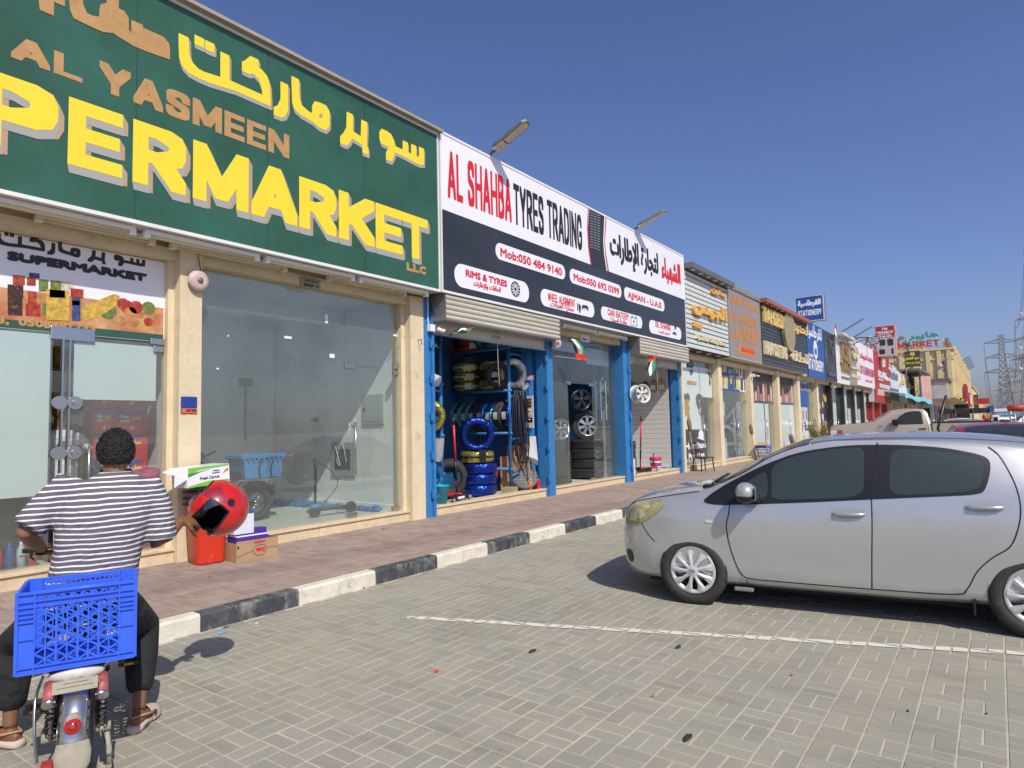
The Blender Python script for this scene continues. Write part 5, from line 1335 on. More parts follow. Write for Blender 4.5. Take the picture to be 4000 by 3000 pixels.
def wheel(parent,c,R=.30,w=.175,side=-1,spokes=9,rim=.205,hubm=None,label=None,style='cap',M=None,dust=None):
    """tyre + rim; axis along y, outer face towards side"""
    cx,cy,cz=c;ax=(0,side,0)
    t=MB().lathe([(rim*.98,-w*.5),(R-.055,-w*.52),(R-.02,-w*.49),(R-.004,-w*.40),(R,-w*.25),(R,w*.25),(R-.004,w*.40),(R-.02,w*.49),(R-.055,w*.53),(rim+.012,w*.50),(rim,w*.44),(rim-.006,w*.2)],c,ax,48)
    for k in range(72):                         # tread blocks on the shoulder
        a=2*PI*k/72;ca,sa=math.cos(a),math.sin(a)
        A_=Vector((ca,0,sa));B_=Vector((-sa,0,ca))
        t.obb(Vector(c)+A_*(R-.002)+Vector((0,side*w*.30,0)),A_*.0035,B_*.0095,Vector((0,w*.13,0)))
    tyre=obj('tyre',t,m_tyre,parent)
    u=Vector((1,0,0));v=Vector((0,0,1));O=Vector(c)+Vector((0,side*w*.40,0));n=Vector((0,side,0))
    hm=hubm or m_hub
    obj('rim_dish',MB().lathe([(0,-.06),(rim*.9,-.06),(rim*.97,-.01),(rim*.985,.012),(rim,.012)],O,ax,40),m_blk if style =='cap' else hm,parent)
    mb=MB()
    if style =='cap':
        ring=[(rim*.80,-.008),(rim*.86,.012),(rim*.97,.012),(rim*.985,.004)]
        mb.lathe(ring,O,ax,48)
        for k in range(spokes):
            a=2*PI*k/spokes+.35;h=PI/spokes
            def P(r,da,d):return O+u*(r*math.cos(a+da))+v*(r*math.sin(a+da))+n*d
            inner=[P(rim*.18,-h*.9,.028),P(rim*.18,h*.9,.028)]
            A_=[P(rim*.22,-h*.85,.03),P(rim*.55,-h*.50,.026),P(rim*.90,-h*.80,.013)];B_=[P(rim*.22,h*.85,.03),P(rim*.55,h*.30,.020),P(rim*.90,h*.28,.010)]
            Cc=[P(rim*.22,0,.034),P(rim*.55,-h*.1,.034),P(rim*.90,-h*.2,.018)]
            for i in range(2):
                mb.quad(A_[i],A_[i+1],Cc[i+1],Cc[i]);mb.quad(Cc[i],Cc[i+1],B_[i+1],B_[i])
            for L_ in (A_,B_):
                for i in range(2):mb.quad(L_[i],L_[i+1],L_[i+1]-n*.03,L_[i]-n*.03)
        mb.lathe([(0,.034),(rim*.20,.034),(rim*.27,.026)],O,ax,24)
        obj('hubcap',mb,hm,parent)
        e=MB().tube([O+u*(.028*math.cos(q))+v*(.019*math.sin(q))+n*.037 for q in [2*PI*j/20 for j in range(20)]],.0022,5,closed=True)
        e.tube([O+u*(.010*math.cos(q))+v*(.018*math.sin(q))+n*.037 for q in [2*PI*j/14 for j in range(14)]],.002,5,closed=True).tube([O+u*(.020*math.cos(q))+v*(.008+.007*math.sin(q))+n*.037 for q in [2*PI*j/14 for j in range(14)]],.002,5,closed=True)
        obj('emblem',e,m_chrome,parent)
        for k in range(4):pass
    else:
        mb.lathe([(rim*.82,.0),(rim*.9,.014),(rim,.014)],O,ax,40)
        for k in range(spokes):
            a=2*PI*k/spokes+.2
            def P(r,da,d):return O+u*(r*math.cos(a+da))+v*(r*math.sin(a+da))+n*d
            mb.add([P(rim*.2,-.35,.02),P(rim*.9,-.10,.01),P(rim*.9,.10,.01),P(rim*.2,.35,.02),P(rim*.2,-.35,-.03),P(rim*.9,-.10,-.03),P(rim*.9,.10,-.03),P(rim*.2,.35,-.03)],[(0,1,2,3),(0,4,5,1),(3,2,6,7)])
        mb.lathe([(0,.026),(rim*.22,.024),(rim*.25,.0)],O,ax,20);obj('spokes',mb,hm,parent)
    return tyre
# ---- silver hatchback
m_tint=glassmat('tinted see through glass',(.34,.38,.31),.045)
m_silver=pm('silver metallic paint',(.52,.53,.54),.27,metal=.5,nscale=1.2,namt=.03,coat=1.0,dirt=((.44,.42,.37),1.6,.62,.85))
def sec(zb,ws,wm,wx,wb,zb_,ww,zw,wr,zr,zc,zx=.70,zm=.42,w8=.6):
    """floor, sill, mid, widest, belt, window top, roof edge, roof quarter, centre"""
    return [(0,zb),(ws-.06,zb),(ws,zb+.05),(wm,zm),(wx,zx),(wb,zb_),(ww,zw),(wr,zr),(wr*w8,zc-(zc-zr)*.28),(0,zc)]
HT=[
 (-.745,sec(.30,.30,.36,.40,.38,.62,.34,.66,.30,.69,.70,zx=.52,zm=.40)),
 (-.72,sec(.22,.48,.54,.56,.52,.66,.48,.72,.44,.75,.77,zx=.52,zm=.38)),
 (-.66,sec(.20,.60,.66,.68,.645,.70,.58,.80,.50,.825,.85,zx=.52,zm=.38)),
 (-.55,sec(.19,.68,.74,.76,.735,.74,.68,.865,.56,.895,.915,zx=.55,zm=.38)),
 (-.38,sec(.19,.75,.80,.82,.80,.80,.72,.895,.60,.94,.965,zx=.60,zm=.38)),
 (-.10,sec(.19,.79,.825,.845,.825,.84,.74,.935,.62,.985,1.015,zx=.66,zm=.40)),
 (.14,sec(.19,.80,.83,.845,.825,.87,.75,.985,.66,1.02,1.05,zx=.68,zm=.42)),
 (.40,sec(.19,.80,.83,.845,.82,.90,.74,1.10,.68,1.13,1.19,zx=.68,zm=.42)),
 (.70,sec(.19,.80,.83,.845,.815,.925,.70,1.27,.64,1.30,1.345,zx=.69,zm=.42)),
 (.95,sec(.19,.80,.83,.845,.81,.945,.665,1.355,.60,1.385,1.435,zx=.70,zm=.42)),
 (1.20,sec(.19,.80,.83,.845,.81,.960,.65,1.39,.58,1.425,1.475,zx=.70,zm=.42)),
 (1.60,sec(.19,.80,.83,.845,.81,.985,.645,1.39,.575,1.435,1.49,zx=.71,zm=.42)),
 (2.00,sec(.20,.80,.83,.845,.805,1.015,.64,1.37,.57,1.425,1.485,zx=.72,zm=.42)),
 (2.35,sec(.20,.80,.83,.845,.80,1.04,.635,1.33,.56,1.40,1.46,zx=.74,zm=.42)),
 (2.62,sec(.22,.78,.815,.83,.785,1.05,.62,1.28,.54,1.365,1.42,zx=.74,zm=.42)),
 (2.78,sec(.24,.75,.79,.805,.76,1.02,.60,1.22,.52,1.31,1.35,zx=.74,zm=.42)),
 (2.95,sec(.27,.68,.74,.76,.70,.92,.58,1.05,.50,1.10,1.12,zx=.70,zm=.42)),
 (3.06,sec(.32,.55,.62,.64,.60,.80,.52,.88,.44,.92,.94,zx=.62,zm=.42)),
 (3.09,sec(.38,.40,.48,.50,.46,.70,.42,.76,.38,.80,.82,zx=.58,zm=.44))]
TH=math.radians(8.5)
hd_=Vector((-math.sin(TH),math.cos(TH),0));nn_=Vector((math.cos(TH),math.sin(TH),0))
def carM(front,th=TH,track=.83):
    h=Vector((-math.sin(th),math.cos(th),0));n=Vector((math.cos(th),math.sin(th),0));o=Vector(front)+n*track
    return Matrix(((-h.x,n.x,0,o.x),(-h.y,n.y,0,o.y),(0,0,1,o.z),(0,0,0,1)))
def arch(s,R,zc,y0,y1):return MB().cyl((s,y0,zc),(s,y1,zc),R,n=40,smooth=True)
car=thing('silver_hatchback','silver five door hatchback parked nose to the kerb, nearest car','car',local=True)
SH=Shell(HT)
WB=2.45
chk=lambda P,n=2:P if n ==0 else chk([tuple(a[j]+(b[j]-a[j])*f for j in (0,1)) for a,b in zip(P,P[1:]+P[:1]) for f in (.22,.78)],n-1)
WIN=[[(.68,.94),(.69,1.05),(.685,1.18),(.72,1.245),(.93,1.325),(1.25,1.372),(1.41,1.378),(1.395,1.2),(1.38,.985),(1.0,.955)],[(.42,.925),(.40,1.02),(.55,1.13),(.655,1.19),(.66,.94)],[(1.56,1.00),(1.575,1.2),(1.60,1.368),(1.95,1.345),(2.17,1.292),(2.205,1.25),(2.19,1.15),(2.145,1.05),(1.85,1.02)]]
def tunnel(P):return MB().prism(list(reversed(P)),(0,-1,0),(1,0,0),(0,0,1),(0,2,0))
body=cut(SH.mb,m_silver,[tunnel(chk([(s*.0+s+(.0),z) for s,z in w])) for w in WIN]+[arch(0,.372,.305,-.95,-.45),arch(0,.372,.305,.45,.95),arch(WB,.372,.305,-.95,-.45),arch(WB,.372,.305,.45,.95)],m_blk)
sharp(body,40)
bo=obj('body',body,None,car)
def P_(name,mb,mat,par=None,label=None):return obj(name,mb,mat,par or car,label=label)
fdoor=[(.345,.905),(.33,.80),(.31,.70),(.335,.52),(.39,.34),(.44,.275),(.55,.262),(1.0,.262),(1.398,.262),(1.41,.5),(1.425,.75),(1.432,.975),(1.47,1.2),(1.50,1.405),(1.2,1.40),(.95,1.355),(.72,1.26),(.52,1.12),(.40,1.00)]
rdoor=[(1.406,.262),(1.75,.268),(1.95,.275),(2.03,.32),(2.10,.46),(2.20,.57),(2.31,.66),(2.37,.82),(2.385,.96),(2.37,1.12),(2.31,1.30),(2.24,1.365),(2.0,1.39),(1.7,1.405),(1.508,1.408),(1.478,1.2),(1.44,.975),(1.432,.75),(1.417,.5)]
for sd in (-1,1):
    a=P_('door',SH.patch(fdoor,sd,.0022),m_silver);b=P_('door',SH.patch(rdoor,sd,.0022),m_silver)
    g=MB()
    SH.strip([(.345,.905),(.33,.80),(.31,.70),(.335,.52),(.39,.34),(.44,.275),(.52,.262)],.009,sd,.0034,g);SH.strip([(.52,.260),(1.0,.258),(1.5,.260),(1.95,.272),(2.03,.32),(2.10,.46),(2.20,.57),(2.31,.66),(2.37,.82),(2.388,.96),(2.37,1.12),(2.31,1.30),(2.25,1.37)],.009,sd,.0034,g)
    SH.strip([(1.402,.262),(1.413,.5),(1.428,.75),(1.436,.975)],.009,sd,.0034,g);SH.strip([(1.436,.975),(1.474,1.2),(1.505,1.41)],.009,sd,.0095,g)
    SH.strip([(-.47,.70),(-.40,.60),(-.335,.535)],.007,sd,.0034,g);SH.strip([(.455,.25),(.455,.20)],.006,sd,.0034,g)
    P_('panel_gap',g,m_seam)
    # black pillar surround and windows
    blackout=[(.10,.905),(.18,.975),(.27,1.035),(.345,1.08),(.355,1.085),(.50,1.165),(.66,1.245),(.9,1.338),(1.25,1.392),(1.6,1.396),(1.95,1.372),(2.2,1.312),(2.245,1.27),(2.24,1.2),(2.20,1.08),(2.16,1.022),(1.8,.995),(1.5,.972),(1.0,.93),(.45,.893),(.22,.882)]
    P_('window_surround',SH.patch(blackout,sd,.0050,.05,2,[chk(w) for w in WIN]),m_blk)
    for w in WIN:P_('side_window',SH.patch(w,sd,.0065,.05,2),m_tint)
    # handles
    for hs,hz in ((1.26,.845),(2.165,.93)):
        q=SH.side(hs,hz,sd,.002)
        hmb=MB();base=[]
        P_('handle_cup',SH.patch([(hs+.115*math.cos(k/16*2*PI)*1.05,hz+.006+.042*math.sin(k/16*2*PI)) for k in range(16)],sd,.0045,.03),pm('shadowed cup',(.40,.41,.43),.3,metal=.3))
        c0_=SH.side(hs,hz,sd,0);y_=c0_.y+sd*.022
        hmb.tube([(hs-.105,c0_.y+sd*.006,hz),(hs-.08,y_,hz),(hs+.04,y_+sd*.004,hz+.002),(hs+.10,y_-sd*.002,hz+.004),(hs+.125,c0_.y+sd*.006,hz+.004)],.015,8,rs=[.010,.015,.016,.015,.010]);P_('door_handle',hmb,m_silver)
    # mirror
    mq=SH.side(.52,.98,sd,0);mm=MB().sphere((.50,mq.y+sd*.15,1.015),.115,18,12,(.75,.95,.72));mo=P_('wing_mirror',mm,m_silver)
    obj('mirror_base',MB().box(.46,.60,min(mq.y-sd*.02,mq.y+sd*.10),max(mq.y-sd*.02,mq.y+sd*.10),.925,.975,bev=.015).sphere((.50,mq.y+sd*.15,.975),.112,16,8,(.75,.95,.5)),m_blk,car)
    obj('mirror_glass',MB().box(.585,.592,min(mq.y+sd*.06,mq.y+sd*.24),max(mq.y+sd*.06,mq.y+sd*.24),.955,1.075,bev=.003),m_chrome,car)
    # headlight, indicator, fog pocket
    P_('headlight',SH.patch([(-.655,.66),(-.66,.72),(-.60,.80),(-.50,.855),(-.36,.895),(-.28,.905),(-.235,.870),(-.27,.82),(-.40,.72),(-.47,.685),(-.55,.66)],sd,.006,.03,1),pm('yellowed headlight lens',(.30,.27,.13),.12,coat=1.0,nscale=8,namt=.45))
    P_('headlight_reflector',SH.patch([(-.60,.70),(-.59,.77),(-.535,.80),(-.50,.77),(-.52,.70)],sd,.0085,.03),pm('lamp bowl',(.55,.50,.32),.2,metal=.5));P_('headlight_reflector',SH.patch([(-.485,.72),(-.485,.80),(-.44,.82),(-.42,.76)],sd,.0085,.03),pm('pale lamp bowl',(.62,.60,.48),.2,metal=.5))
    P_('indicator',SH.patch([(.165+.036*math.cos(k/12*2*PI),.742+.016*math.sin(k/12*2*PI)) for k in range(12)],sd,.006,.02),pm('clear indicator',(.62,.58,.52),.15,coat=1))
    P_('fog_pocket',SH.patch([(-.655,.36),(-.65,.42),(-.61,.435),(-.58,.40),(-.575,.34),(-.60,.30),(-.635,.31)],sd,.005,.03),m_blk)
    wheel(car,(0,sd*.745,.295),.295,.185,sd);wheel(car,(WB,sd*.745,.295),.295,.185,sd)
    P_('mud_flap',MB().box(2.06,2.08,sd*.60-.09,sd*.60+.2 if sd > 0 else sd*.60+.09,.12,.24) if False else MB().box(2.065,2.08,min(sd*.62,sd*.80),max(sd*.62,sd*.80),.125,.24),m_blk)
    P_('jack_bracket',MB().box(.34,.50,min(sd*.72,sd*.775),max(sd*.72,sd*.775),.14,.175,bev=.01),pm('dusty plastic',(.22,.21,.19),.8))
# glass patches from loft parameters
def vpatch(SHL,s0,s1,v0,v1,off,ns=16,nv=8,sides=(-1,1),sfun=None):
    mb=MB()
    rows=[]
    for i in range(ns+1):
        f=i/ns;row=[]
        for j in range(-nv,nv+1):
            v=v0+(v1-v0)*(abs(j)/nv);sg_=-1 if j < 0 else 1
            s=s0+(s1-s0)*f
            if sfun:s=sfun(f,abs(j)/nv)
            y,z=SHL.at(s,v);e=.02
            ya,za=SHL.at(s+e,v);yb,zb2=SHL.at(s-e,v);yc,zc2=SHL.at(s,max(v-.15,0));yd,zd2=SHL.at(s,min(v+.15,SHL.nv-1.001))
            T1=Vector((2*e,ya-yb,za-zb2));T2=Vector((0,yd-yc,zd2-zc2));n=T2.cross(T1)
            if n.z < 0:n=-n
            n.normalize();row.append(Vector((s,sg_*y,z))+Vector((n.x,sg_*n.y,n.z))*off)
        rows.append(row)
    m=len(rows[0]);vs=[p for r in rows for p in r];fs=[(i*m+k,(i+1)*m+k,(i+1)*m+k+1,i*m+k+1) for i in range(ns) for k in range(m-1)]
    return mb.add(vs,fs,True)
P_('windscreen',vpatch(SH,.2,.95,9,7.15,.006,18,9,sfun=lambda f,e:(.17+.16*e*e)+(.98-.0*e-.17-.16*e*e)*f),m_cglass)
P_('rear_window',vpatch(SH,2.80,2.93,9,7.2,.006,6,8),m_cglass)
P_('cowl',vpatch(SH,.08,.165,9,7.1,.004,4,9,sfun=lambda f,e:.10+.16*e*e+.07*f),m_blk)
mb=MB();mb.tube([(.16,-.62,1.055),(.18,-.2,1.085),(.17,.15,1.09)],.009,6).tube([(.15,-.50,1.05),(.24,-.15,1.11)],.007,6).box(.08,.18,-.66,-.52,1.01,1.045,bev=.01);P_('wiper',mb,m_blk)
g=MB()
for sd in (-1,1):
    pts=[]
    for i in range(14):
        s=-.62+.68*i/13;v=6.1+.3*math.sin(i/13*PI/2);y,z=SH.at(s,v);pts.append((s,sd*(y+.001),z+.004))
    P_('bonnet_gap',MB().tube(pts,.0035,4,smooth=False),m_seam)
for sd in (-1,1):P_('roof_gutter',MB().tube([(s,sd*(SH.at(s,7.25)[0]),SH.at(s,7.25)[1]+.003) for s in [1.0+.1*i for i in range(16)]],.005,5),pm('dark roof strip',(.12,.12,.13),.5))
P_('grille',MB().box(-.752,-.735,-.34,.34,.52,.60,bev=.006).box(-.75,-.73,-.42,.42,.30,.42,bev=.006),m_blk)
P_('number_plate',MB().box(-.765,-.752,-.24,.24,.43,.52,bev=.003),m_wsign)
P_('spoiler',MB().add([(2.62,-.55,1.41),(2.95,-.50,1.365),(2.95,.50,1.365),(2.62,.55,1.41),(2.62,-.55,1.385),(2.94,-.50,1.335),(2.94,.50,1.335),(2.62,.55,1.385)],[(0,1,2,3),(7,6,5,4),(0,4,5,1),(1,5,6,2),(2,6,7,3)]),m_silver)
P_('tail_light',SH.patch([(2.78,.80),(2.76,.98),(2.84,1.0),(2.93,.92),(2.95,.80)],-1,.006,.04),pm('red lens',(.4,.01,.01),.1,coat=1));P_('tail_light',SH.patch([(2.78,.80),(2.76,.98),(2.84,1.0),(2.93,.92),(2.95,.80)],1,.006,.04),MATS['red lens'])
m_seat=pm('dark grey seat fabric',(.05,.05,.052),.9,nscale=20,namt=.2)
for y in (-.36,.36):
    P_('seat',MB().obb((1.32,y,1.02),(.05,0,.012),(0,.22,0),(-.05,0,.17)).obb((1.40,y,1.24),(.04,0,.01),(0,.12,0),(-.01,0,.07)),m_seat);P_('seat',MB().obb((2.06,y,1.06),(.04,0,0),(0,.24,0),(-.02,0,.08)),m_seat)
P_('steering_wheel',MB().tube([Vector((.80,-.36,1.0))+Vector((.45,0,.9)).normalized()*(.17*math.cos(a))+Vector((0,.17*math.sin(a),0)) for a in [2*PI*k/24 for k in range(24)]],.016,6,closed=True),m_blk)
P_('underbody',MB().box(-.45,2.8,-.62,.62,.14,.22),m_seam)
car.matrix_world=carM((5.72,2.26,0),TH,.83)

# ---- generic car from a table
def simple_car(name,label,tab,paint,M,wb,R,hw,windows,ws=None,rw=None,gaps=(),style='alloy',group=None,rear_style='alloy'):
    t=thing(name,label,'car',group=group,local=True)
    S=Shell(tab,44)
    b=cut(S.mb,paint,[arch(x,R+.06,R,y0,y1) for x in (0,wb) for y0,y1 in ((-hw-.2,-hw+.30),(hw-.30,hw+.2))],m_blk);sharp(b,40)
    obj('body',b,None,t)
    for sd in (-1,1):
        for w in windows:obj('side_window',S.patch(w,sd,.006,.08),m_cglass,t)
        for g_ in gaps:obj('panel_gap',S.strip(g_,.010,sd,.0035),m_seam,t)
        for x in (0,wb):wheel(t,(x,sd*(hw-.09),R),R,.2,sd,spokes=7,rim=R*.66,style='alloy')
    if ws:obj('windscreen',vpatch(S,ws[0],ws[1],S.nv-1,ws[2],.006,12,7),m_cglass,t)
    if rw:obj('rear_window',vpatch(S,rw[0],rw[1],S.nv-1,rw[2],.006,10,7),m_cglass,t)
    t.matrix_world=M
    return t,S
# pickup
m_champ=pm('champagne metallic paint',(.47,.40,.31),.33,metal=.4,coat=1.0,nscale=1,namt=.05,dirt=((.40,.34,.26),1.2,.6,.85))
PT=[
 (-.93,sec(.55,.70,.78,.82,.80,1.05,.78,1.28,.70,1.33,1.36,zx=.95,zm=.75)),
 (-.86,sec(.45,.80,.88,.92,.90,1.10,.84,1.35,.76,1.40,1.43,zx=.95,zm=.7)),
 (-.5,sec(.42,.88,.93,.965,.95,1.18,.88,1.41,.80,1.45,1.47,zx=.95,zm=.7)),
 (.20,sec(.42,.90,.95,.985,.96,1.22,.90,1.455,.82,1.49,1.51,zx=.95,zm=.7)),
 (.45,sec(.42,.90,.95,.985,.96,1.24,.90,1.50,.80,1.54,1.58,zx=.95,zm=.7)),
 (.80,sec(.42,.90,.95,.985,.96,1.30,.84,1.70,.74,1.74,1.79,zx=.95,zm=.7)),
 (1.12,sec(.42,.90,.95,.985,.96,1.34,.77,1.86,.68,1.90,1.94,zx=.95,zm=.7)),
 (1.6,sec(.42,.90,.95,.985,.96,1.36,.74,1.90,.64,1.95,1.985,zx=.95,zm=.7)),
 (2.0,sec(.42,.90,.95,.985,.96,1.37,.74,1.88,.64,1.93,1.955,zx=.95,zm=.7)),
 (2.12,sec(.42,.90,.95,.985,.96,1.37,.78,1.76,.68,1.84,1.86,zx=.95,zm=.7)),
 (2.20,sec(.42,.88,.93,.96,.94,1.32,.86,1.50,.78,1.54,1.55,zx=.95,zm=.7))]
pw=[(1.02,1.44),(1.16,1.56),(1.30,1.72),(1.48,1.83),(1.68,1.875),(1.90,1.87),(1.955,1.80),(1.975,1.42),(1.4,1.41)]
pk,PS=simple_car('pickup_truck','champagne beige single cab pickup truck beyond the silver hatchback',PT,m_champ,carM((26.3,4.0,0),TH,.97),3.0,.40,.97,[pw],ws=(.42,1.05,7.3),gaps=[[(.98,.60),(.96,.95),(.99,1.38),(1.12,1.60),(1.30,1.80)],[(2.10,.60),(2.12,1.0),(2.12,1.42),(2.06,1.78)]])
def pobj(n,mb,mat,sd=None):return obj(n,mb,mat,pk)
bed=MB()
for sd in (-1,1):
    y0,y1=sd*.80,sd*.97
    pr=[(2.24,.55),(2.24,1.46),(4.10,1.43),(4.13,.60),(3.44,.60),(3.40,.78),(3.24,.90),(3.0,.94),(2.76,.90),(2.60,.78),(2.56,.55)]
    bed.prism(pr,(0,min(y0,y1),0),(1,0,0),(0,0,1),(0,abs(y1-y0),0))
bed.box(4.06,4.12,-.80,.80,.6,1.42).box(2.24,2.30,-.80,.80,.6,1.45).box(2.3,4.06,-.80,.80,.6,.7)
pobj('cargo_bed',bed,m_champ)
fl=MB()
for sd in (-1,1):
    fl.tube([(3.0+.56*math.cos(a),sd*.975,.42+.56*math.sin(a)) for a in [math.radians(q) for q in range(8,175,12)]],.03,6)
pobj('wheel_arch_lip',fl,m_champ)
for sd in (-1,1):
    pobj('bed_rail_cap',MB().box(2.22,4.12,min(sd*.79,sd*.985),max(sd*.79,sd*.985),1.445,1.49,bev=.01),m_blk)
    c_=PS.side(1.94,1.26,sd,0);pobj('door_handle',MB().box(1.83,2.05,min(c_.y,c_.y+sd*.03),max(c_.y,c_.y+sd*.03),1.235,1.275,bev=.008),m_blk)
    pobj('wing_mirror',MB().box(1.04,1.30,min(sd*.98,sd*1.18),max(sd*.98,sd*1.18),1.43,1.60,bev=.03),m_blk);pobj('mirror_bracket',MB().box(1.1,1.2,min(sd*.88,sd*1.0),max(sd*.88,sd*1.0),1.40,1.46),m_blk)
    pobj('headlight',MB().box(-.93,-.60,min(sd*.66,sd*.94),max(sd*.66,sd*.94),1.00,1.24,bev=.03),pm('clear lamp lens',(.55,.55,.50),.1,coat=1));pobj('indicator',MB().box(-.68,-.52,min(sd*.90,sd*.965),max(sd*.90,sd*.965),.98,1.26,bev=.01),pm('amber and red lens',(.35,.08,.03),.2))
g=MB()
for k in range(4):g.box(-1.0,-.945,-.60,.60,.98+k*.085,1.02+k*.085,bev=.006)
pobj('grille',g,m_chrome);pobj('grille_surround',MB().box(-.975,-.90,-.66,.66,.92,1.32,bev=.02),m_blk);pobj('bumper',MB().box(-1.02,-.80,-.92,.92,.55,.86,bev=.04),m_chrome)
text_at('badge','GMC',(-1.006,.16,1.08),(0,-1,0),(0,0,1),.32,.10,m_chrome,pk,.006,.01)
text_at('badge','Z71',(.60,-1.003,1.34),(1,0,0),(0,0,1),.17,.05,m_chrome,pk,.004)
# saloons
def saloon(hh=1.45,hw=.90):
    a=hw;q=hh/1.45
    return [(-.92,sec(.30,.45,.5,.55,.52,.62,.48,.68,.42,.71,.72,zx=.52,zm=.42)),(-.82,sec(.22,.68,.72,.76,.72,.68,.66,.76,.58,.79,.80,zx=.55,zm=.42)),
     (-.5,sec(.20,a-.08,a-.04,a-.01,a-.05,.74,a-.16,.84,a-.28,.88,.90,zx=.60,zm=.42)),(.3,sec(.20,a-.05,a-.01,a,a-.03,.84,a-.12,.94,a-.22,.98,1.00,zx=.66,zm=.42)),
     (.75,sec(.20,a-.05,a-.01,a,a-.03,.88,a-.16,1.12*q,a-.26,1.16*q,1.19*q,zx=.66,zm=.42)),(1.2,sec(.20,a-.05,a-.01,a,a-.04,.91,a-.24,1.33*q,a-.34,1.37*q,1.40*q,zx=.66,zm=.42)),
     (1.7,sec(.20,a-.05,a-.01,a,a-.04,.93,a-.25,1.37*q,a-.35,1.41*q,1.45*q,zx=.66,zm=.42)),(2.3,sec(.20,a-.05,a-.01,a,a-.05,.95,a-.26,1.34*q,a-.36,1.38*q,1.425*q,zx=.66,zm=.42)),
     (2.75,sec(.20,a-.06,a-.02,a-.01,a-.07,.97,a-.26,1.22*q,a-.36,1.26*q,1.30*q,zx=.68,zm=.42)),(3.15,sec(.22,a-.08,a-.04,a-.03,a-.09,.98,a-.20,1.06*q,a-.30,1.09*q,1.12*q,zx=.70,zm=.42)),
     (3.7,sec(.26,a-.12,a-.08,a-.06,a-.12,.95,a-.20,1.01,a-.30,1.03,1.05,zx=.72,zm=.42)),(3.82,sec(.34,a-.25,a-.2,a-.18,a-.24,.80,a-.3,.92,a-.4,.94,.95,zx=.65,zm=.45))]
sw=[(.85,.97),(1.05,1.12),(1.30,1.26),(1.75,1.32),(2.30,1.28),(2.66,1.15),(2.80,1.03),(2.2,.99),(1.5,.97)]
m_maroon=pm('crimson metallic paint',(.30,.008,.03),.35,metal=.2,coat=.4)
rs,RS=simple_car('crimson_saloon','crimson saloon seen from behind at the right edge with a raised wiper',saloon(1.46,.91),m_maroon,carM((14.6,1.05,.06),math.radians(-84),.91),2.78,.33,.91,[sw],ws=(.6,1.15,7.3),rw=(2.38,3.08,7.2))
obj('shark_fin',MB().add([(2.25,-.02,1.40),(2.45,-.025,1.37),(2.45,.025,1.37),(2.25,.02,1.40),(2.42,0,1.49)],[(0,1,4),(1,2,4),(2,3,4),(3,0,4)]),m_maroon,rs)
obj('raised_wiper',MB().tube([(.55,-.62,1.0),(.50,-.78,1.35),(.48,-.62,1.95)],.022,6),m_blk,rs)
e=MB().tube([(3.80,.16*math.cos(q)*.6,.90+.06*math.sin(q)) for q in [2*PI*j/20 for j in range(20)]],.010,5,closed=True).tube([(3.80,.10*math.cos(q)*.6,.915+.02*math.sin(q)) for q in [2*PI*j/20 for j in range(20)]],.008,5,closed=True)
obj('emblem',e,m_chrome,rs)
for sd in (-1,1):obj('tail_light',MB().box(3.70,3.80,min(sd*.45,sd*.80),max(sd*.45,sd*.80),.74,.90,bev=.02),MATS['red lens'],rs)
simple_car('grey_saloon','grey saloon showing its roof and windows above the pickup bed',saloon(1.55,.90),pm('graphite grey paint',(.16,.17,.19),.3,metal=.4,coat=1),carM((42.0,3.1,0),TH,.9),2.78,.33,.90,[sw],ws=(.6,1.15,7.3),rw=(2.38,3.08,7.2))
suv=saloon(1.75,.93)
simple_car('white_suv','white estate car on the sandy ground beside the ladder',suv,pm('white car paint',(.75,.75,.75),.3,coat=1),carM((72,.2-1.2,0),math.radians(20),.9),2.78,.36,.93,[sw],ws=(.6,1.15,7.3))
for i,(x,y,c,lab) in enumerate(((95,1.2,(.75,.75,.75),'white car far down the street behind the pickup tail'),(112,.1,(.7,.7,.7),'second white car far away, partly behind the first'),(130,-1.0,(.10,.2,.45),'tiny blue car at the far end of the street'),(150,1.6,(.4,.03,.03),'tiny red car at the far end of the street'),(63,3.3,(.72,.72,.70),'small white van seen under the black canopy'))):
    S_=Shell(saloon(1.6,.9),20,2);t=thing('parked_car',lab,'car',local=True,group='distant parked cars');me=S_.mb.mesh('body',pm('far paint %d' % i,c,.3,coat=1));obj('body',me,None,t)
    for sd in (-1,1):obj('side_window',S_.patch(sw,sd,.01,.3),m_cglass,t)
    for xx in (0,2.78):
        for sd in (-1,1):obj('wheel',MB().cyl((xx,sd*.7,.33),(xx,sd*.92,.33),.33,n=14),m_tyre,t)
    t.matrix_world=carM((x,y,0),math.radians(10+i*7),.9)
# ---- things standing beyond the cars
t=thing('black_canopy','black fabric canopy on posts in front of the far shops','canopy',(72,2.5,0))
cx0,cy0,cy1=72,.45,4.35
mb=MB();n_=18
for i in range(n_):
    a,b=cy0+(cy1-cy0)*i/n_,cy0+(cy1-cy0)*(i+1)/n_;z=2.42-.06*math.sin(i*1.1);z2=2.42-.06*math.sin((i+1)*1.1)
    mb.quad((cx0,a,1.98+.02*math.sin(i)),(cx0,b,1.98+.02*math.sin(i+1)),(cx0+.05,b,z2),(cx0+.05,a,z))
    mb.quad((cx0+.05,a,z),(cx0+.05,b,z2),(cx0+4,b,2.5),(cx0+4,a,2.5))
obj('cloth',mb,pm('black canopy cloth',(.02,.022,.022),.8,nscale=3,namt=.3,coords='World'),t)
for y in (cy0,1.7,3.0,cy1):obj('post',MB().cyl((cx0,y,0),(cx0,y,2.4),.06,n=8),m_blackp,t)
t=thing('red_water_tank','rusty red cylindrical tank lying on a frame beyond the car park','tank',(66,-1.2,0))
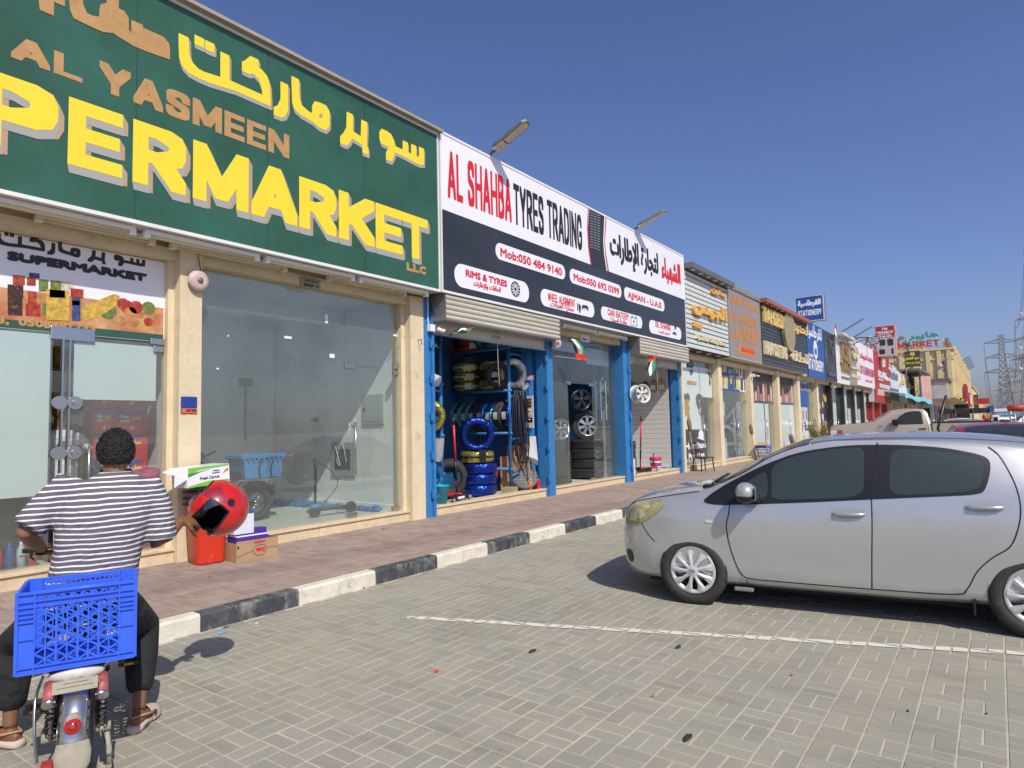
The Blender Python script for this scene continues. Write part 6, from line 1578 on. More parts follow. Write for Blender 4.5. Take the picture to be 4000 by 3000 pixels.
obj('tank',MB().lathe([(0,-.55),(.18,-.54),(.26,-.48),(.26,.48),(.18,.54),(0,.55)],(66,-1.25,2.28),(0,1,0),18),pm('rusty red tank paint',(.40,.05,.03),.5,nscale=2,namt=.2,coords='World'),t)
mb=MB()
for y in (-1.65,-.85):mb.box(65.9,66.1,y-.04,y+.04,0,2.05)
obj('stand',mb,m_galv,t)
t=thing('step_ladder','pale step ladder standing below the red tank','ladder',(52,-.8,0))
mb=MB().tube([(52,-.70,0),(52,-.72,1.95)],.025,6).tube([(52,-1.02,0),(52,-.92,1.95)],.025,6).tube([(52.6,-.70,0),(52,-.74,1.95)],.02,6).tube([(52.6,-1.02,0),(52,-.90,1.95)],.02,6);obj('frame',mb,m_galv,t)
for k in range(7):obj('rung',MB().box(51.95,52.05,-1.0+.01*k,-.72,.2+k*.25,.235+k*.25),m_galv,t)
t=thing('white_generator','white boxy machine with dark panel behind the pickup tail','machine',(40,0,0));obj('cabinet',MB().box(40,40.6,-.10,.18,1.0,1.70,bev=.03),m_wsign,t);obj('dark_panel',MB().box(39.985,39.999,-.04,.12,1.42,1.60),m_blk,t);obj('stand',MB().box(40.05,40.5,-.06,.14,0,1.0),m_galv,t)
t=thing('red_tool_cabinet','small red box with round dark emblem above the pickup bed','box',(40,.4,0));obj('cabinet',MB().box(40,40.3,.28,.52,1.36,1.56,bev=.015),m_red,t);obj('emblem',MB().sheet(*union2([ellipse(0,0,.07,.07,14)]),(39.995,.40,1.44),(0,-1,0),(0,0,1)),m_ink,t);obj('stand',MB().box(40.05,40.2,.35,.45,0,1.36),m_galv,t)
t=thing('traffic_cone','bright red cone shape standing on a vehicle beyond the grey saloon','cone',(50,.65,1.6));obj('cone',MB().cyl((50,.64,1.6),(50,.64,1.84),.10,.02,12),m_red,t);obj('base',MB().box(49.88,50.12,.52,.76,1.56,1.60),m_red,t);obj('pedestal',MB().box(49.9,50.1,.56,.72,0,1.56),m_galv,t)
m_dirt=pm('brown earth and rubble',(.27,.20,.12),.95,nscale=1.5,namt=.4,coords='World',dirt=((.10,.12,.05),.8,.5,.6),bump=.8,bscale=3)
random.seed(5)
def mound(x0,x1,y0,y1,h,name,mat):
    mb=MB();n,m=26,14;vs=[]
    for i in range(n+1):
        for j in range(m+1):
            u,v=i/n,j/m;e=math.sin(PI*u)**.6*math.sin(PI*v)**.7
            vs.append((x0+(x1-x0)*u,y0+(y1-y0)*v,h*e*(.55+.45*math.sin(u*19+v*7)*math.sin(v*13+u*5))+random.uniform(-.06,.06)*h*e-.02))
    mb.add(vs,[(i*(m+1)+j,(i+1)*(m+1)+j,(i+1)*(m+1)+j+1,i*(m+1)+j+1) for i in range(n) for j in range(m)],True);return obj(name,mb,mat,kind='structure')
mound(55,80,-9,-.4,1.25,'earth_mound',m_dirt);mound(85,130,-14,-1.5,1.5,'earth_mound',m_dirt);mound(140,220,-20,0.2,1.5,'earth_mound',m_dirt)
t=thing('blue_white_bus','long blue and white bus far off behind the earth mounds','bus',(150,-1,0));obj('body',MB().box(150,153,-3.4,.3,.6,3.0,bev=.12),pm('pale blue bus',(.22,.42,.62),.4),t);obj('white_roof',MB().box(149.9,153.1,-3.45,.35,2.5,3.1,bev=.1),m_wsign,t);obj('wheel',MB().cyl((150.2,-.4,.5),(150.2,-.1,.5),.5,n=12),m_tyre,t)
t=thing('low_fence','long low dark railing on the far side of the car park','fence',(160,-8,0))
for i in range(24):obj('post',MB().box(118,118.1,-24+i,-23.92+i,0,1.9),m_dgrey,t)
obj('rail',MB().box(118,118.08,-24,-.5,1.75,1.85).box(118,118.08,-24,-.5,1.0,1.06),m_dgrey,t)

# ================================================================ TYRE SHOP GOODS
G1_,G2_,G4_=crop(1600,1250,3.687),crop(1600,1600,3.687),crop(2100,1250,2.552)
def foil(name,col,rough=.2,metal=.75,sc=18):return pm(name,col,rough,metal=metal,bump=2.2,bscale=sc,nscale=7,namt=.35)
F_BLUE=foil('dark blue foil wrap',(.012,.04,.28));F_GOLD=foil('yellow gold foil wrap',(.50,.46,.11));F_TEAL=foil('teal foil wrap',(.05,.30,.34),.35,.3);F_RED=foil('orange red foil wrap',(.45,.07,.03),.35,.3)
F_SKY=foil('bright blue foil wrap',(.05,.30,.62));F_WHITE=foil('white printed wrap',(.70,.70,.66),.35,.1);F_OLIVE=foil('striped gold wrap',(.40,.38,.10),.3,.5)
m_lab=pm('paper tyre label',(.72,.74,.72),.6,nscale=60,namt=.25)
TYM={}
def tyre_mesh(mat,R,w,wrapped):
    k=(mat.name,R,w,wrapped)
    if k in TYM:return TYM[k]
    ri=R*.60
    if wrapped:
        prof=[(ri,-w*.42),(R*.74,-w*.52),(R*.90,-w*.50),(R*.97,-w*.40),(R,-w*.18),(R,w*.18),(R*.97,w*.40),(R*.90,w*.50),(R*.74,w*.52),(ri,w*.42),(ri*.985,0)]
        mb=MB().lathe(prof,(0,0,0),(0,0,1),44,closed=True)
        rnd=random.Random(int(R*1000)+len(mat.name))
        n=44
        for i,v in enumerate(mb.v):
            a=(i % n);f=1+.012*math.sin(a*3.1+i//n)+.008*rnd.uniform(-1,1);mb.v[i]=(v[0]*f,v[1]*f,v[2]*(1+.04*math.sin(a*2.3)))
    else:
        g=.009
        prof=[(ri,-w*.40),(R*.74,-w*.51),(R*.90,-w*.49),(R*.965,-w*.42),(R*.985,-w*.38)]
        for c in (-.24,-.08,.08,.24):prof += [(R,(c-.055)*w-.0),(R,(c-.018)*w-.004),(R-g,(c-.012)*w),(R-g,(c+.012)*w),(R,(c+.018)*w+.004)]
        prof += [(R*.985,w*.38),(R*.965,w*.42),(R*.90,w*.49),(R*.74,w*.51),(ri,w*.40),(ri*.985,0)]
        mb=MB().lathe(prof,(0,0,0),(0,0,1),44,closed=True)
        for k2_ in range(40):
            a=2*PI*k2_/40;A_=Vector((math.cos(a),math.sin(a),0));B_=Vector((-math.sin(a),math.cos(a),0))
            for z in (-.36,.36):mb.obb(A_*(R-.002)+Vector((0,0,z*w)),A_*.006,B_*.012,(0,0,w*.075))
    TYM[k]=mb.mesh('tyre',mat);return TYM[k]
def tyre(label,c,axis,mat,group,R=.33,w=.21,lab=True,wrapped=True,name=None,spin=0.0,band=None):
    t=thing(name or ('wrapped_tyre' if wrapped else 'tyre'),label,'tyre',local=True,group=group)
    q=Vector(axis).normalized().to_track_quat('Z','X').to_matrix().to_4x4()
    body_=bpy.data.objects.new('casing',tyre_mesh(mat,R,w,wrapped));COL.objects.link(body_);body_.parent=t
    if band:obj('band',MB().lathe([(R+.003,-w*.10),(R+.003,w*.10)],(0,0,0),(0,0,1),40),band,t)
    if lab:
        mb=MB();a0=spin
        for i in range(3):
            a,b=a0-.22+.15*i,a0-.22+.15*(i+1);r=R+.006
            mb.quad((r*math.cos(a),r*math.sin(a),-w*.3),(r*math.cos(b),r*math.sin(b),-w*.3),(r*math.cos(b),r*math.sin(b),w*.3),(r*math.cos(a),r*math.sin(a),w*.3))
        obj('paper_label',mb,m_lab,t)
    t.matrix_world=Matrix.Translation(c) @ q
    return t
def facing(axis,c):
    """spin so the paper label looks at the street"""
    q=Vector(axis).normalized().to_track_quat('Z','X').to_matrix();d=q.inverted() @ (Vector((0,0,1.6))-Vector(c));return math.atan2(d.y,d.x)
# racks
def rack(label,x0,x1,y0,y1,zs_,loc):
    t=thing('tyre_rack',label,'rack',loc)
    for x in (x0,x1):
        for y in (y0,y1):obj('upright',MB().cyl((x,y,.27),(x,y,3.62),.038,n=12),m_blue,t)
    for z in zs_:
        for x in (x0,x1):obj('beam',MB().cyl((x,y0-.06,z),(x,y1,z),.03,n=10),m_blue,t)
        for y in (y0,y1):obj('crossbar',MB().tube([(x0,y,z-.16),(x0+.1,y,z-.12),(x1-.1,y,z-.12),(x1,y,z-.16)],.028,8),m_blue,t)
    return t
rack('tall blue pipe rack of tyres along the right wall of the tyre shop',11.05,11.56,8.22,10.0,(.75,1.50,2.40,3.30),(11.3,9,.27))
rack('narrow blue pipe rack just inside the left shutter rail',8.45,9.02,8.30,9.7,(.80,1.50,2.45,3.28),(8.7,9,.27))
gx=11.30
A='wrapped tyres on the right rack'
labs=['teal wrapped tyre at the back end of the long upright row','second teal wrapped tyre from the back of the upright row','third teal wrapped tyre in the upright row','black tyre with white label in the upright row','shiny sky blue wrapped tyre in the upright row','second shiny sky blue tyre, with a large white label','half unwrapped black tyre near the front of the upright row','dark blue wrapped tyre at the front of the upright row, behind the hoses']
mt=[F_TEAL,F_TEAL,F_TEAL,m_tyre,F_SKY,F_SKY,m_tyre,F_BLUE]
for i in range(8):
    y=9.85-.225*i;c=(gx,y,1.53+.33+.02);ax=(.10,1,0);tyre(labs[i],c,ax,mt[i],A,.34,.20,lab=i > 0,wrapped=mt[i] is not m_tyre,spin=facing(ax,c),band=m_blk if i < 3 else None)
for k,(y,m,l) in enumerate(((9.55,F_GOLD,'lowest gold wrapped tyre of the left stack on the middle shelf'),(9.55,F_GOLD,'middle gold wrapped tyre of the left stack on the middle shelf'),(9.55,F_GOLD,'topmost gold wrapped tyre of the left stack on the middle shelf'))):
    c=(gx-.02*k,y,2.45+.105+.205*k);tyre(l,c,(0,0,1),m,A,.33,.2,spin=facing((0,0,1),c)+.2*k,band=F_WHITE)
for k,l in enumerate(('lowest striped gold tyre of the right stack on the middle shelf','middle striped gold tyre of the right stack on the middle shelf','topmost striped gold tyre of the right stack, under the upper shelf')):
    c=(gx+.02*k,8.82,2.45+.105+.205*k);tyre(l,c,(0,0,1),F_OLIVE if k != 1 else m_tyre,A,.32,.2,wrapped=k != 1,spin=facing((0,0,1),c))
c=(11.38,8.36,2.45+.33);tyre('white and gold striped tyre standing at the front of the middle shelf',c,(.45,1,0),F_WHITE,A,.33,.2,lab=False);c=(11.0,8.46,2.45+.28);tyre('small black tyre with white sticker standing at the front of the middle shelf',c,(.9,.5,0),m_tyre,A,.27,.18,wrapped=False,spin=facing((.9,.5,0),c))
for c,ax,m,l in (((gx,9.9,3.65),(.2,1,0),F_RED,'orange red wrapped tyre leaning at the back of the top shelf'),((gx,9.4,3.44),(0,0,1),F_RED,'orange red wrapped tyre lying on the top shelf'),((gx,9.4,3.65),(0,0,1),F_RED,'upper orange red wrapped tyre lying on the top shelf'),((gx,9.02,3.66),(.3,1,.1),F_TEAL,'teal wrapped tyre standing in the middle of the top shelf'),((gx,8.62,3.44),(0,0,1),F_TEAL,'lower teal wrapped tyre lying at the front of the top shelf'),((gx,8.62,3.65),(0,0,1),F_TEAL,'upper teal wrapped tyre lying at the front of the top shelf')):
    tyre(l,c,ax,m,A,.33,.2,lab=ax[2] > .5,spin=facing(ax,c),band=m_blk)
B='wrapped tyres on the narrow left rack'
for c,ax,m,l in (((8.72,8.42,2.45+.13),(.2,-.3,1),F_WHITE,'white wrapped tyre on the left rack beside the blue post'),((8.80,8.40,1.50+.36),(.7,.5,.12),F_GOLD,'gold wrapped tyre standing on the left rack'),((8.75,8.6,3.60),(0,0,1),m_tyre,'dark tyre on the top of the left rack'),((8.73,8.38,.27+.45),(.3,1,0),F_SKY,'crumpled blue wrapped tyre low on the left rack above the bucket'),((8.72,9.2,2.45+.12),(0,0,1),m_tyre,'black tyre deeper on the left rack')):
    tyre(l,c,ax,m,B,.31,.21,lab=False,wrapped=m is not m_tyre)
C_='tyres piled at the tyre shop entrance'
for k,l in enumerate(('lowest dark blue wrapped tyre of the entrance pile','second dark blue wrapped tyre of the entrance pile','third dark blue wrapped tyre of the entrance pile')):
    tyre(l,(10.22+.01*k,8.42,.305+.10+.208*k),(0,.02*(k-1),1),F_BLUE,C_,.365,.205,lab=False)
tyre('gold wrapped tyre on top of the blue entrance pile',(10.20,8.42,.305+.10+.208*3+.02),(0,0,1),F_GOLD,C_,.34,.215,lab=False,band=m_blk)
tyre('dark blue wrapped tyre standing upright on the gold one',(10.20,8.42,1.155+.34),(.62,.70,.12),F_BLUE,C_,.35,.20,lab=False)
tyre('big bare black tyre leaning behind the trolley jack handle',(9.75,8.75,.30+.36),(.75,.6,.15),m_tyre,C_,.36,.22,lab=False,wrapped=False)
tyre('second bare black tyre leaning behind the first',(9.55,9.2,.30+.34),(.6,.75,.15),m_tyre,C_,.34,.22,lab=False,wrapped=False)
# rag on the pile
def cloth(name,label,cat,pts,mat,group=None,th=.004):
    t=thing(name,label,cat,pts[0][0],group);mb=MB();n=len(pts);m=len(pts[0])
    mb.add([p for r in pts for p in r],[(i*m+j,i*m+j+1,(i+1)*m+j+1,(i+1)*m+j) for i in range(n-1) for j in range(m-1)],True)
    return obj('cloth',mb,mat,t)
def drape(c,w,h,seed,fold=.02,dirx=(.8,-.6,0)):
    r=random.Random(seed);D_=Vector(dirx).normalized();N_=Vector((-D_.y,D_.x,0));c=Vector(c)
    return [[c+D_*((j/8-.5)*w*(1-.35*i/9*r.uniform(.8,1.1)))+Vector((0,0,-h*i/9))+N_*fold*math.sin(j*2.1+i*.5+seed) for j in range(9)] for i in range(10)]
cloth('black_rag','black rag hung over the gold tyre of the entrance pile','cloth',drape((9.98,8.10,1.20),.16,.24,3),m_blk)
m_stripe2=pm('black white striped cloth',(.6,.6,.62),.8)
def stripes(name,axis,freq,c1,c2,duty=.5,rough=.85,wob=0.0,coords='Object',rot=(0,0,0)):
    m=bpy.data.materials.new(name);m.use_nodes=True;nt=m.node_tree;L=nt.links.new;b=nt.nodes['Principled BSDF'];b.inputs['Roughness'].default_value=rough
    tc=nt.nodes.new('ShaderNodeNewGeometry') if coords =='World' else nt.nodes.new('ShaderNodeTexCoord')
    src=tc.outputs['Position'] if coords =='World' else tc.outputs['Object']
    mp=nt.nodes.new('ShaderNodeMapping');mp.inputs['Rotation'].default_value=rot;L(src,mp.inputs[0])
    sp=nt.nodes.new('ShaderNodeSeparateXYZ');L(mp.outputs[0],sp.inputs[0]);v=sp.outputs[axis]
    if wob:
        n=nt.nodes.new('ShaderNodeTexNoise');n.inputs['Scale'].default_value=4;L(src,n.inputs['Vector'])
        ma=nt.nodes.new('ShaderNodeMath');ma.operation='MULTIPLY_ADD';L(n.outputs['Fac'],ma.inputs[0]);ma.inputs[1].default_value=wob;L(v,ma.inputs[2]);v=ma.outputs[0]
    a=nt.nodes.new('ShaderNodeMath');a.operation='MULTIPLY';a.inputs[1].default_value=freq;L(v,a.inputs[0])
    f=nt.nodes.new('ShaderNodeMath');f.operation='FRACT';L(a.outputs[0],f.inputs[0])
    g_=nt.nodes.new('ShaderNodeMath');g_.operation='LESS_THAN';g_.inputs[1].default_value=duty;L(f.outputs[0],g_.inputs[0])
    mx=nt.nodes.new('ShaderNodeMix');mx.data_type='RGBA';L(g_.outputs[0],mx.inputs['Factor']);mx.inputs['A'].default_value=(*c1,1);mx.inputs['B'].default_value=(*c2,1);L(mx.outputs['Result'],b.inputs['Base Color'])
    return m
cloth('striped_cloth','black and white striped cloth hanging on the left rack above the bucket','cloth',drape((8.72,8.15,1.45),.30,.42,5,.03),stripes('zebra cloth',2,28,(.02,.02,.03),(.7,.7,.72),.45,rot=(.5,.3,0),coords='World'))
# teal bucket
t=thing('bucket','teal plastic bucket on the ledge beside the blue shutter rail','bucket',(8.62,7.95,.305))
obj('body',MB().lathe([(0,.002),(.105,0),(.145,.30),(.155,.305),(.155,.32),(.143,.32),(.103,.012)],(8.64,7.98,.305),(0,0,1),24),pm('teal plastic',(.02,.36,.48),.4),t)
obj('handle',MB().tube([(8.64+.155*math.cos(a),7.98-.07*math.sin(a)-.02,.60-.20*math.sin(a)) for a in [PI*k/10 for k in range(11)]],.004,5),m_steel,t)
# trolley jacks
def jack(label,o,ang,s=1.0,handle=1.35):
    t=thing('trolley_jack',label,'jack',o,'trolley jacks of the tyre shop')
    R_=Matrix.Translation(o) @ Matrix.Rotation(ang,4,'Z') @ Matrix.Scale(s,4)
    def ob(n,mb,m):mb.v=[tuple(R_ @ Vector(v)) for v in mb.v];return obj(n,mb,m,t)
    mb=MB()
    for y in (-.10,.10):mb.prism([(-.30,.03),(.26,.02),(.30,.06),(.10,.10),(-.20,.15),(-.30,.12)],(0,y-.005,0),(1,0,0),(0,0,1),(0,.01,0))
    ob('side_plates',mb,m_blk);ob('cover',MB().box(-.27,.05,-.095,.095,.10,.145,bev=.01),m_red)
    for x,r in ((-.27,.035),(.27,.045)):
        for y in (-.13,.12):ob('wheel',MB().cyl((x,y-.012,r),(x,y+.018,r),r,n=14),m_galv)
    ob('lift_arm',MB().tube([(-.05,0,.10),(.20,0,.13),(.26,0,.15)],.025,8).cyl((.24,0,.14),(.24,0,.17),.05,n=14),m_blk)
    d=Vector((-.06,0,1)).normalized()*handle;a=Vector((-.28 if False else .02,0,.14))
    ob('handle',MB().cyl(a+d*.10,a+d*.42,.020,n=10).cyl(a+d*.42,a+d*.92,.022,n=10),m_red);ob('handle_grip',MB().cyl(a,a+d*.14,.018,n=10).cyl(a+d*.16,a+d*.44,.024,n=10).cyl(a+d*.90,a+d*1.0,.024,n=10),m_blk);ob('sticker',MB().box(-.12,.10,-.112,-.108,.045,.085),m_wsign)
    return t
jack('red and black trolley jack with tall red handle beside the bucket',(9.10,8.02,.305),math.radians(8),1.0,1.38)
jack('red trolley jack with long handle inside the right hand bay',(17.1,8.15,.27),math.radians(150),1.0,1.45)
jack('low black and red trolley jack beside the paint bucket',(17.75,8.05,.27),math.radians(20),.95,.4)
# hoses
t=thing('air_hoses','tangle of black air hoses looped from the blue rack down to the floor','hose',(11.1,8.1,2.5))
random.seed(11)
for i in range(6):
    x0=11.12+.06*i;dz=random.uniform(0,.35);w_=random.uniform(.10,.22)
    P=[(x0,8.13,2.42),(x0-w_*.6,8.10,2.1),(x0-w_,8.08-.01*i,1.6+dz*.2),(x0-w_*.4,8.05,1.10-dz*.6),(x0+.05,8.04,1.02-dz*.6),(x0+w_*.7,8.06,1.25),(x0+w_*.8,8.10,1.9),(x0+.1,8.13,2.42)]
    obj('hose_loop',MB().tube(spline(P,5),.013,7),m_blk,t)
obj('hose_tail',MB().tube(spline([(11.25,8.10,2.4),(11.30,8.06,1.6),(11.34,8.03,.9),(11.36,8.0,.50)],6),.012,7),m_blk,t);obj('brass_end',MB().cyl((11.36,8.0,.50),(11.36,8.0,.42),.014,n=8),pm('brass',(.6,.42,.15),.3,metal=.9),t);obj('rag_knot',MB().sphere((11.28,8.12,2.5),.09,10,8,(1.2,.7,.8)),pm('brown rag',(.16,.11,.08),.9,nscale=20,namt=.3),t)
t=thing('compressor_tank','red air compressor tank behind the hoses','compressor',(10.9,8.8,.3));obj('tank',MB().lathe([(0,-.42),(.16,-.40),(.27,-.32),(.30,-.2),(.30,.2),(.27,.32),(.16,.40),(0,.42)],(10.95,8.95,.68),(.5,.85,0),24),pm('red tank enamel',(.48,.03,.03),.3,coat=.5),t);obj('feet',MB().box(10.8,11.1,8.6,9.3,.27,.42),m_blk,t)
t=thing('drain_cover','round dark grey cover with square grid leaning below the hoses','cover',(11.4,8.1,.3))
cn=Vector((-.62,-.55,.55)).normalized();cu=cn.cross(Vector((0,0,1))).normalized();cv=cu.cross(cn);co_=Vector((11.40,8.12,.56))
obj('disc',MB().lathe([(0,-.035),(.27,-.035),(.285,-.02),(.285,.02),(.27,.03),(0,.03)],co_,cn,36),pm('dark grey cast rubber',(.075,.075,.08),.6,nscale=8,namt=.3,dirt=((.2,.19,.18),8,.55,.75)),t)
mb=MB()
for k in range(-3,4):
    l=math.sqrt(.26**2-(k*.075)**2)
    mb.obb(co_+cn*.032+cu*(k*.075),cu*.003,cv*l,cn*.003);mb.obb(co_+cn*.032+cv*(k*.075),cv*.003,cu*l,cn*.003)
obj('grid_ribs',mb,pm('pale dusty rib',(.30,.30,.30),.8),t)
m_card=pm('brown cardboard',(.42,.27,.14),.85,nscale=3,namt=.1,dirt=((.32,.20,.10),4,.55,.75))
def boxthing(name,label,cat,x0,x1,y0,y1,z0,z1,mat,rot=0,group=None,tilt=0):
    c=Vector(((x0+x1)/2,(y0+y1)/2,z0));t=thing(name,label,cat,c,group);M=Matrix.Translation(c) @ Matrix.Rotation(rot,4,'Z') @ Matrix.Rotation(tilt,4,'X') @ Matrix.Translation(-c)
    obj('carton',MB().box(x0,x1,y0,y1,z0,z1,M,bev=.006),mat,t);return t,M
boxthing('cardboard_sheet','flattened brown cardboard leaning on the blue wall','cardboard',11.45,11.50,8.05,8.6,.28,1.22,m_card,.1,None,0);boxthing('cardboard_carton','tall brown carton standing by the blue rack post','carton',11.2,11.45,8.25,8.62,.28,1.0,m_card,.25,None,0)
boxthing('small_wooden_box','low pale box on the floor beside the blue tyre pile','box',10.75,11.0,8.0,8.25,.27,.40,pm('pale olive box',(.32,.29,.15),.7),.2)
for i,(x,y,m,l,h) in enumerate(((11.62,7.93,m_red,'red oil can at the right end of the tyre shop ledge',.19),(11.50,7.94,m_blk,'dark oil can beside the red one',.18),(11.38,7.96,pm('orange plastic',(.65,.20,.03),.4),'orange bottle left of the small cans',.20))):
    t=thing('oil_can',l,'can',(x,y,.305),'small cans on the tyre shop ledge');obj('body',MB().box(x-.05,x+.05,y-.03,y+.03,.305,.305+h,bev=.008) if i < 2 else MB().lathe([(0,0),(.035,0),(.035,.15),(.014,.18),(.014,.2),(0,.2)],(x,y,.305),(0,0,1),14),m,t);obj('cap',MB().cyl((x,y,.305+h),(x,y,.305+h+.015),.014,n=10),m_wsign,t)
t=thing('paper_cone','folded white paper cone hung on the blue wall','paper',(11.58,7.95,1.1));obj('cone',MB().add([(11.58,8.10,1.42),(11.58,7.93,1.42),(11.45,8.22,1.05),(11.45,7.80,.92),(11.52,7.86,.80)],[(0,1,3,2),(2,3,4)]),m_wsign,t)
# number plates and socket board on the blue partition (faces -X)
def plate(label,y,z,txt,rot):
    t=thing('number_plate_sign',label,'plate',(11.59,y,z),'red plates on the blue wall');u=Vector((0,-math.cos(rot),math.sin(rot)));v=Vector((0,math.sin(rot),math.cos(rot)));o=Vector((11.585,y,z))
    obj('plate',MB().obb(o,Vector((.006,0,0)),u*.17,v*.055),pm('faded red plate',(.50,.16,.20),.5),t);text_at('lettering',txt,o+Vector((-.008,0,0))-u*.15-v*.035,u,v,.30,.07,m_wsign,t,.006)
plate('upper red plate reading 8345222',7.92+.2,2.68,'8345222',0);plate('lower tilted red plate reading 71200666',8.06+.16,2.43,'71200666',.7)
t=thing('socket_board','white board holding rows of sockets on the blue wall','board',(11.58,8.1,2));obj('board',MB().box(11.575,11.595,7.98,8.34,1.60,2.29),pm('pale board',(.62,.60,.60),.6),t)
for r in range(3):
    for k in range(6):obj('socket',MB().cyl((11.575,8.30-.055*k,2.22-.07*r),(11.52,8.30-.055*k,2.20-.07*r),.018,n=10),m_blk,t)
for k in range(4):obj('socket',MB().cyl((11.575,8.28-.07*k,2.0),(11.52,8.28-.07*k,1.98),.022,n=10),m_blk if k < 3 else m_yel,t)
text_at('lettering','17202815',(11.573,8.29,1.82),(0,-1,0),(0,0,1),.24,.06,m_red,t,.003);obj('cross_wrench',MB().tube([(11.56,8.28,1.78),(11.56,8.05,1.78)],.008,6).tube([(11.56,8.16,1.78),(11.56,8.16,1.52)],.007,6).tube([(11.56,8.10,1.72),(11.56,8.10,1.55)],.006,6),m_steel,t);obj('sticker',MB().box(11.57,11.574,8.0,8.12,1.72,1.82),m_bsign,t)
# ---- shutter housings
def shutter(label,x0,x1):
    t=thing('shutter_box',label,'roller shutter',(x0,7.5,3.5));zb,zt,yf=3.47,3.91,7.40
    obj('end_plate',MB().box(x0,x0+.012,yf,7.87,zb,zt),m_galv,t);obj('end_plate',MB().box(x1-.012,x1,yf,7.87,zb,zt),m_galv,t);n=5
    for i in range(n):
        z0,z1=zb+(zt-zb)*i/n,zb+(zt-zb)*(i+1)/n;y=yf+.002
        obj('curtain_slat',MB().prism([(y+.02,z0+.004),(y+.001,z0+.022),(y-.006,(z0+z1)/2),(y+.001,z1-.022),(y+.02,z1-.004)],(x0+.02,0,0),(0,1,0),(0,0,1),(x1-x0-.04,0,0)),m_shut,t)
    obj('underside',MB().box(x0+.01,x1-.01,yf+.02,7.86,zb-.012,zb),m_galv,t)
    obj('bottom_bar',MB().box(x0+.06,x1-.08,7.74,7.79,zb-.20,zb-.013),m_shut,t);obj('bottom_lip',MB().box(x0+.06,x1-.08,7.70,7.80,zb-.225,zb-.20),m_galv,t)
    obj('lock_hasp',MB().tube([((x0+x1)/2-.12,7.72,zb-.10),((x0+x1)/2+.1,7.72,zb-.10)],.02,8),m_galv,t)
    obj('pull_cord',MB().tube(spline([((x0+x1)/2,7.71,zb-.1),((x0+x1)/2+.01,7.71,zb-.6),((x0+x1)/2+.05,7.72,zb-1.05)],5),.006,5),pm('pale cord',(.6,.5,.4),.8),t)
    return t
shutter('long roller shutter box over the open tyre bay',8.20,11.84);shutter('shorter roller shutter box over the bay with slatted wall',15.72,19.15)
# ---- right hand bay: slat wall, oil, wheel, tyres
for i in range(22):
    part('wall_slat',MB().box(19.02,19.045,8.06,11.2,.30+i*.148,.30+i*.148+.142),pm('grey white slat board',(.60,.58,.56),.6,nscale=1,namt=.03,coords='World'))
part('back_wall',MB().box(15.7,19.1,11.2,11.3,.2,3.8),m_white);part('party_wall',MB().box(15.55,15.66,8.1,11.2,.2,3.8),m_white)
m_oil=[pm('brown gold jug',(.30,.17,.05),.35),pm('dark brown jug',(.09,.06,.05),.35),pm('tan jug',(.42,.26,.10),.35),pm('gold jug',(.48,.34,.12),.35)]
for i,y in enumerate((9.22,8.85,8.52,8.24)):
    t=thing('oil_jug',['leftmost brown oil jug hung on the slatted wall','dark brown tilted oil jug second on the slatted wall','tan oil jug third on the slatted wall','gold oil jug rightmost on the slatted wall'][i],'oil jug',(18.95,y,2.75),'oil jugs hung on the slatted wall')
    M=Matrix.Translation((18.93,y,2.80)) @ Matrix.Rotation((-.3,.45,.05,-.12)[i],4,'X');mb=MB().prism([(-.12,-.16),(.12,-.16),(.12,.05),(.04,.16),(-.05,.16),(-.12,.10)],(0,0,0),(0,1,0),(0,0,1),(.08,0,0));mb.v=[tuple(M @ Vector(v)) for v in mb.v];obj('body',mb,m_oil[i],t)
    mb=MB().box(-.004,0,-.08,.08,-.11,.03);mb.v=[tuple(M @ Vector(v)) for v in mb.v];obj('label',mb,m_lab if i != 1 else m_bsign,t);mb=MB().cyl((.04,.0,.16),(.04,.0,.20),.025,n=10);mb.v=[tuple(M @ Vector(v)) for v in mb.v];obj('cap',mb,m_blk,t)
def alloy(label,c,axis,R=.24,w=.22,mat=None,spokes=6,group='loose alloy wheels',tyre_on=False,dark=False):
    t=thing('alloy_wheel',label,'wheel rim',local=True,group=group);mat=mat or pm('white alloy',(.66,.65,.60),.4,metal=.2)
    obj('barrel',MB().lathe([(R,w*.5),(R*.97,w*.46),(R*.88,w*.40),(R*.85,-w*.3),(R*.90,-w*.45),(R,-w*.5),(R*.98,-w*.5),(R*.86,-w*.40),(R*.82,-w*.3),(R*.84,w*.38),(R*.95,w*.5)],(0,0,0),(0,0,1),40,closed=True),mat,t)
    mb=MB();z=w*.32
    for k in range(spokes):
        a=2*PI*k/spokes;d=2*PI/spokes*.22
        def P(r,o,h):return (r*math.cos(a+o),r*math.sin(a+o),h)
        mb.add([P(R*.2,-.5,z+.01),P(R*.85,-d,z),P(R*.85,d,z),P(R*.2,.5,z+.01),P(R*.2,-.5,z-.04),P(R*.85,-d*.8,z-.03),P(R*.85,d*.8,z-.03),P(R*.2,.5,z-.04)],[(0,1,2,3),(0,4,5,1),(3,2,6,7),(1,5,6,2)])
    mb.lathe([(0,z+.03),(R*.18,z+.028),(R*.24,z+.005),(R*.24,z-.04)],(0,0,0),(0,0,1),20);obj('spokes',mb,mat,t);obj('centre_cap',MB().cyl((0,0,z+.028),(0,0,z+.04),R*.10,n=14),m_blk,t)
    if tyre_on:
        o=bpy.data.objects.new('tyre',tyre_mesh(m_tyre,R*1.55,w*1.0,False));COL.objects.link(o);o.parent=t
    t.matrix_world=Matrix.Translation(c) @ Vector(axis).normalized().to_track_quat('Z','X').to_matrix().to_4x4();return t
alloy('white alloy wheel hung high on the blue pillar of the right bay',(15.80,7.48,2.42),(-.38,-.93,.03),.25,.27)
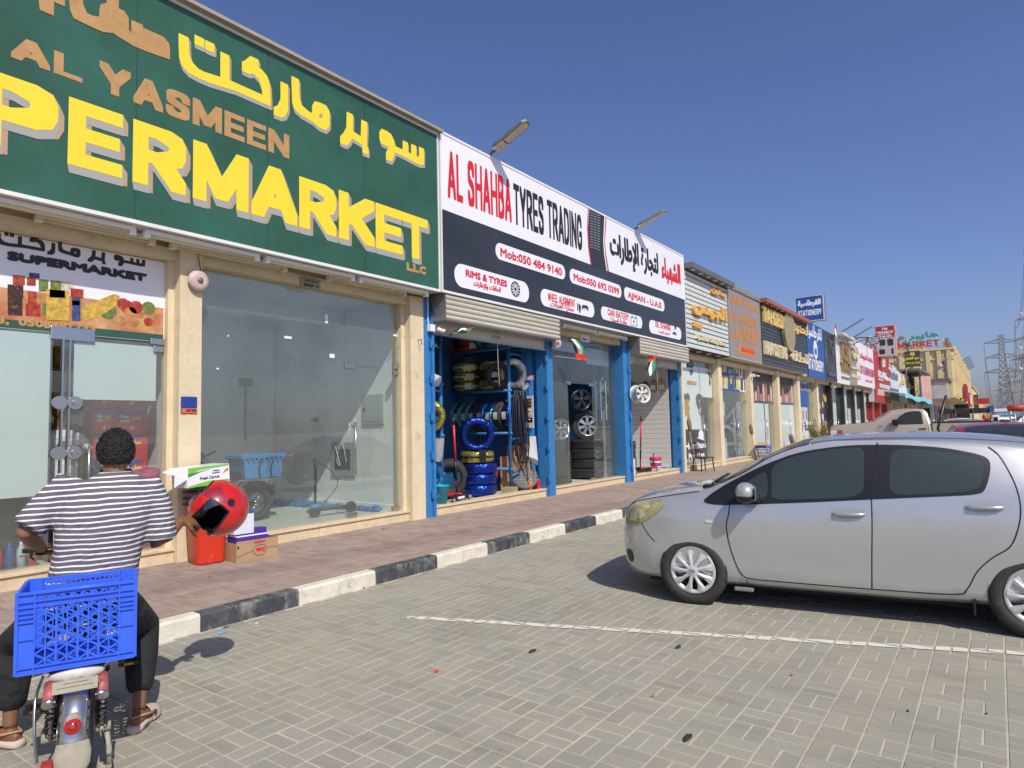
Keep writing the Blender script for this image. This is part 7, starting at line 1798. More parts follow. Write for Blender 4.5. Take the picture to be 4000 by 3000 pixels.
D_='display wheels behind the dark tyre shop glass';m_al=pm('polished alloy',(.72,.73,.74),.22,metal=.8);m_dal=pm('dark machined alloy',(.08,.08,.085),.25,metal=.6)
alloy('silver wheel with tyre near the right side of the dark glass',(14.75,8.5,1.62),(-.8,-.75,0),.26,.22,m_al,7,D_,True);alloy('silver wheel at left behind the glass door handle',(13.25,8.4,1.55),(-.35,-1,0),.25,.2,m_al,6,D_)
alloy('silver wheel partly hidden by the blue post',(12.55,8.35,1.52),(-.2,-1,0),.27,.2,m_al,6,D_);alloy('black five spoke rim hung above the silver wheel',(14.40,8.45,2.28),(-.5,-1,0),.27,.12,m_dal,5,D_)
alloy('dark rim hung high on the left of the upper glass',(14.25,8.45,3.05),(-.3,-1,0),.26,.12,m_dal,5,D_);alloy('dark rim hung high on the right of the upper glass',(15.0,8.35,2.98),(-.3,-1,0),.28,.12,m_dal,5,D_);alloy('dark rim at the right edge of the dark glass',(15.12,8.3,2.25),(-.3,-1,0),.26,.14,m_dal,5,D_);alloy('dark rim just under the window head of the dark glass',(14.2,8.45,3.5),(-.3,-1,0),.24,.12,m_dal,5,D_)
E_='black tyres stacked in the tyre shop'
for k in range(3):tyre(['lowest black tyre of the left stack behind glass','middle black tyre of the left stack behind glass','top black tyre of the left stack behind glass'][k],(13.05,8.35,.30+.11+.235*k),(0,.02*k,1),m_tyre,E_,.33,.225,lab=False,wrapped=False)
for k in range(4):tyre(['lowest','second','third','top'][k]+' big black tyre of the wide stack behind glass',(14.80+.015*(k % 2),8.55,.30+.12+.245*k),(0,0,1),m_tyre,E_,.42,.24,lab=False,wrapped=False)
for k in range(4):tyre(['lowest','second','third','top'][k]+' black tyre of the stack in the right bay',(16.12+.03*(k % 2),8.15,.27+.11+.232*k),(.03*(k-1),.02,1),m_tyre,E_,.30,.225,lab=False,wrapped=False)
t=thing('jerrycan','white plastic jerrycan standing in front of the black tyres','jerrycan',(15.95,7.83,.27));obj('body',MB().box(15.84,16.06,7.80,7.98,.285,.72,bev=.03),pm('milky plastic',(.70,.70,.66),.4),t);obj('handle',MB().tube([(15.88,7.89,.72),(15.90,7.89,.77),(15.98,7.89,.77),(16.0,7.89,.72)],.014,6).cyl((16.03,7.89,.70),(16.03,7.89,.76),.025,n=10),pm('milky plastic',(.7,.7,.66)),t)
t=thing('paint_bucket','white bucket with red rim beside the slatted wall','bucket',(18.6,8.35,.27));obj('body',MB().lathe([(0,0),(.15,0),(.165,.30)],(18.55,8.35,.27),(0,0,1),24),m_wsign,t);obj('lid',MB().lathe([(.172,.26),(.178,.27),(.178,.36),(.17,.37),(0,.36)],(18.55,8.35,.27),(0,0,1),24),pm('crimson lid',(.5,.03,.08),.4),t);obj('label',MB().lathe([(.161,.10),(.1645,.2)],(18.55,8.35,.27),(0,0,1),24),pm('purple label',(.25,.04,.2),.5),t)
for x,l,c in ((14.52,'blue paper streamer hung left behind the dark glass',(.15,.35,.75)),(14.78,'pale blue paper streamer hung in the middle behind the dark glass',(.35,.55,.85)),(15.05,'white paper streamer hung right behind the dark glass',(.75,.78,.72))):
    t=thing('paper_streamer',l,'streamer',(x,8.1,2.6),'paper streamers behind the dark glass');obj('strip',MB().box(x-.025,x+.025,8.08,8.085,1.75,2.75-.1*(x % .3)),pm('streamer %s' % l[:9],c,.5),t)
t=thing('window_blind_roll','rolled white paper blind at the top of the dark glass','blind',(13.5,8.1,3.5));obj('roll',MB().box(12.4,14.0,8.1,8.13,3.38,3.62).box(14.15,15.3,8.1,8.13,3.15,3.55),m_wsign,t)
pl=thing('shop_number_plate','small plate reading SHOP - 3 above the dark glass','sign',(13.6,7.8,3.7));obj('plate',MB().box(13.35,13.75,7.775,7.797,3.62,3.80),m_wsign,pl);text_at('lettering','SHOP - 3',(13.39,7.772,3.64),(1,0,0),(0,0,1),.32,.055,m_ink,pl,.004)
# ---- flags
m_fr,m_fg,m_fw,m_fk=pm('flag red',(.62,.03,.02),.7),pm('flag green',(.02,.25,.09),.7),pm('flag white',(.75,.75,.75),.7),pm('flag black',(.02,.02,.02),.7)
def flag(label,base,tip,size,droop,seed):
    t=thing('small_flag',label,'flag',base,'small flags of red green white and black');base,tip=Vector(base),Vector(tip)
    obj('stick',MB().cyl(base,tip,.006,n=6),pm('flag stick',(.6,.42,.2),.6),t);d=(tip-base).normalized();dn=Vector(droop).normalized();n=d.cross(dn).normalized();r=random.Random(seed);N_,M_=8,9
    o=tip-d*size*.62
    def P(u,v):return o+d*(u*size*.62)+dn*(v*size)+n*(.05*math.sin(v*7+u*3+seed)*v+.015*math.sin(u*9+seed))+d*(.12*v*math.sin(seed+v*2))
    def rg(u0,u1,v0,v1,mat,nm):
        mb=MB();a=max(1,int((u1-u0)*8));b=max(1,int((v1-v0)*9));vs=[P(u0+(u1-u0)*i/a,v0+(v1-v0)*j/b) for i in range(a+1) for j in range(b+1)]
        obj(nm,mb.add(vs,[(i*(b+1)+j,(i+1)*(b+1)+j,(i+1)*(b+1)+j+1,i*(b+1)+j+1) for i in range(a) for j in range(b)],True),mat,t)
    rg(0,1,0,.28,m_fr,'red_band');rg(.667,1,.28,1,m_fg,'green_stripe');rg(.333,.667,.28,1,m_fw,'white_stripe');rg(0,.333,.28,1,m_fk,'black_stripe')
flag('small flag on a stick under the left shutter box',(8.26,7.70,3.35),(9.0,7.45,3.42),.5,(-.75,-.15,-.25),1)
flag('small flag jutting from the blue post in front of the dark glass',(12.02,7.72,3.16),(12.75,7.3,3.08),.45,(-.25,0,.9),2.2)
flag('small flag with red on top jutting from the blue pillar of the right bay',(15.70,7.70,3.22),(16.75,7.4,3.55),.55,(-.15,0,-1),3)
# ---- alarm bells, cameras, junction box
def bell(label,x,y,z,side):
    t=thing('alarm_bell',label,'alarm bell',(x,y,z),'round pink alarm bells');ax=Vector((-.35,-1,-.05)).normalized() if side else Vector((0,-1,0))
    obj('dome',MB().lathe([(.0,.052),(.07,.048),(.112,.034),(.128,.012),(.128,.0)],(x,y,z),ax,28),pm('faded pink enamel',(.55,.36,.38),.5,nscale=6,namt=.1,dirt=((.62,.55,.47),5,.5,.7)),t);obj('hub',MB().lathe([(.0,.062),(.034,.060),(.040,.048)],(x,y,z),ax,16),pm('grey hub',(.15,.14,.14),.4),t);obj('mount',MB().cyl((x,y,z),(x,7.72,z),.05,n=12),pm('grey brown mount',(.35,.30,.27),.6),t)
    obj('wire',MB().tube([(x+.05,7.71,z+.12),(x+.02,7.70,z+.25),(x,7.71,z+.4)],.006,5),m_dgrey,t)
bell('faded pink alarm bell on the cream pillar beside the supermarket banner',4.07,7.68,3.47,0);bell('pink alarm bell on the blue post right of the open tyre bay',11.98,7.60,3.42,1)
def cctv(label,p,d,mat):
    t=thing('security_camera',label,'camera',p,'security cameras on the shop fronts');p=Vector(p);d=Vector(d).normalized();obj('body',MB().cyl(p,p+d*.14,.035,n=14),mat,t);obj('lens',MB().cyl(p+d*.14,p+d*.155,.032,n=14),m_blk,t);obj('junction_box',MB().box(p.x-.13,p.x-.02,p.y+.02,7.74,p.z-.05,p.z+.07,bev=.008),m_wsign,t);return t
cctv('white camera and junction box on the blue post under the green sign corner',(8.22,7.62,3.33),(.7,-.6,-.3),m_wsign);cctv('small dark camera at the right end of the tyre shop',(19.5,7.62,3.4),(.6,-.7,-.2),m_blk);cctv('cream camera on the pillar left of the hair salon',(26.5,7.55,3.45),(.5,-.8,-.2),m_cream)
cctv('small camera under the blue stationery sign',(36.0,7.6,3.66),(.5,-.8,-.3),m_bgrey);cctv('small camera at the corner of the black cladding',(42.1,7.6,3.6),(.5,-.8,-.3),m_wsign)
part('conduit',MB().tube([(8.10,7.72,3.9),(8.10,7.72,3.45),(8.14,7.72,3.36)],.012,6),m_wsign)
# floodlight arms on the sign roofs
def lamp(label,x,y,z,d,L_=.85):
    t=thing('street_flood_lamp',label,'lamp',(x,y,z),'long flood lamps on the roofs');p=Vector((x,y,z));d=Vector(d).normalized();s=d.cross(Vector((0,0,1))).normalized();u=s.cross(d)
    obj('arm',MB().tube([p-Vector((0,-.25,.25)),p-Vector((0,-.1,.02)),p],.03,8),m_dgrey,t)
    n_=6;P=[(-.0,-.10),(.12,-.13),(L_*.9,-.12),(L_,-.06),(L_,.06),(L_*.9,.12),(.12,.13),(0,.10)]
    obj('housing',MB().prism(P,p,d,s,u*.055),m_dgrey,t);obj('lens',MB().prism([(.26,-.10),(L_*.9,-.10),(L_*.96,-.05),(L_*.96,.05),(L_*.9,.10),(.26,.10)],p-u*.006,d,s,u*.005),pm('dusty lamp lens',(.55,.50,.40),.3),t)
    obj('driver_box',MB().obb(p+d*.12-u*.012,d*.12,s*.11,u*.012),pm('pale driver box',(.50,.48,.40),.4),t);return t
pA=atY(1935,600,7.30);pB=atY(2493,905,7.30)
lamp('larger flood lamp leaning out above the left part of the tyre shop sign',pA.x,7.30,6.83,(.12,-.8,.42),.80);lamp('flood lamp above the right part of the tyre shop sign',pB.x,7.30,6.80,(.30,-.8,.40),.80)
lamp('first thin flood lamp above the white gold letter sign',43.2,7.2,6.85,(.9,-1.0,.75),1.7);lamp('second thin flood lamp above the grey cosmetics sign',46.3,7.2,6.75,(.9,-1.0,.7),1.7);lamp('short flood lamp above the furniture sign corner',48.5,7.2,6.75,(.7,-.8,.3),.7)
flag('flag lying over the roof edge by the black board',(40.2,7.3,7.0),(41.9,7.2,7.25),.9,(-.1,0,-1),4)
# ================================================================ OTHER SHOP FRONTS (film prints, posters)
D5=crop(2600,1350,3.16);GF=GYP-.008
m_prt=pm('grey brown print',(.16,.15,.13),.6,nscale=4,namt=.3);m_prt2=pm('tan print',(.42,.28,.12),.6,nscale=3,namt=.2)
dec=thing('barber_window_prints','printed hats, scissors and bearded heads on the barber window','window print',(20,GF,.3))
def dp(nm,pts,mat,off=0.0,par=None):return flat(nm,[pxpoly(pts,GF,D5)],GF,mat,par or dec,off)
dp('hat',[(285,205),(295,165),(315,150),(335,165),(340,215),(352,235),(345,265),(315,275),(280,245),(272,215)],m_prt);dp('beard',[(293,290),(318,300),(340,285),(338,340),(320,372),(300,350)],m_prt)
dp('name_strip',[(265,430),(382,445),(382,492),(265,482)],m_prt2);dp('scissors',[(512,210),(522,205),(545,330),(560,335),(580,365),(575,395),(560,400),(550,370),(560,470),(545,500),(535,480),(538,380),(495,320),(490,308),(532,340)],m_prt)
dp('bearded_head',[(215,610),(235,590),(262,600),(272,578),(295,615),(298,690),(282,700),(300,780),(290,820),(305,880),(298,908),(270,890),(255,850),(245,890),(235,870),(238,780),(215,720)],m_prt2);dp('hair',[(218,612),(235,590),(262,600),(272,578),(298,620),(298,665),(216,665)],m_prt,.002)
dp('man_head',[(372,640),(395,590),(430,600),(460,630),(468,680),(462,710),(445,690),(410,660),(425,700),(430,760),(412,800),(395,770),(378,720)],m_prt);dp('jaw_line',[(412,790),(440,860),(456,888),(464,870),(466,890),(455,908),(436,880),(405,820)],m_prt)
dp('black_poster',[(240,1035),(512,1035),(520,1400),(250,1400)],pm('slate poster',(.07,.068,.065),.6,nscale=2,namt=.5,coords='World',dirt=((.2,.19,.18),2.5,.55,.75)),-.0025);dp('white_hat',[(405,1140),(408,1070),(430,1035),(455,1045),(472,1090),(472,1152),(490,1165),(490,1178),(388,1142),(388,1130)],m_wsign,.002)
on_facade('lettering','Hamilton',D5(240,1265),D5(498,1280),D5(240,1180),GF-.002,m_wsign,dec,.02);on_facade('lettering','For Men',D5(285,1385),D5(480,1390),D5(285,1315),GF-.002,m_wsign,dec,.02)
dec2=thing('laundry_window_posters','blue and yellow laundry posters with suits in the upper laundry window','poster',(24,GF,2.5))
def d2(nm,pts,mat,off=0.0):return dp(nm,pts,mat,off,dec2)
d2('blue_poster',[(672,180),(900,240),(908,568),(690,545)],pm('poster blue',(.03,.10,.28),.5,nscale=2,namt=.2));m_py=pm('poster yellow',(.62,.50,.22),.5,nscale=5,namt=.2);m_pt=pm('poster teal',(.15,.42,.5),.5)
for pts in ([(700,205),(752,215),(752,330),(702,330)],[(715,372),(768,378),(766,535),(716,528)],[(835,240),(890,252),(893,345),(836,345)],[(840,375),(905,380),(908,545),(846,535)],[(680,365),(705,370),(708,525),(690,522)]):d2('yellow_picture',pts,m_py,.002)
d2('teal_picture',[(775,290),(825,300),(820,345),(775,345)],m_pt,.002);d2('teal_picture',[(785,365),(835,370),(833,398),(818,400),(816,475),(798,472),(798,400),(785,396)],m_py,.003);d2('white_poster',[(898,238),(995,262),(1003,585),(912,562)],m_wsign,.001)
for pts in ([(915,262),(935,265),(932,375),(920,375)],[(955,275),(985,275),(988,418),(958,410)],[(922,405),(955,405),(957,560),(924,548)],[(965,432),(985,435),(985,560),(972,560)]):d2('dark_garment',pts,m_bsign,.0025)
d2('black_garment',[(842,295),(862,295),(872,530),(850,530)],m_bsign,.004)
for nm,lab,x0,x1 in (('salon_window_print','dark portrait prints in the left hair salon window',26.66,30.3),('salon_window_print','dark portrait prints in the right hair salon window',30.7,34.0)):
    q=thing(nm,lab,'window print',(x0,GF,2.5),'portrait prints in the hair salon windows');obj('dark_sheet',MB().box(x0+.03,x1-.03,GF,GF+.002,2.47,3.68),pm('dark brown print',(.05,.035,.035),.5,nscale=1.5,namt=.5,coords='World'),q);rr_=random.Random(int(x0))
    for k in range(9):
        cx=x0+.3+(x1-x0-.6)*k/8;h=rr_.uniform(.3,.9);flat('figure_print',[[(cx-.12,2.5),(cx+.14,2.5),(cx+.16,2.5+h*.7),(cx+.05,2.5+h),(cx-.08,2.5+h*.95),(cx-.15,2.5+h*.6)]],GF,[pm('skin print',(.42,.18,.12),.6),pm('pink print',(.45,.25,.22),.6),pm('pale print',(.55,.45,.42),.6)][k % 3],q,.002+.0004*k)
q=thing('stationery_window_banner','blue STATIONERY banner and pink bags in the stationery window','banner',(35,GF,2.4));obj('sheet',MB().box(34.45,37.2,GF,GF+.002,2.35,3.68),m_blu,q);on_facade('lettering','STATIONERY',D5(1652,465),D5(1748,478),D5(1652,420),GF-.002,m_wsign,q,.02);on_facade('arabic_lettering','للقرطاسية',D5(1655,560),D5(1800,575),D5(1655,510),GF-.002,m_wsign,q,.03)
obj('lower_film',MB().box(34.45,36.8,GF,GF+.002,.4,2.33),m_film,q)
for k in range(6):obj('bag_print',MB().box(34.6+.36*k,34.85+.36*k,GF-.004,GF-.001,1.1+(k % 2)*.6,1.55+(k % 2)*.6),[pm('pink bag',(.5,.1,.25),.5),m_blu,pm('grey bag',(.2,.2,.25),.5)][k % 3],q)
q=thing('food_menu_window','black window covered with gold food pictures','window print',(40,GF,1));obj('sheet',MB().box(38.65,41.95,GF,GF+.002,.35,3.68),m_bsign,q);rr_=random.Random(4)
for k in range(16):cx,cz=38.9+rr_.random()*2.8,.8+rr_.random()*2.6;obj('dish_print',MB().sheet(*union2([ellipse(cx,cz,.22,.2,12)]),(0,GF-.002-.0005*k,0),(1,0,0),(0,0,1)),[m_gold3,pm('cream dish',(.55,.42,.25),.5),m_prt2][k % 3],q)
obj('white_notice',MB().box(39.3,39.8,GF-.015,GF-.012,1.5,2.0).box(40.2,40.6,GF-.015,GF-.012,1.5,2.0),m_wsign,q)
# laundry clothes and curtains
q=thing('hanging_laundry','white shirts hanging behind the laundry glass','clothes',(24.3,8.3,2.4))
for k in range(5):obj('shirt',MB().add([tuple(p) for r_ in drape((23.9+.22*k,8.3,2.45),.35,.75,k+2,.04,(1,.3,0)) for p in r_],[(i*9+j,i*9+j+1,(i+1)*9+j+1,(i+1)*9+j) for i in range(9) for j in range(8)],True),m_wsign,q)
q=thing('window_curtain','blue floral curtain at the left of the laundry window','curtain',(23.2,8.1,2.4),'floral curtains');m_cur=pm('blue floral curtain',(.42,.50,.58),.8,nscale=14,namt=.5,dirt=((.06,.10,.22),9,.5,.58))
def curtain(x0,x1,q):
    mb=MB();n=24
    vs=[(x0+(x1-x0)*i/n,8.12+.04*math.sin(i*1.7),z) for i in range(n+1) for z in (.35,2.45)];obj('cloth',mb.add(vs,[(2*i,2*i+2,2*i+3,2*i+1) for i in range(n)],True),m_cur,q)
curtain(23.05,23.6,q);q=thing('window_curtain','blue floral curtain at the right of the laundry door','curtain',(25.9,8.1,2.4),'floral curtains');curtain(25.65,26.2,q)
q=thing('clothes_pile','pile of folded clothes on a white draped table behind the laundry glass','clothes',(24.4,8.5,.9));obj('table_cloth',MB().box(23.7,25.3,8.4,8.9,.3,1.05,bev=.05),m_wsign,q);rr_=random.Random(9)
for k in range(14):x,z=23.7+rr_.random()*1.4,1.1+rr_.random()*.5;obj('garment',MB().sphere((x,8.5+rr_.random()*.2,z),.16,10,6,(1.3,.8,.45)),[m_wsign,m_prt,m_dgrey,pm('pale teal cloth',(.35,.5,.5),.8),pm('red cloth',(.4,.06,.08),.8),m_blu][k % 6],q)
# ---- chairs, basket, broom, plant
m_pbr=pm('brown plastic chair',(.045,.026,.022),.4)
def chair(label,M,armless=True):
    t=thing('plastic_chair',label,'chair',local=True,group='brown plastic chairs on the pavement')
    for x in (-.2,.2):
        for y in (-.2,.2):obj('leg',MB().tube([(x*1.15,y*1.15,0),(x,y,.42)],.022,6,rs=[.018,.026]),m_pbr,t)
    mb=MB();n=6
    vs=[(-.22+.44*i/n,-.22+.44*j/n,.43-.02*math.sin(PI*i/n)*math.sin(PI*j/n)) for i in range(n+1) for j in range(n+1)];mb.add(vs,[(i*(n+1)+j,(i+1)*(n+1)+j,(i+1)*(n+1)+j+1,i*(n+1)+j+1) for i in range(n) for j in range(n)],True);vs2=[(a,b,c-.015) for a,b,c in vs];mb.add(vs2,[(i*(n+1)+j,i*(n+1)+j+1,(i+1)*(n+1)+j+1,(i+1)*(n+1)+j) for i in range(n) for j in range(n)],True);obj('seat',mb,m_pbr,t)
    obj('seat_rim',MB().tube([(-.23,-.23,.425),(.23,-.23,.425),(.23,.23,.425),(-.23,.23,.425)],.014,6,closed=True),m_pbr,t)
    obj('back_frame',MB().tube(spline([(-.21,.21,.42),(-.22,.27,.65),(-.18,.31,.84),(0,.33,.89),(.18,.31,.84),(.22,.27,.65),(.21,.21,.42)],4),.016,6),m_pbr,t)
    for k in range(5):x=-.13+.065*k;obj('back_slat',MB().tube([(x,.22,.45),(x*1.05,.28,.65),(x,.32,.86-abs(x)*.3)],.014,5),m_pbr,t)
    t.matrix_world=M;return t
chair('brown plastic chair in front of the barber window',Matrix.Translation((20.0,7.42,PZ)) @ Matrix.Rotation(math.radians(55),4,'Z'));chair('brown plastic chair beside the plant at the hair salon',Matrix.Translation((31.8,7.35,PZ)) @ Matrix.Rotation(math.radians(40),4,'Z'));chair('second brown chair seen behind the salon window corner',Matrix.Translation((30.0,8.6,.27)) @ Matrix.Rotation(math.radians(200),4,'Z'))
t=thing('laundry_basket','blue lattice plastic basket with cardboard on top at the salon pillar','basket',(26.55,7.4,PZ));m_bask=pm('periwinkle plastic',(.12,.16,.50),.45)
mb=MB()
for k in range(22):
    a=2*PI*k/22;mb.tube([(26.55+.20*math.cos(a),7.4+.20*math.sin(a),PZ),(26.55+.28*math.cos(a),7.4+.28*math.sin(a),PZ+.55)],.011,4)
for r_,z in ((.205,.03),(.225,.15),(.24,.27),(.255,.39)):mb.tube([(26.55+r_*math.cos(q_*2*PI/22),7.4+r_*math.sin(q_*2*PI/22),PZ+z) for q_ in range(22)],.010,4,closed=True)
obj('lattice',mb,m_bask,t);obj('rim',MB().lathe([(.275,.47),(.30,.48),(.30,.58),(.275,.58)],(26.55,7.4,PZ),(0,0,1),28,closed=True),m_bask,t)
t=thing('cardboard_box','open cardboard box lying on the blue basket','box',(26.55,7.4,.73));obj('carton',MB().prism([(-.26,0),(.26,0),(.20,.10),(-.16,.12)],(26.35,7.2,PZ+.585),(1,.2,0),(0,0,1),(-.08,.35,0)),m_card,t)
for lab,x,h in (('broom with brown bristles leaning on the cream pillar left of the basket',25.95,1.0),('straw mop leaning beside the barber window corner',19.62,1.25)):
    t=thing('broom',lab,'broom',(x,7.6,PZ),'brooms leaning on pillars');obj('stick',MB().cyl((x+.05,7.50,PZ),(x-.02,7.66,PZ+h),.012,n=7),m_prt2,t);obj('bristles',MB().lathe([(.02,0),(.06,.05),(.07,.3),(.02,.42)],(x-.02,7.64,PZ+h),(0,.1,1),12),pm('straw bristles',(.22,.15,.09),.9,nscale=30,namt=.5),t)
t=thing('potted_shrub','leafy green shrub with long leaves outside the stationery shop','plant',(35.0,7.1,PZ));m_leaf=pm('dusty green leaf',(.075,.13,.045),.6,island=.35);rr_=random.Random(3);st_,lf=MB(),MB()
for k in range(60):
    a=rr_.uniform(0,2*PI);L_=rr_.uniform(.5,1.45);ln=rr_.uniform(.1,.55);b=Vector((35.0+.15*math.cos(a),7.1+.15*math.sin(a),PZ+.3));tp=b+Vector((math.cos(a)*ln*L_,math.sin(a)*ln*L_,L_*.85));st_.tube([b,b.lerp(tp,.5)+Vector((0,0,.08)),tp],.006,3,smooth=False,caps=False)
    for j in range(9):
        f=.3+.7*j/8;p=b.lerp(tp,f)+Vector((0,0,.1*math.sin(PI*f)));d=Vector((rr_.uniform(-1,1),rr_.uniform(-1,1),rr_.uniform(-.2,.9))).normalized();s=d.cross(Vector((rr_.random(),rr_.random(),1))).normalized();l=rr_.uniform(.10,.2);lf.add([p,p+d*l*.5+s*.018,p+d*l,p+d*l*.5-s*.018],[(0,1,2,3)])
obj('stems',st_,m_prt2,t,kind='stuff');obj('leaves',lf,m_leaf,t,kind='stuff');obj('pot',MB().lathe([(0,0),(.18,0),(.24,.32),(.26,.34),(.22,.34),(.2,.3),(0,.3)],(35,7.1,PZ),(0,0,1),20),pm('terracotta pot',(.35,.17,.1),.8),t)

# ================================================================ EMPTY SHOP INTERIOR
def wallbox(name,label,cat,px0,px1,X,depth,mat,par=None):
    a,b=atX(px0[0],px0[1],X),atX(px1[0],px1[1],X);y0,y1=sorted((a.y,b.y));z0,z1=sorted((a.z,b.z));t=thing(name,label,cat,(X,y0,z0));obj('frame',MB().box(X-depth,X,y0,y1,z0,z1,bev=.004),mat,t);return t,y0,y1,z0,z1
E6=crop(600,900,1.3825);XW=7.685;m_gbox=pm('grey metal cabinet',(.36,.40,.39),.5)
t,y0,y1,z0,z1=wallbox('meter_cabinet','flat grey electric cabinet high on the empty shop wall','cabinet',E6(1133,890),E6(1247,1045),XW,.03,m_gbox);obj('door',MB().box(XW-.037,XW-.031,y0+.04,y1-.04,z0+.05,z1-.05,bev=.002),m_gbox,t);obj('lock',MB().box(XW-.045,XW-.038,y1-.09,y1-.05,(z0+z1)/2-.03,(z0+z1)/2+.03),m_blk,t)
t,y0,y1,z0,z1=wallbox('open_panel_box','open grey framed box with loose cables low on the empty shop wall','cabinet',E6(965,1145),E6(1092,1330),XW,.03,m_gbox);obj('dark_recess',MB().box(XW-.0345,XW-.031,y0+.10,y1-.10,z0+.12,z1-.12),pm('recess grey',(.10,.11,.11),.7),t)
obj('cables',MB().tube(spline([(XW-.04,y0+.2,z0+.25),(XW-.06,y0+.3,z0+.6),(XW-.05,y0+.45,z0+.3),(XW-.06,y0+.35,z0+.2),(XW-.05,y0+.5,z0+.55)],6),.006,5),m_wsign,t)
for px0,px1,l in (((1043,1025),(1062,1052),'left small socket plate beside the door handle'),((1066,1022),(1090,1052),'right small socket plate beside the door handle'),((757,1308),(820,1337),'twin cream socket plate low on the empty shop wall')):wallbox('wall_socket',l,'socket',E6(*px0),E6(*px1),XW,.015,m_wsign)
t=thing('red_valve','small red pipe valve on the empty shop wall','valve',atX(*E6(885,1022),XW));p=atX(*E6(885,1022),XW);obj('body',MB().tube([p,p-Vector((.06,0,0)),p-Vector((.06,-.1,0))],.02,8).cyl(p-Vector((.03,.0,0)),p-Vector((.04,0,0)),.05,n=14),pm('valve red',(.25,.02,.02),.4),t)
t=thing('blue_rail_bundle','long blue shelf rails lying along the floor of the empty shop','rails',(7,9,.3))
pa,pb=gnd(*E6(635,1480),.28),gnd(*E6(1220,1518),.28);mb=MB()
for k in range(3):mb.tube([pa+Vector((.05*k,.03*k,.03+.02*k)),pb+Vector((.05*k,.03*k,.03))],.022,6)
obj('rails',mb,m_blue,t)
for k in range(16):c=pa.lerp(pb,(k+.5)/16);obj('bracket',MB().box(c.x-.04,c.x+.04,c.y-.04,c.y+.04,.28,.28+random.uniform(.06,.13)),m_blue,t)
part('skirting',MB().box(7.66,7.69,8.1,14,.27,.37),m_white);part('ceiling_beam',MB().box(4.1,7.68,9.4,9.7,3.55,3.82),m_white)
# scooter inside with blue box
BX=Vector((5.45,9.3,.27))
def Bv(a,b,z):return BX+Vector((a,b,z))
t=thing('parked_scooter','black delivery scooter with chrome rack standing behind the empty shop glass','scooter',BX)
for x,l in ((-.62,'front'),(.42,'rear')):
    w_=obj('wheel',MB().lathe([(.17,-.04),(.22,-.055),(.255,-.04),(.265,0),(.255,.04),(.22,.055),(.17,.04)],Bv(x,0,.265),(.05,1,0),30,closed=True),m_tyre,t);sp=MB().lathe([(0,-.03),(.05,-.03),(.05,.03),(0,.03)],Bv(x,0,.265),(.05,1,0),14)
    for k in range(6):a=PI*k/3;sp.tube([Bv(x,0,.265),Bv(x+.17*math.cos(a),0,.265+.17*math.sin(a))],.010,5)
    obj('rim',sp,m_steel,w_)
obj('frame',MB().tube([Bv(-.62,0,.27),Bv(-.52,0,.75),Bv(-.45,0,1.0)],.03,8).tube([Bv(-.5,0,.55),Bv(-.3,0,.25),Bv(.15,0,.25),Bv(.42,0,.28)],.035,8).tube([Bv(.0,0,.3),Bv(.15,0,.6),Bv(.55,0,.68)],.03,8),m_blk,t)
obj('seat',MB().sphere(Bv(-.02,0,.72),.2,14,8,(1.2,.65,.35)),m_blk,t);obj('handlebar',MB().tube([Bv(-.42,-.32,1.10),Bv(-.45,-.1,1.03),Bv(-.45,.1,1.03),Bv(-.42,.32,1.10)],.014,7),m_blk,t);obj('instrument',MB().sphere(Bv(-.50,0,1.02),.09,10,8),m_blk,t);obj('footboard',MB().box(BX.x-.35,BX.x+.0,BX.y-.1,BX.y+.1,.52,.55),m_blk,t)
obj('rear_mudguard',MB().tube([Bv(.42+.31*math.cos(a),0,.265+.31*math.sin(a)) for a in [math.radians(q) for q in range(20,130,12)]],.045,6),m_blk,t);obj('tail_lamp',MB().sphere(Bv(.74,0,.50),.05,10,8),MATS['red lens'],t)
obj('rack',MB().box(BX.x+.0,BX.x+.78,BX.y-.22,BX.y+.22,.90,.93,bev=.006).tube([Bv(.1,0,.5),Bv(.15,0,.64)],.02,6).tube([Bv(.6,0,.5),Bv(.6,0,.64)],.02,6),m_chrome,t);obj('stand',MB().tube([Bv(.2,-.1,.2),Bv(.25,-.2,.0)],.012,5),m_blk,t)
t=thing('blue_lidded_crate','pale blue lidded delivery crate on the scooter behind the glass','crate',BX+Vector((.4,0,.66)));m_lb=pm('sky blue plastic crate',(.06,.24,.50),.4)
obj('body',MB().prism([(-.30,0),(.30,0),(.34,.30),(-.34,.30)],Bv(.42,-.21,.665),(1,0,0),(0,0,1),(0,.42,0)),m_lb,t);obj('lid',MB().box(BX.x+.04,BX.x+.80,BX.y-.24,BX.y+.24,1.235,1.30,bev=.01),m_lb,t)
for k in range(9):obj('lid_rib',MB().box(BX.x+.06+.082*k,BX.x+.085+.082*k,BX.y-.25,BX.y-.24,1.20,1.31),m_lb,t)
for x in (.35,.55):obj('strap',MB().tube([Bv(x,-.225,.67),Bv(x-.03,-.235,.80),Bv(x+.02,-.24,.95)],.010,5),m_blk,t)
t=thing('kick_scooter','dark kick scooter with blue fender standing beside the motor scooter','kick scooter',(6.5,9.0,.27));kx,ky=6.55,8.75
obj('stem',MB().tube([(kx,ky,.36),(kx+.02,ky,1.0),(kx+.0,ky,1.18)],.022,8),m_blk,t);obj('deck',MB().box(kx-.1,kx+.75,ky-.07,ky+.07,.36,.40,bev=.01),m_blk,t);obj('fender',MB().sphere((kx+.02,ky,.44),.09,12,8,(1.1,.7,.5)),m_lb,t)
for x in (0,.72):obj('wheel',MB().cyl((kx+x,ky-.03,.36),(kx+x,ky+.03,.36),.09,n=18),m_tyre,t)
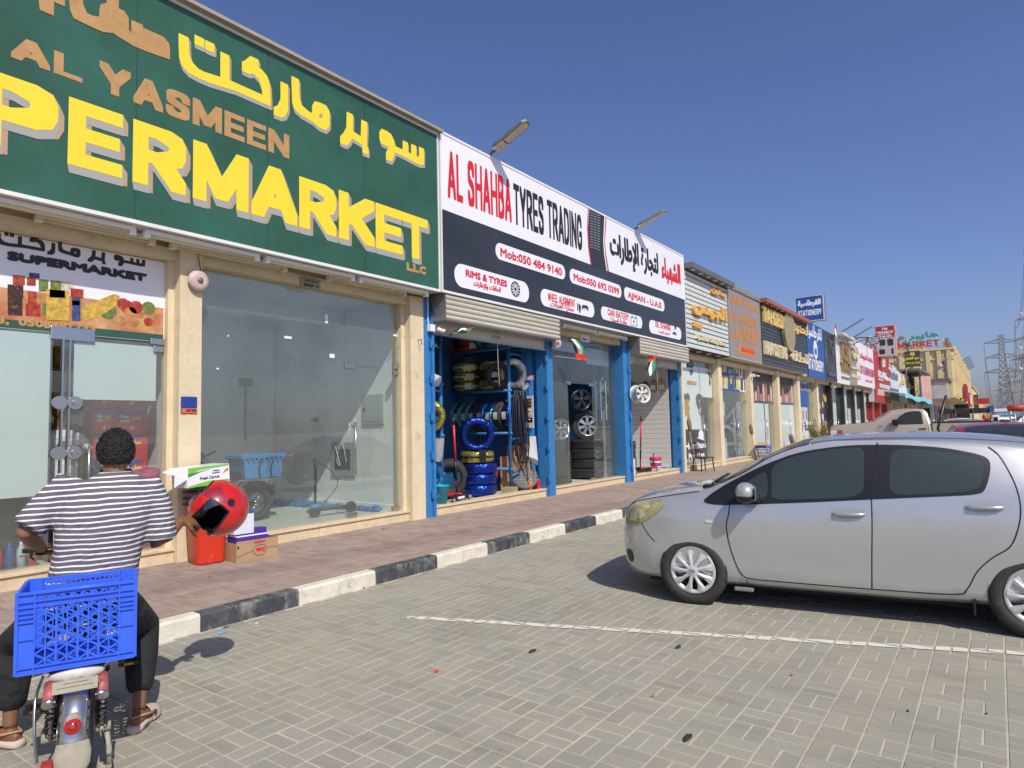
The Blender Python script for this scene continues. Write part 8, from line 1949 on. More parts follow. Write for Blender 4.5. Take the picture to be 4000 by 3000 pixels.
obj('cable',MB().tube(spline([(kx,ky,1.15),(kx+.3,ky,1.0),(kx+.45,ky,.75),(kx+.2,ky,.5)],5),.006,5),m_blk,t)

# ================================================================ SUPERMARKET WINDOW CONTENTS
def carton(px0,px1,Y,label,dep=.3):
    a,b=atY(*px0,Y),atY(*px1,Y);x0,x1=sorted((a.x,b.x));z0,z1=sorted((a.z,b.z));t=thing('snack_carton',label,'carton',(x0,Y,z0),'blue and red snack cartons behind the door');obj('carton',MB().box(x0,x1,Y,Y+dep,z0,z1,bev=.004),m_red,t)
    w,h=x1-x0,z1-z0
    mb=MB();mb.add([(x0+.01,Y-.002,z0+h*.5),(x1-.01,Y-.002,z1-.01),(x0+.01,Y-.002,z1-.01)],[(0,1,2)]);obj('blue_print',mb,m_blu,t)
    text_at('lettering','Chips',(x0+w*.12,Y-.004,z0+h*.66),(1,0,0),(0,0,1),w*.3,h*.14,m_wsign,t,.002);text_at('lettering','Oman',(x0+w*.15,Y-.004,z0+h*.48),(1,0,0),(0,0,1),w*.3,h*.13,m_wsign,t,.002);text_at('arabic_lettering','عمان',(x0+w*.5,Y-.004,z0+h*.55),(1,0,0),(0,0,1),w*.3,h*.26,m_yel,t,.003)
    obj('chip_print',MB().sheet(*union2([[(0,0),(w*.12,h*.02),(w*.17,h*.12),(w*.1,h*.2),(-.01,h*.14)]]),(x0+w*.45,Y-.004,z0+h*.14),(1,0,0),(0,0,1)),m_yel,t)
for i,(p0,p1) in enumerate((((745,1165),(955,1320)),((745,1330),(955,1480)),((745,1492),(955,1645)),((745,1655),(955,1810)),((600,1165),(738,1315)),((610,1325),(738,1480)),((615,1492),(738,1645)))):
    carton(C4(*p0),C4(*p1),8.32+.002*i,['top snack carton of the right column behind the supermarket door','second snack carton of the right column, lettering upright','third snack carton of the right column, near the rider head','lowest snack carton of the right column','top snack carton of the darker left column','second snack carton of the darker left column','third snack carton of the darker left column'][i])
s4=crop(400,1800,2.765);m_purp=pm('purple mesh sack',(.42,.07,.20),.35,nscale=14,namt=.3,bump=1.5,bscale=30,coat=.3)
for i,(cx,cy,w_,h_) in enumerate(((500,160,420,175),(560,330,330,160),(600,450,260,110),(620,560,240,130),(620,680,240,110))):
    p=atY(*s4(cx,cy),8.25);a_,b_=atY(*s4(cx-w_/2,cy),8.25),atY(*s4(cx+w_/2,cy),8.25);hh=abs(atY(*s4(cx,cy-h_/2),8.25).z-atY(*s4(cx,cy+h_/2),8.25).z)/2;mb=MB().sphere(p,1,22,12,((b_.x-a_.x)/2,.2,hh));rr_=random.Random(i)
    for j,v in enumerate(mb.v):
        d=(Vector(v)-p);e=abs(d.x)/((b_.x-a_.x)/2);k_=1+.06*math.sin(j*1.7)+.04*rr_.uniform(-1,1);mb.v[j]=(p.x+d.x,p.y+d.y*k_,p.z+d.z*k_*(1-.25*e))
    t=thing('produce_sack',['top purple onion sack behind the rider shoulder','second purple onion sack of the pile','third purple onion sack of the pile','fourth purple onion sack of the pile','lowest purple onion sack of the pile'][i],'sack',p,'purple onion sacks stacked in the window');obj('sack',mb,m_purp,t);obj('tied_end',MB().sphere((b_.x,p.y-.02,p.z),.05,8,6,(1,.6,1.3)),m_purp,t)
t=thing('window_poster','beige green poster at the foot of the supermarket door','poster',(3.3,8.1,.4));a_,b_=atY(*s4(345,800),8.0),atY(*s4(590,1030),8.0);obj('sheet',MB().box(a_.x-.8,b_.x,8.0,8.01,.32,.78),pm('beige poster',(.52,.50,.36),.6,nscale=9,namt=.25),t);text_at('lettering','fireo',(a_.x-.1,7.996,.62),(1,0,0),(0,0,1),.45,.09,pm('teal lettering',(.05,.35,.3),.5),t,.008)
for k in range(6):obj('hexagon_print',MB().sheet(*union2([[(a_.x-.1+.1*k+.045*math.cos(q*PI/3),.45+.045*math.sin(q*PI/3)) for q in range(6)]]),(0,7.994,0),(1,0,0),(0,0,1)),m_prt,t)
t=thing('bottle_crate','crate of clear water bottles low behind the supermarket window','bottles',(1.6,8.2,.3))
for k in range(8):obj('bottle',MB().lathe([(0,0),(.04,0),(.04,.18),(.015,.24),(.015,.27),(0,.27)],(1.9+.1*k,8.2,.28),(0,0,1),12),[pm('clear pet',(.5,.55,.6),.1),m_red,m_blu][k % 3],t)
t=thing('red_drink_fridge','dark red cooler standing behind the lower supermarket window','fridge',(2.25,8.4,.27));obj('cabinet',MB().box(2.15,2.6,8.35,8.8,.27,1.9,bev=.02),pm('dark red cooler',(.3,.02,.03),.4),t);obj('door_glass',MB().box(2.19,2.56,8.34,8.348,.4,1.8),m_cglass,t)
obj_sh=thing('grocery_shelf','dark shelf of groceries deeper inside the supermarket','shelf',(3,9.6,.27))
for r_ in range(5):obj('shelf_board',MB().box(.3,3.9,9.6,10.0,.5+r_*.5,.53+r_*.5),m_dgrey,obj_sh)
rr_=random.Random(12)
for r_ in range(5):
    for k in range(22):x=.4+k*.158;obj('packet',MB().box(x,x+.12,9.62,9.8,.53+r_*.5,.53+r_*.5+rr_.uniform(.15,.34)),cm('rygbowkm'[rr_.randrange(8)]),obj_sh)
# ================================================================ GOODS ON THE PAVEMENT
t=thing('red_bin','tall red square plastic bin standing against the cream pillar','bin',(4.05,7.35,PZ));BC=Vector((4.06,7.42,PZ));ra=math.radians(-8)
def taper(w0,w1,h,z0=0.0,c=BC,rot=ra,r=.3):
    mb=MB();rings=[]
    for z,w in ((0,w0),(.03,w0+.008),(h-.02,w1),(h,w1+.012)):
        P=rrect(2*w,2*w,w*r,4);rings.append([(c.x+(p[0]-w)*math.cos(rot)-(p[1]-w)*math.sin(rot),c.y+(p[0]-w)*math.sin(rot)+(p[1]-w)*math.cos(rot),c.z+z0+z) for p in P])
    m=len(rings[0]);vs=[p for r_ in rings for p in r_];fs=[(i*m+k,i*m+(k+1) % m,(i+1)*m+(k+1) % m,(i+1)*m+k) for i in range(3) for k in range(m)]+[tuple(reversed(range(m)))];mb.add(vs,fs,True);return mb
obj('body',taper(.145,.19,.66),pm('red plastic bin',(.68,.045,.02),.38,nscale=3,namt=.06,dirt=((.72,.25,.17),7,.6,.8),coords='World'),t)
t=thing('black_mesh_crate','black plastic crate with purple onions behind the red bin','crate',(4.0,7.45,.8));m_bc=pm('black crate plastic',(.02,.02,.022),.4)
mb=MB()
for (x0,x1,y0,y1) in ((3.88,4.30,7.28,7.30),(3.88,4.30,7.62,7.64),(3.88,3.90,7.30,7.62),(4.28,4.30,7.30,7.62)):
    for z in (.80,.87,.94,1.0):mb.box(x0,x1,y0,y1,z,z+.022)
for k in range(9):mb.box(3.88+.05*k,3.895+.05*k,7.275,7.305,.80,1.02)
obj('lattice',mb,m_bc,t);obj('onions',MB().box(3.91,4.27,7.31,7.61,.805,.95),m_purp,t);obj('plastic_bag',MB().sphere((4.12,7.38,1.0),.12,12,8,(1.2,.8,.5)),pm('thin white bag',(.7,.72,.72),.3),t)
t=thing('fresh_carrot_box','white and green Fresh Carrot box on top of the black crate','box',(3.95,7.5,1.03));cbM=Matrix.Translation((4.02,7.47,1.025)) @ Matrix.Rotation(math.radians(3),4,'Z') @ Matrix.Rotation(math.radians(-3),4,'Y')
def cb(n,mb,m):mb.v=[tuple(cbM @ Vector(v)) for v in mb.v];return obj(n,mb,m,t)
cb('carton',MB().box(-.25,.27,-.14,.18,0,.225,bev=.004),m_wsign);m_lg=pm('lime green print',(.20,.55,.05),.5)
cb('green_print',MB().add([(-.24,-.1425,.15),(-.1,-.1425,.19),(.26,-.1425,.205),(.26,-.1425,.224),(-.24,-.1425,.224)],[(0,1,2,3,4)]),m_lg);cb('green_print',MB().add([(-.24,-.1425,.003),(.26,-.1425,.003),(.26,-.1425,.045),(.0,-.1425,.055),(-.24,-.1425,.02)],[(0,1,2,3,4)]),m_lg);cb('green_print',MB().add([(-.24,-.1435,.12),(-.1,-.1435,.165),(.05,-.1435,.188),(-.24,-.1435,.16)],[(0,1,2,3)]),pm('deep green print',(.04,.28,.06),.5))
for tx,x,z,w,h,m in (('Fresh Carrot',-.10,.075,.24,.035,m_ink),('FRESH',.06,.155,.08,.015,m_blu),('CARROT',.05,.130,.10,.015,m_blu)):
    vs,tr=lettering(tx,w,h,.0015);cb('lettering',MB().sheet(vs,tr,(x,-.1435,z),(1,0,0),(0,0,1)),m)
cb('carrot_print',MB().add([(.17,-.1437,.115),(.235,-.1437,.175),(.255,-.1437,.17),(.25,-.1437,.15)],[(0,1,2,3)]),pm('orange print',(.75,.15,.02),.5));cb('open_flap',MB().add([(-.25,-.14,.225),(-.25,.18,.225),(-.38,.14,.19),(-.38,-.10,.16)],[(0,1,2,3)]).add([(-.25,-.14,.10),(-.25,-.14,.225),(-.37,-.10,.16),(-.37,-.08,.02)],[(0,1,2,3)]),m_wsign)
t=thing('banana_box','brown open banana carton with upside down lettering on the pavement','box',(4.5,7.3,PZ));bO=gnd(*s4(1447,1107),PZ);bR=gnd(*s4(1895,1028),PZ);bL=gnd(*s4(1350,1088),PZ);U=(bR-bO);U_l=U.length;U.normalize();V=Vector((-U.y,U.x,0));BH=.235
V_l=.30
def bb(u0,u1,v0,v1,z0,z1):return MB().obb(bO+U*((u0+u1)/2)+V*((v0+v1)/2)+Vector((0,0,(z0+z1)/2)),U*((u1-u0)/2),V*((v1-v0)/2),Vector((0,0,(z1-z0)/2)))
for a in ((0,U_l,0,.008,0,BH),(0,U_l,V_l-.008,V_l,0,BH),(0,.008,.008,V_l-.008,0,BH*.9),(U_l-.008,U_l,.008,V_l-.008,0,BH)):obj('side_wall',bb(*a),m_card,t)
obj('base',bb(.01,U_l-.01,.01,V_l-.01,.0,.01),m_card,t);nb=lambda d:bO-V*d
def uptext(txt,u,z,w,h,m,b=.002):
    vs,tr=lettering(txt,w,h,b);mb=MB();mb.add([nb(.003)+U*(u+w-p[0])+Vector((0,0,z+h-p[1])) for p in vs],tr);obj('lettering',mb,m,t)
uptext('BANANAS',U_l*.42,.19,.13,.025,m_red);uptext('Dole',U_l*.46,.085,.11,.05,m_red,.004)
el=[(U_l*.5+.10+.0*q,0) for q in (0,)]
ring=[nb(.003)+U*(U_l*.56+.085*math.cos(q*2*PI/24))+Vector((0,0,.11+.062*math.sin(q*2*PI/24))) for q in range(24)];obj('logo_ring',MB().tube(ring,.0022,4,closed=True),m_blu,t);obj('logo_line',MB().tube([nb(.003)+Vector((0,0,.06)),nb(.003)+U*(U_l*.2)+Vector((0,0,.09)),nb(.003)+U*(U_l*.40)+Vector((0,0,.11))],.002,4).tube([nb(.003)+U*(U_l*.72)+Vector((0,0,.12)),nb(.003)+U*(U_l*.85)+Vector((0,0,.13)),nb(.003)+U*U_l+Vector((0,0,.11))],.002,4),m_blu,t);obj('hand_hole',MB().sheet(*union2([ellipse(0,0,.012,.018,12)]),nb(.0025)+U*(-.0)+U*.02+Vector((0,0,.17)),U,(0,0,1)),m_ink,t)
def inner(name,lab,u0,u1,v0,v1,z0,z1,mat,stripe=None):
    q=thing(name,lab,'box',bO+U*u0);obj('carton',bb(u0,u1,v0,v1,z0,z1),mat,q)
    if stripe:obj('white_edge',bb(u0-.002,u1+.002,v0-.002,v1+.002,z1-.02,z1-.004),m_wsign,q)
    return q
inner('purple_box','dark purple printed box inside the banana carton',.02,.40,.03,.25,.03,.30,pm('deep purple print',(.06,.03,.30),.5),1);inner('purple_box','smaller purple box behind in the banana carton',.25,.45,.15,.28,.03,.34,MATS['deep purple print'])
q=inner('tissue_pack','clear wrapped white tissue pack on top of the banana carton',.0,.24,.06,.26,.31,.56,pm('white tissue wrap',(.68,.70,.80),.25,coat=.5,nscale=12,namt=.12));obj('blue_wrap',bb(-.003,.243,.057,.263,.54,.563),m_blu,q)
# notice plate on the pillar
t=thing('pillar_notice','blue and orange number plate 5531706226 on the cream pillar','sign',(4.0,7.71,1.9));a_,b_=atY(*C4(1172,1352),7.715),atY(*C4(1276,1245),7.715)
obj('plate',MB().box(a_.x,b_.x,7.708,7.718,a_.z,b_.z),pm('navy plate',(.015,.05,.28),.4),t);obj('orange_strip',MB().box(a_.x+.004,b_.x-.004,7.704,7.7075,a_.z+.004,a_.z+(b_.z-a_.z)*.30),pm('orange strip',(.75,.13,.04),.5),t);text_at('lettering','55317 06226',(a_.x+.06,7.7025,a_.z+.02),(1,0,0),(0,0,1),(b_.x-a_.x)-.07,.032,m_ink,t,.002)
for x in (a_.x+.02,b_.x-.02):obj('screw',MB().cyl((x,7.708,a_.z+.10),(x,7.70,a_.z+.10),.006,n=8),m_steel,t)
part('wall_hook',MB().tube([(7.85,7.72,3.10),(7.85,7.64,3.12),(7.85,7.63,3.02)],.008,5),m_dgrey)
# litter
LT=[('blue crumpled wrapper by the kerb',(870,2474),.07,(.08,.30,.65),'wrapper'),('dark red onion skin by the kerb',(882,2452),.05,(.22,.03,.04),'onion skin'),('red bottle cap in the middle of the paving',(1704,2624),.03,(.6,.03,.03),'bottle cap'),('red bottle cap near the kerb',(1421,2297),.03,(.6,.03,.03),'bottle cap'),('rusty leaf on the red pavement',(1010,2328),.04,(.25,.08,.04),'leaf'),('dark strip of rubber on the paving',(2685,2885),.10,(.02,.02,.02),'rubber strip'),('short dark rubber strip on the paving',(2650,2529),.08,(.03,.03,.03),'rubber strip'),('small brown leaf on the right paving',(3093,2639),.035,(.3,.15,.05),'leaf'),('small tan leaf on the lower paving',(2552,2720),.04,(.3,.18,.08),'leaf'),('black pebble on the right paving',(3547,2780),.025,(.02,.02,.02),'pebble'),('thin dark twig on the paving',(2080,2546),.09,(.04,.035,.03),'twig'),('white paper bit by the kerb',(975,2415),.045,(.7,.7,.66),'paper'),('red ring on the pavement near the empty shop',(1498,2067),.07,(.6,.06,.04),'ring'),('white scrap beside the red ring',(1503,2073),.06,(.7,.7,.7),'paper'),('grey stone at the kerb foot',(1638,2236),.045,(.3,.29,.27),'stone'),('blue bit on the pavement by the sill',(1575,2050),.05,(.1,.3,.6),'plastic bit'),('small black stone far right',(3855,2790),.02,(.02,.02,.02),'pebble'),('tan shell by the paving centre',(2263,2697),.03,(.4,.3,.2),'leaf'),('brown leaf on the pavement by the bin',(820,2255),.05,(.35,.12,.05),'leaf'),('cigarette end near the kerb',(1003,2437),.03,(.7,.68,.6),'cigarette end')]
for i,(lab,px,s,c,cat) in enumerate(LT):
    on_p=('pavement' in lab);p=gnd(px[0],px[1],PZ if on_p else 0);m=pm('litter %d' % i,c,.6);mb=MB();a=i*1.3;n=8
    vs=[(p.x+s*.5*math.cos(a+2*PI*k/n)*(1 if cat in ('bottle cap','ring','pebble','stone') else 1.0),p.y+s*.5*(1 if cat in ('bottle cap','ring') else .35)*math.sin(a+2*PI*k/n),p.z+.006+.006*math.sin(k*2.2+i)) for k in range(n)]
    mb.add(vs+[(p.x,p.y,p.z+.008+s*.15)],[(k,(k+1) % n,n) for k in range(n)]);mb.add([(v[0],v[1],p.z+.003) for v in vs]+vs,[(k,(k+1) % n,(k+1) % n+n,k+n) for k in range(n)]);tag(obj('litter_'+cat.replace(' ','_'),mb,m),lab,cat)

# ================================================================ RIDER, BICYCLE, CRATE, HELMET
HF,RF=Vector((.40,.9165,0)),Vector((.9165,-.40,0));C0=Vector((1.31,3.52,0))
def F(a,b,z):return C0+HF*a+RF*b+Vector((0,0,z))
def ring(c,u,v,ru,rv,n=20,p=2.3):
    out=[]
    for k in range(n):
        t=2*PI*k/n;cu,su=math.cos(t),math.sin(t);out.append(c+u*(ru*abs(cu)**(2/p)*(1 if cu > 0 else -1))+v*(rv*abs(su)**(2/p)*(1 if su > 0 else -1)))
    return out
def loft(mb,rings):
    n=len(rings[0]);vs=[p for r in rings for p in r];m=len(rings)
    return mb.add(vs,[(i*n+k,i*n+(k+1) % n,(i+1)*n+(k+1) % n,(i+1)*n+k) for i in range(m-1) for k in range(n)]+[tuple(reversed(range(n))),tuple(range((m-1)*n,m*n))],True)
def fused(name,mb,mat,parent,vox=.008,smooth=6,label=None):
    """one continuous surface grown over overlapping volumes"""
    me=mb.mesh(name,mat);o=bpy.data.objects.new('tmp_f',me);COL.objects.link(o);md=o.modifiers.new('r','REMESH');md.mode='VOXEL';md.voxel_size=vox;md.use_smooth_shade=True
    sm=o.modifiers.new('s','SMOOTH');sm.iterations=smooth;sm.factor=.5
    dg=bpy.context.evaluated_depsgraph_get();dg.update();r=bpy.data.meshes.new_from_object(o.evaluated_get(dg));bpy.data.objects.remove(o);r.name=name
    r.materials.clear();r.materials.append(mat);return obj(name,r,None,parent,label=label)
m_skin=pm('brown skin',(.20,.09,.045),.5,nscale=12,namt=.12,bump=.2,bscale=90);m_hair=pm('black curly hair',(.012,.010,.009),.6,nscale=60,namt=.6,bump=3,bscale=70)
m_shirt=stripes('striped shirt cotton',2,36.5,(.115,.10,.125),(.72,.72,.74),.30,wob=.035,coords='World',rot=(0,.02,0))
nt=m_shirt.node_tree;n_=nt.nodes.new('ShaderNodeTexNoise');n_.inputs['Scale'].default_value=7;n_.inputs['Distortion'].default_value=1.5;g_=nt.nodes.new('ShaderNodeNewGeometry');nt.links.new(g_.outputs['Position'],n_.inputs['Vector']);bp=nt.nodes.new('ShaderNodeBump');bp.inputs['Distance'].default_value=.035;bp.inputs['Strength'].default_value=.7;nt.links.new(n_.outputs['Fac'],bp.inputs['Height']);nt.links.new(bp.outputs[0],nt.nodes['Principled BSDF'].inputs['Normal'])
m_trs=pm('black jogger cotton',(.014,.014,.016),.9,nscale=6,namt=.4,bump=5,bscale=9)
def limb(mb,pts,rs,n=12):return mb.tube(pts,0,n,rs=rs)
def hand(mb,w,d,nrm,right,curl=.5,s=1.0,spread=.02):
    """palm, four unequal curled fingers, opposing thumb; w wrist, d towards fingers, nrm palm side"""
    d=Vector(d).normalized();nrm=Vector(nrm);nrm=(nrm-d*nrm.dot(d)).normalized();sd=d.cross(nrm)*(1 if right else -1);w=Vector(w)
    loft(mb,[ring(w+d*t*s,sd,nrm,a*s,b*s,12) for t,a,b in ((-.01,.026,.020),(.02,.034,.020),(.055,.041,.019),(.085,.040,.015))])
    for k,(o,l) in enumerate(((-.030,.068),(-.010,.078),(.010,.073),(.029,.058))):
        p=w+d*.078*s+sd*o*s;a=0;P=[p-d*.01*s,p]
        for seg,f in ((l*.45,.55),(l*.32,.9),(l*.25,.7)):
            a += curl*f*1.5;P.append(P[-1]+(d*math.cos(a)+nrm*math.sin(a)+sd*(spread*(k-1.5)))*seg*s)
        mb.tube(P,0,8,rs=[.0095*s,.0095*s,.0088*s,.0080*s,.0065*s])
    p=w+d*.025*s-sd*.030*s;mb.tube([p,p+(d*.5-sd*.6+nrm*.5)*.035*s,p+(d*.9-sd*.5+nrm*.8)*.055*s,p+(d*1.3-sd*.2+nrm*1.05)*.065*s],0,8,rs=[.013*s,.012*s,.010*s,.007*s])
rider=thing('person','man in striped shirt astride the bicycle, seen from behind, holding a helmet','person',F(.42,.02,0))
ctr=lambda z:F(.42+.08*(z-.75),.02+.17*(z-.78),z)
shR,shL=F(.47,.29,1.30),F(.49,-.11,1.335)
elR,wrR=Vector((1.80,3.80,1.005)),Vector((1.955,3.86,1.105))
elL,wrL=Vector((1.24,4.02,1.13)),F(.86,-.235,.985)
hdC=F(.52,.125,1.52)
kR,kL=F(.74,.27,.50),F(.76,-.33,.50);aR,aL=Vector((1.755,3.90,.10)),Vector((1.27,4.26,.10))
hipR,hipL=F(.42,.12,.74),F(.42,-.09,.74)
b=MB()
loft(b,[ring(ctr(z),RF,HF,w,d) for z,w,d in ((.70,.15,.11),(.85,.14,.10),(1.05,.16,.105),(1.22,.185,.11),(1.33,.16,.095),(1.38,.07,.06))])
limb(b,[F(.50,.12,1.34),F(.51,.122,1.42),F(.52,.125,1.47)],[.062,.056,.058])
b.sphere(hdC+HF*.01,1,22,16,(.080,.096,.118)).sphere(hdC+HF*.03-Vector((0,0,.055)),1,16,10,(.060,.078,.062))
for s_ in (-1,1):b.sphere(hdC+RF*(.083*s_)-Vector((0,0,.015)),1,10,8,(.012,.022,.034))
b.sphere(hdC+HF*.112-Vector((0,0,.02)),1,8,6,(.014,.018,.025)).sphere(hdC+HF*.095-Vector((0,0,.065)),1,8,6,(.026,.016,.010))
for s_ in (-1,1):b.sphere(hdC+HF*.088+RF*(.032*s_)+Vector((0,0,.01)),1,8,6,(.013,.010,.009))
for sh,el,wr in ((shR,elR,wrR),(shL,elL,wrL)):limb(b,[ctr(1.30),sh,sh.lerp(el,.5),el,el.lerp(wr,.35),wr],[.06,.058,.048,.042,.042,.029])
hand(b,wrR,(.80,.22,-.12),(.25,.5,-.75),True,.55,1.12);hand(b,wrL,HF+Vector((0,0,-.1)),(0,0,-1),False,1.1)
for hp,kn,an,ft in ((hipR,kR,aR,Vector((1.93,4.06,.035))),(hipL,kL,aL,Vector((1.18,4.48,.035)))):
    limb(b,[hp,hp.lerp(kn,.5),kn,kn.lerp(an,.3),kn.lerp(an,.75),an],[.078,.068,.055,.053,.038,.033])
    fd=(ft-Vector((an.x,an.y,.035))).normalized();q=fd.cross(Vector((0,0,1)));hl=Vector((an.x,an.y,.045))-fd*.045
    loft(b,[ring(hl+fd*t+Vector((0,0,z)),q,Vector((0,0,1)),a,c,12) for t,z,a,c in ((-.02,.0,.022,.026),(.03,.012,.033,.040),(.09,.012,.036,.034),(.15,-.002,.043,.024),(.19,-.008,.044,.018))])
    for k in range(5):o=(-.036+.018*k)*(1);pp=hl+fd*(.19-.006*abs(k-1.5))+q*o;b.tube([pp-fd*.02,pp+fd*.022],0,8,rs=[.011,.009])
fused('body',b,m_skin,rider,.0068,3)
h_=MB().sphere(hdC+Vector((0,0,.012))-HF*.008,1,40,26,(.088,.102,.116));rr_=random.Random(2);h_.v=[v for v in h_.v]
for i,v in enumerate(h_.v):
    d=Vector(v)-hdC;fwd=d.dot(HF);low=d.z
    k_=1+.045*math.sin(i*2.7)+.05*rr_.uniform(-1,1)
    if low < -.045-.02*(fwd < 0) or (fwd > .045 and low < .05):k_=.80
    h_.v[i]=tuple(hdC+d*k_)
for k in range(240):
    a,e=rr_.uniform(0,2*PI),rr_.uniform(-.25,1.5);dd=RF*math.cos(a)*math.cos(e)+HF*math.sin(a)*math.cos(e)+Vector((0,0,math.sin(e)))
    if dd.dot(HF) > .45 and e < .5:continue
    p=hdC+Vector((0,0,.012))-HF*.008+Vector((dd.x*.090,dd.y*.098,dd.z*.113));s=dd.orthogonal().normalized();s2=dd.cross(s);r_=rr_.uniform(.006,.011);h_.tube([p+s*(r_*math.cos(t))+s2*(r_*math.sin(t))+dd*(.004*t/3-.003) for t in (0,1.2,2.4,3.6,4.8)],.0028,3,smooth=False)
obj('hair',h_,m_hair,rider)
b=MB();loft(b,[ring(ctr(z)+HF*o,RF,HF,w,d,26,2.6) for z,w,d,o in ((.735,.225,.155,0),(.80,.218,.155,0),(.90,.205,.145,0),(1.02,.205,.140,0),(1.13,.222,.145,0),(1.23,.232,.140,0),(1.305,.222,.125,.005),(1.355,.175,.105,.01),(1.39,.105,.085,.02),(1.412,.078,.075,.03))])
limb(b,[ctr(1.28)+RF*.12,shR,shR.lerp(elR,.30)+RF*.012,shR.lerp(elR,.62)+RF*.018,shR.lerp(elR,.93)+RF*.01],[.085,.088,.088,.085,.088],16)
limb(b,[ctr(1.29)-RF*.12,shL,shL.lerp(elL,.4),shL.lerp(elL,.72),shL.lerp(elL,.93)],[.085,.088,.084,.082,.084],16)
fused('striped_shirt',b,m_shirt,rider,.011,5)
obj('collar',MB().tube([F(.525,.125,1.408)+RF*(.080*math.cos(t))+HF*(.074*math.sin(t))+Vector((0,0,.012*math.sin(t))) for t in [2*PI*k/20 for k in range(20)]],.008,6,closed=True),pm('grey collar rib',(.10,.09,.11),.9),rider)
b=MB();loft(b,[ring(F(.42,.02,z),RF,HF,w,d,20) for z,w,d in ((.66,.16,.13),(.74,.19,.145),(.82,.17,.125))])
for hp,kn,an in ((hipR,kR,aR),(hipL,kL,aL)):limb(b,[hp,hp.lerp(kn,.5),kn,kn.lerp(an,.35),kn.lerp(an,.72),kn.lerp(an,.80)],[.112,.105,.092,.088,.070,.052],16)
fused('black_trousers',b,m_trs,rider,.012,3)
# clogs
m_clog=pm('beige foam clog',(.55,.45,.37),.7,nscale=20,namt=.06,dirt=((.40,.33,.26),10,.55,.75))
for an,ft,l in ((aR,Vector((1.93,4.06,0)),'right'),(aL,Vector((1.18,4.48,0)),'left')):
    fd=(ft-Vector((an.x,an.y,0))).normalized();q=fd.cross(Vector((0,0,1)));o=Vector((an.x,an.y,0))-fd*.085
    c=obj('clog',loft(MB(),[ring(o+fd*t+Vector((0,0,.020)),q,Vector((0,0,1)),w,.020,16,3) for t,w in ((0,.020),(.02,.038),(.07,.043),(.14,.042),(.21,.052),(.27,.048),(.30,.025))]),m_clog,rider)
    up=MB();R1_=[]
    for t,w,hz in ((.15,.048,.085),(.19,.055,.078),(.24,.056,.062),(.285,.040,.045),(.305,.016,.030)):
        R1_.append([o+fd*t+q*(w*math.cos(a))+Vector((0,0,.012+hz*math.sin(a))) for a in [PI*k/10 for k in range(11)]])
    m_=11;up.add([p for r in R1_ for p in r],[(i*m_+k,i*m_+k+1,(i+1)*m_+k+1,(i+1)*m_+k) for i in range(4) for k in range(10)],True);obj('clog_upper',up,m_clog,c)
    obj('heel_strap',MB().tube([o+fd*.16+q*.052+Vector((0,0,.055)),o+fd*.09+q*.047+Vector((0,0,.075)),o+fd*.005+Vector((0,0,.085)),o+fd*.09-q*.047+Vector((0,0,.075)),o+fd*.16-q*.052+Vector((0,0,.055))],.007,6),pm('tan strap',(.42,.24,.12),.7),c)
    obj('rivet',MB().cyl(o+fd*.16+q*.05+Vector((0,0,.055)),o+fd*.16+q*.062+Vector((0,0,.055)),.012,n=12).cyl(o+fd*.16-q*.05+Vector((0,0,.055)),o+fd*.16-q*.062+Vector((0,0,.055)),.012,n=12),m_blk,c)
    if l =='right':text_at('lettering','SMILE',o+fd*.045+q*.0475+Vector((0,0,.012)),fd,(0,0,1),.06,.018,m_ink,rider,.001)
# helmet
he=thing('helmet','glossy red full face helmet held out in the rider right hand, clear visor open','helmet',(2.1,3.86,1.13));hc=wrR+Vector((.262,.045,.045))
upv=(RF*.72-Vector((0,0,.66))-HF*.1).normalized();fwv=(-HF*.62-RF*.42-Vector((0,0,.6)));fwv=(fwv-upv*fwv.dot(upv)).normalized();sdv=fwv.cross(upv)
def HP(az,el,r=1.0,k=(.150,.180,.172)):
    return hc+(sdv*(k[0]*math.cos(el)*math.sin(az))+fwv*(k[1]*math.cos(el)*math.cos(az))+upv*(k[2]*math.sin(el)))*r
def hshell(r,mat,name):
    mb=MB();n,m=60,26;vs=[];fs=[]
    for j in range(m+1):
        el=-.92+(PI/2+.92)*j/m
        for i in range(n):
            az=-PI+2*PI*i/n;flare=1+.05*max(0,-el)*(1 if abs(az) < 1 else .2);vs.append(HP(az,el,r*flare))
    for j in range(m):
        el=-.92+(PI/2+.92)*(j+.5)/m
        for i in range(n):
            az=-PI+2*PI*(i+.5)/n
            if abs(az) < 1.05 and -.50 < el < .38-.10*abs(az):continue
            fs.append((j*n+i,j*n+(i+1) % n,(j+1)*n+(i+1) % n,(j+1)*n+i))
    return obj(name,mb.add(vs,fs,True),mat,he)
m_hred=pm('glossy red helmet shell',(.55,.012,.012),.25,coat=.8);hshell(1.0,m_hred,'shell');hshell(.93,m_blk,'lining')
obj('neck_rim',MB().tube([HP(-PI+2*PI*i/40,-.93,.975) for i in range(40)],.010,6,closed=True),m_blk,he)
pts=[HP(a,.40-.10*abs(a),1.0) for a in [-1.06+2.12*k/14 for k in range(15)]]+[HP(1.07,e,1.0) for e in (.1,-.1,-.3)]+[HP(a,-.52,1.0) for a in [1.06-2.12*k/14 for k in range(15)]]+[HP(-1.07,e,1.0) for e in (-.3,-.1,.1)]
obj('window_seal',MB().tube(pts,.006,6,closed=True),m_blk,he)
n,m=24,8
mb=MB();vs=[]
for j in range(m+1):
    for i in range(n+1):
        az=-1.3+2.6*i/n;e=-.50+.72*j/m;p=HP(az,e,1.05);ang=-.62;c_=hc+upv*.02;v=p-c_;v=Matrix.Rotation(ang,3,sdv) @ v;vs.append(c_+v)
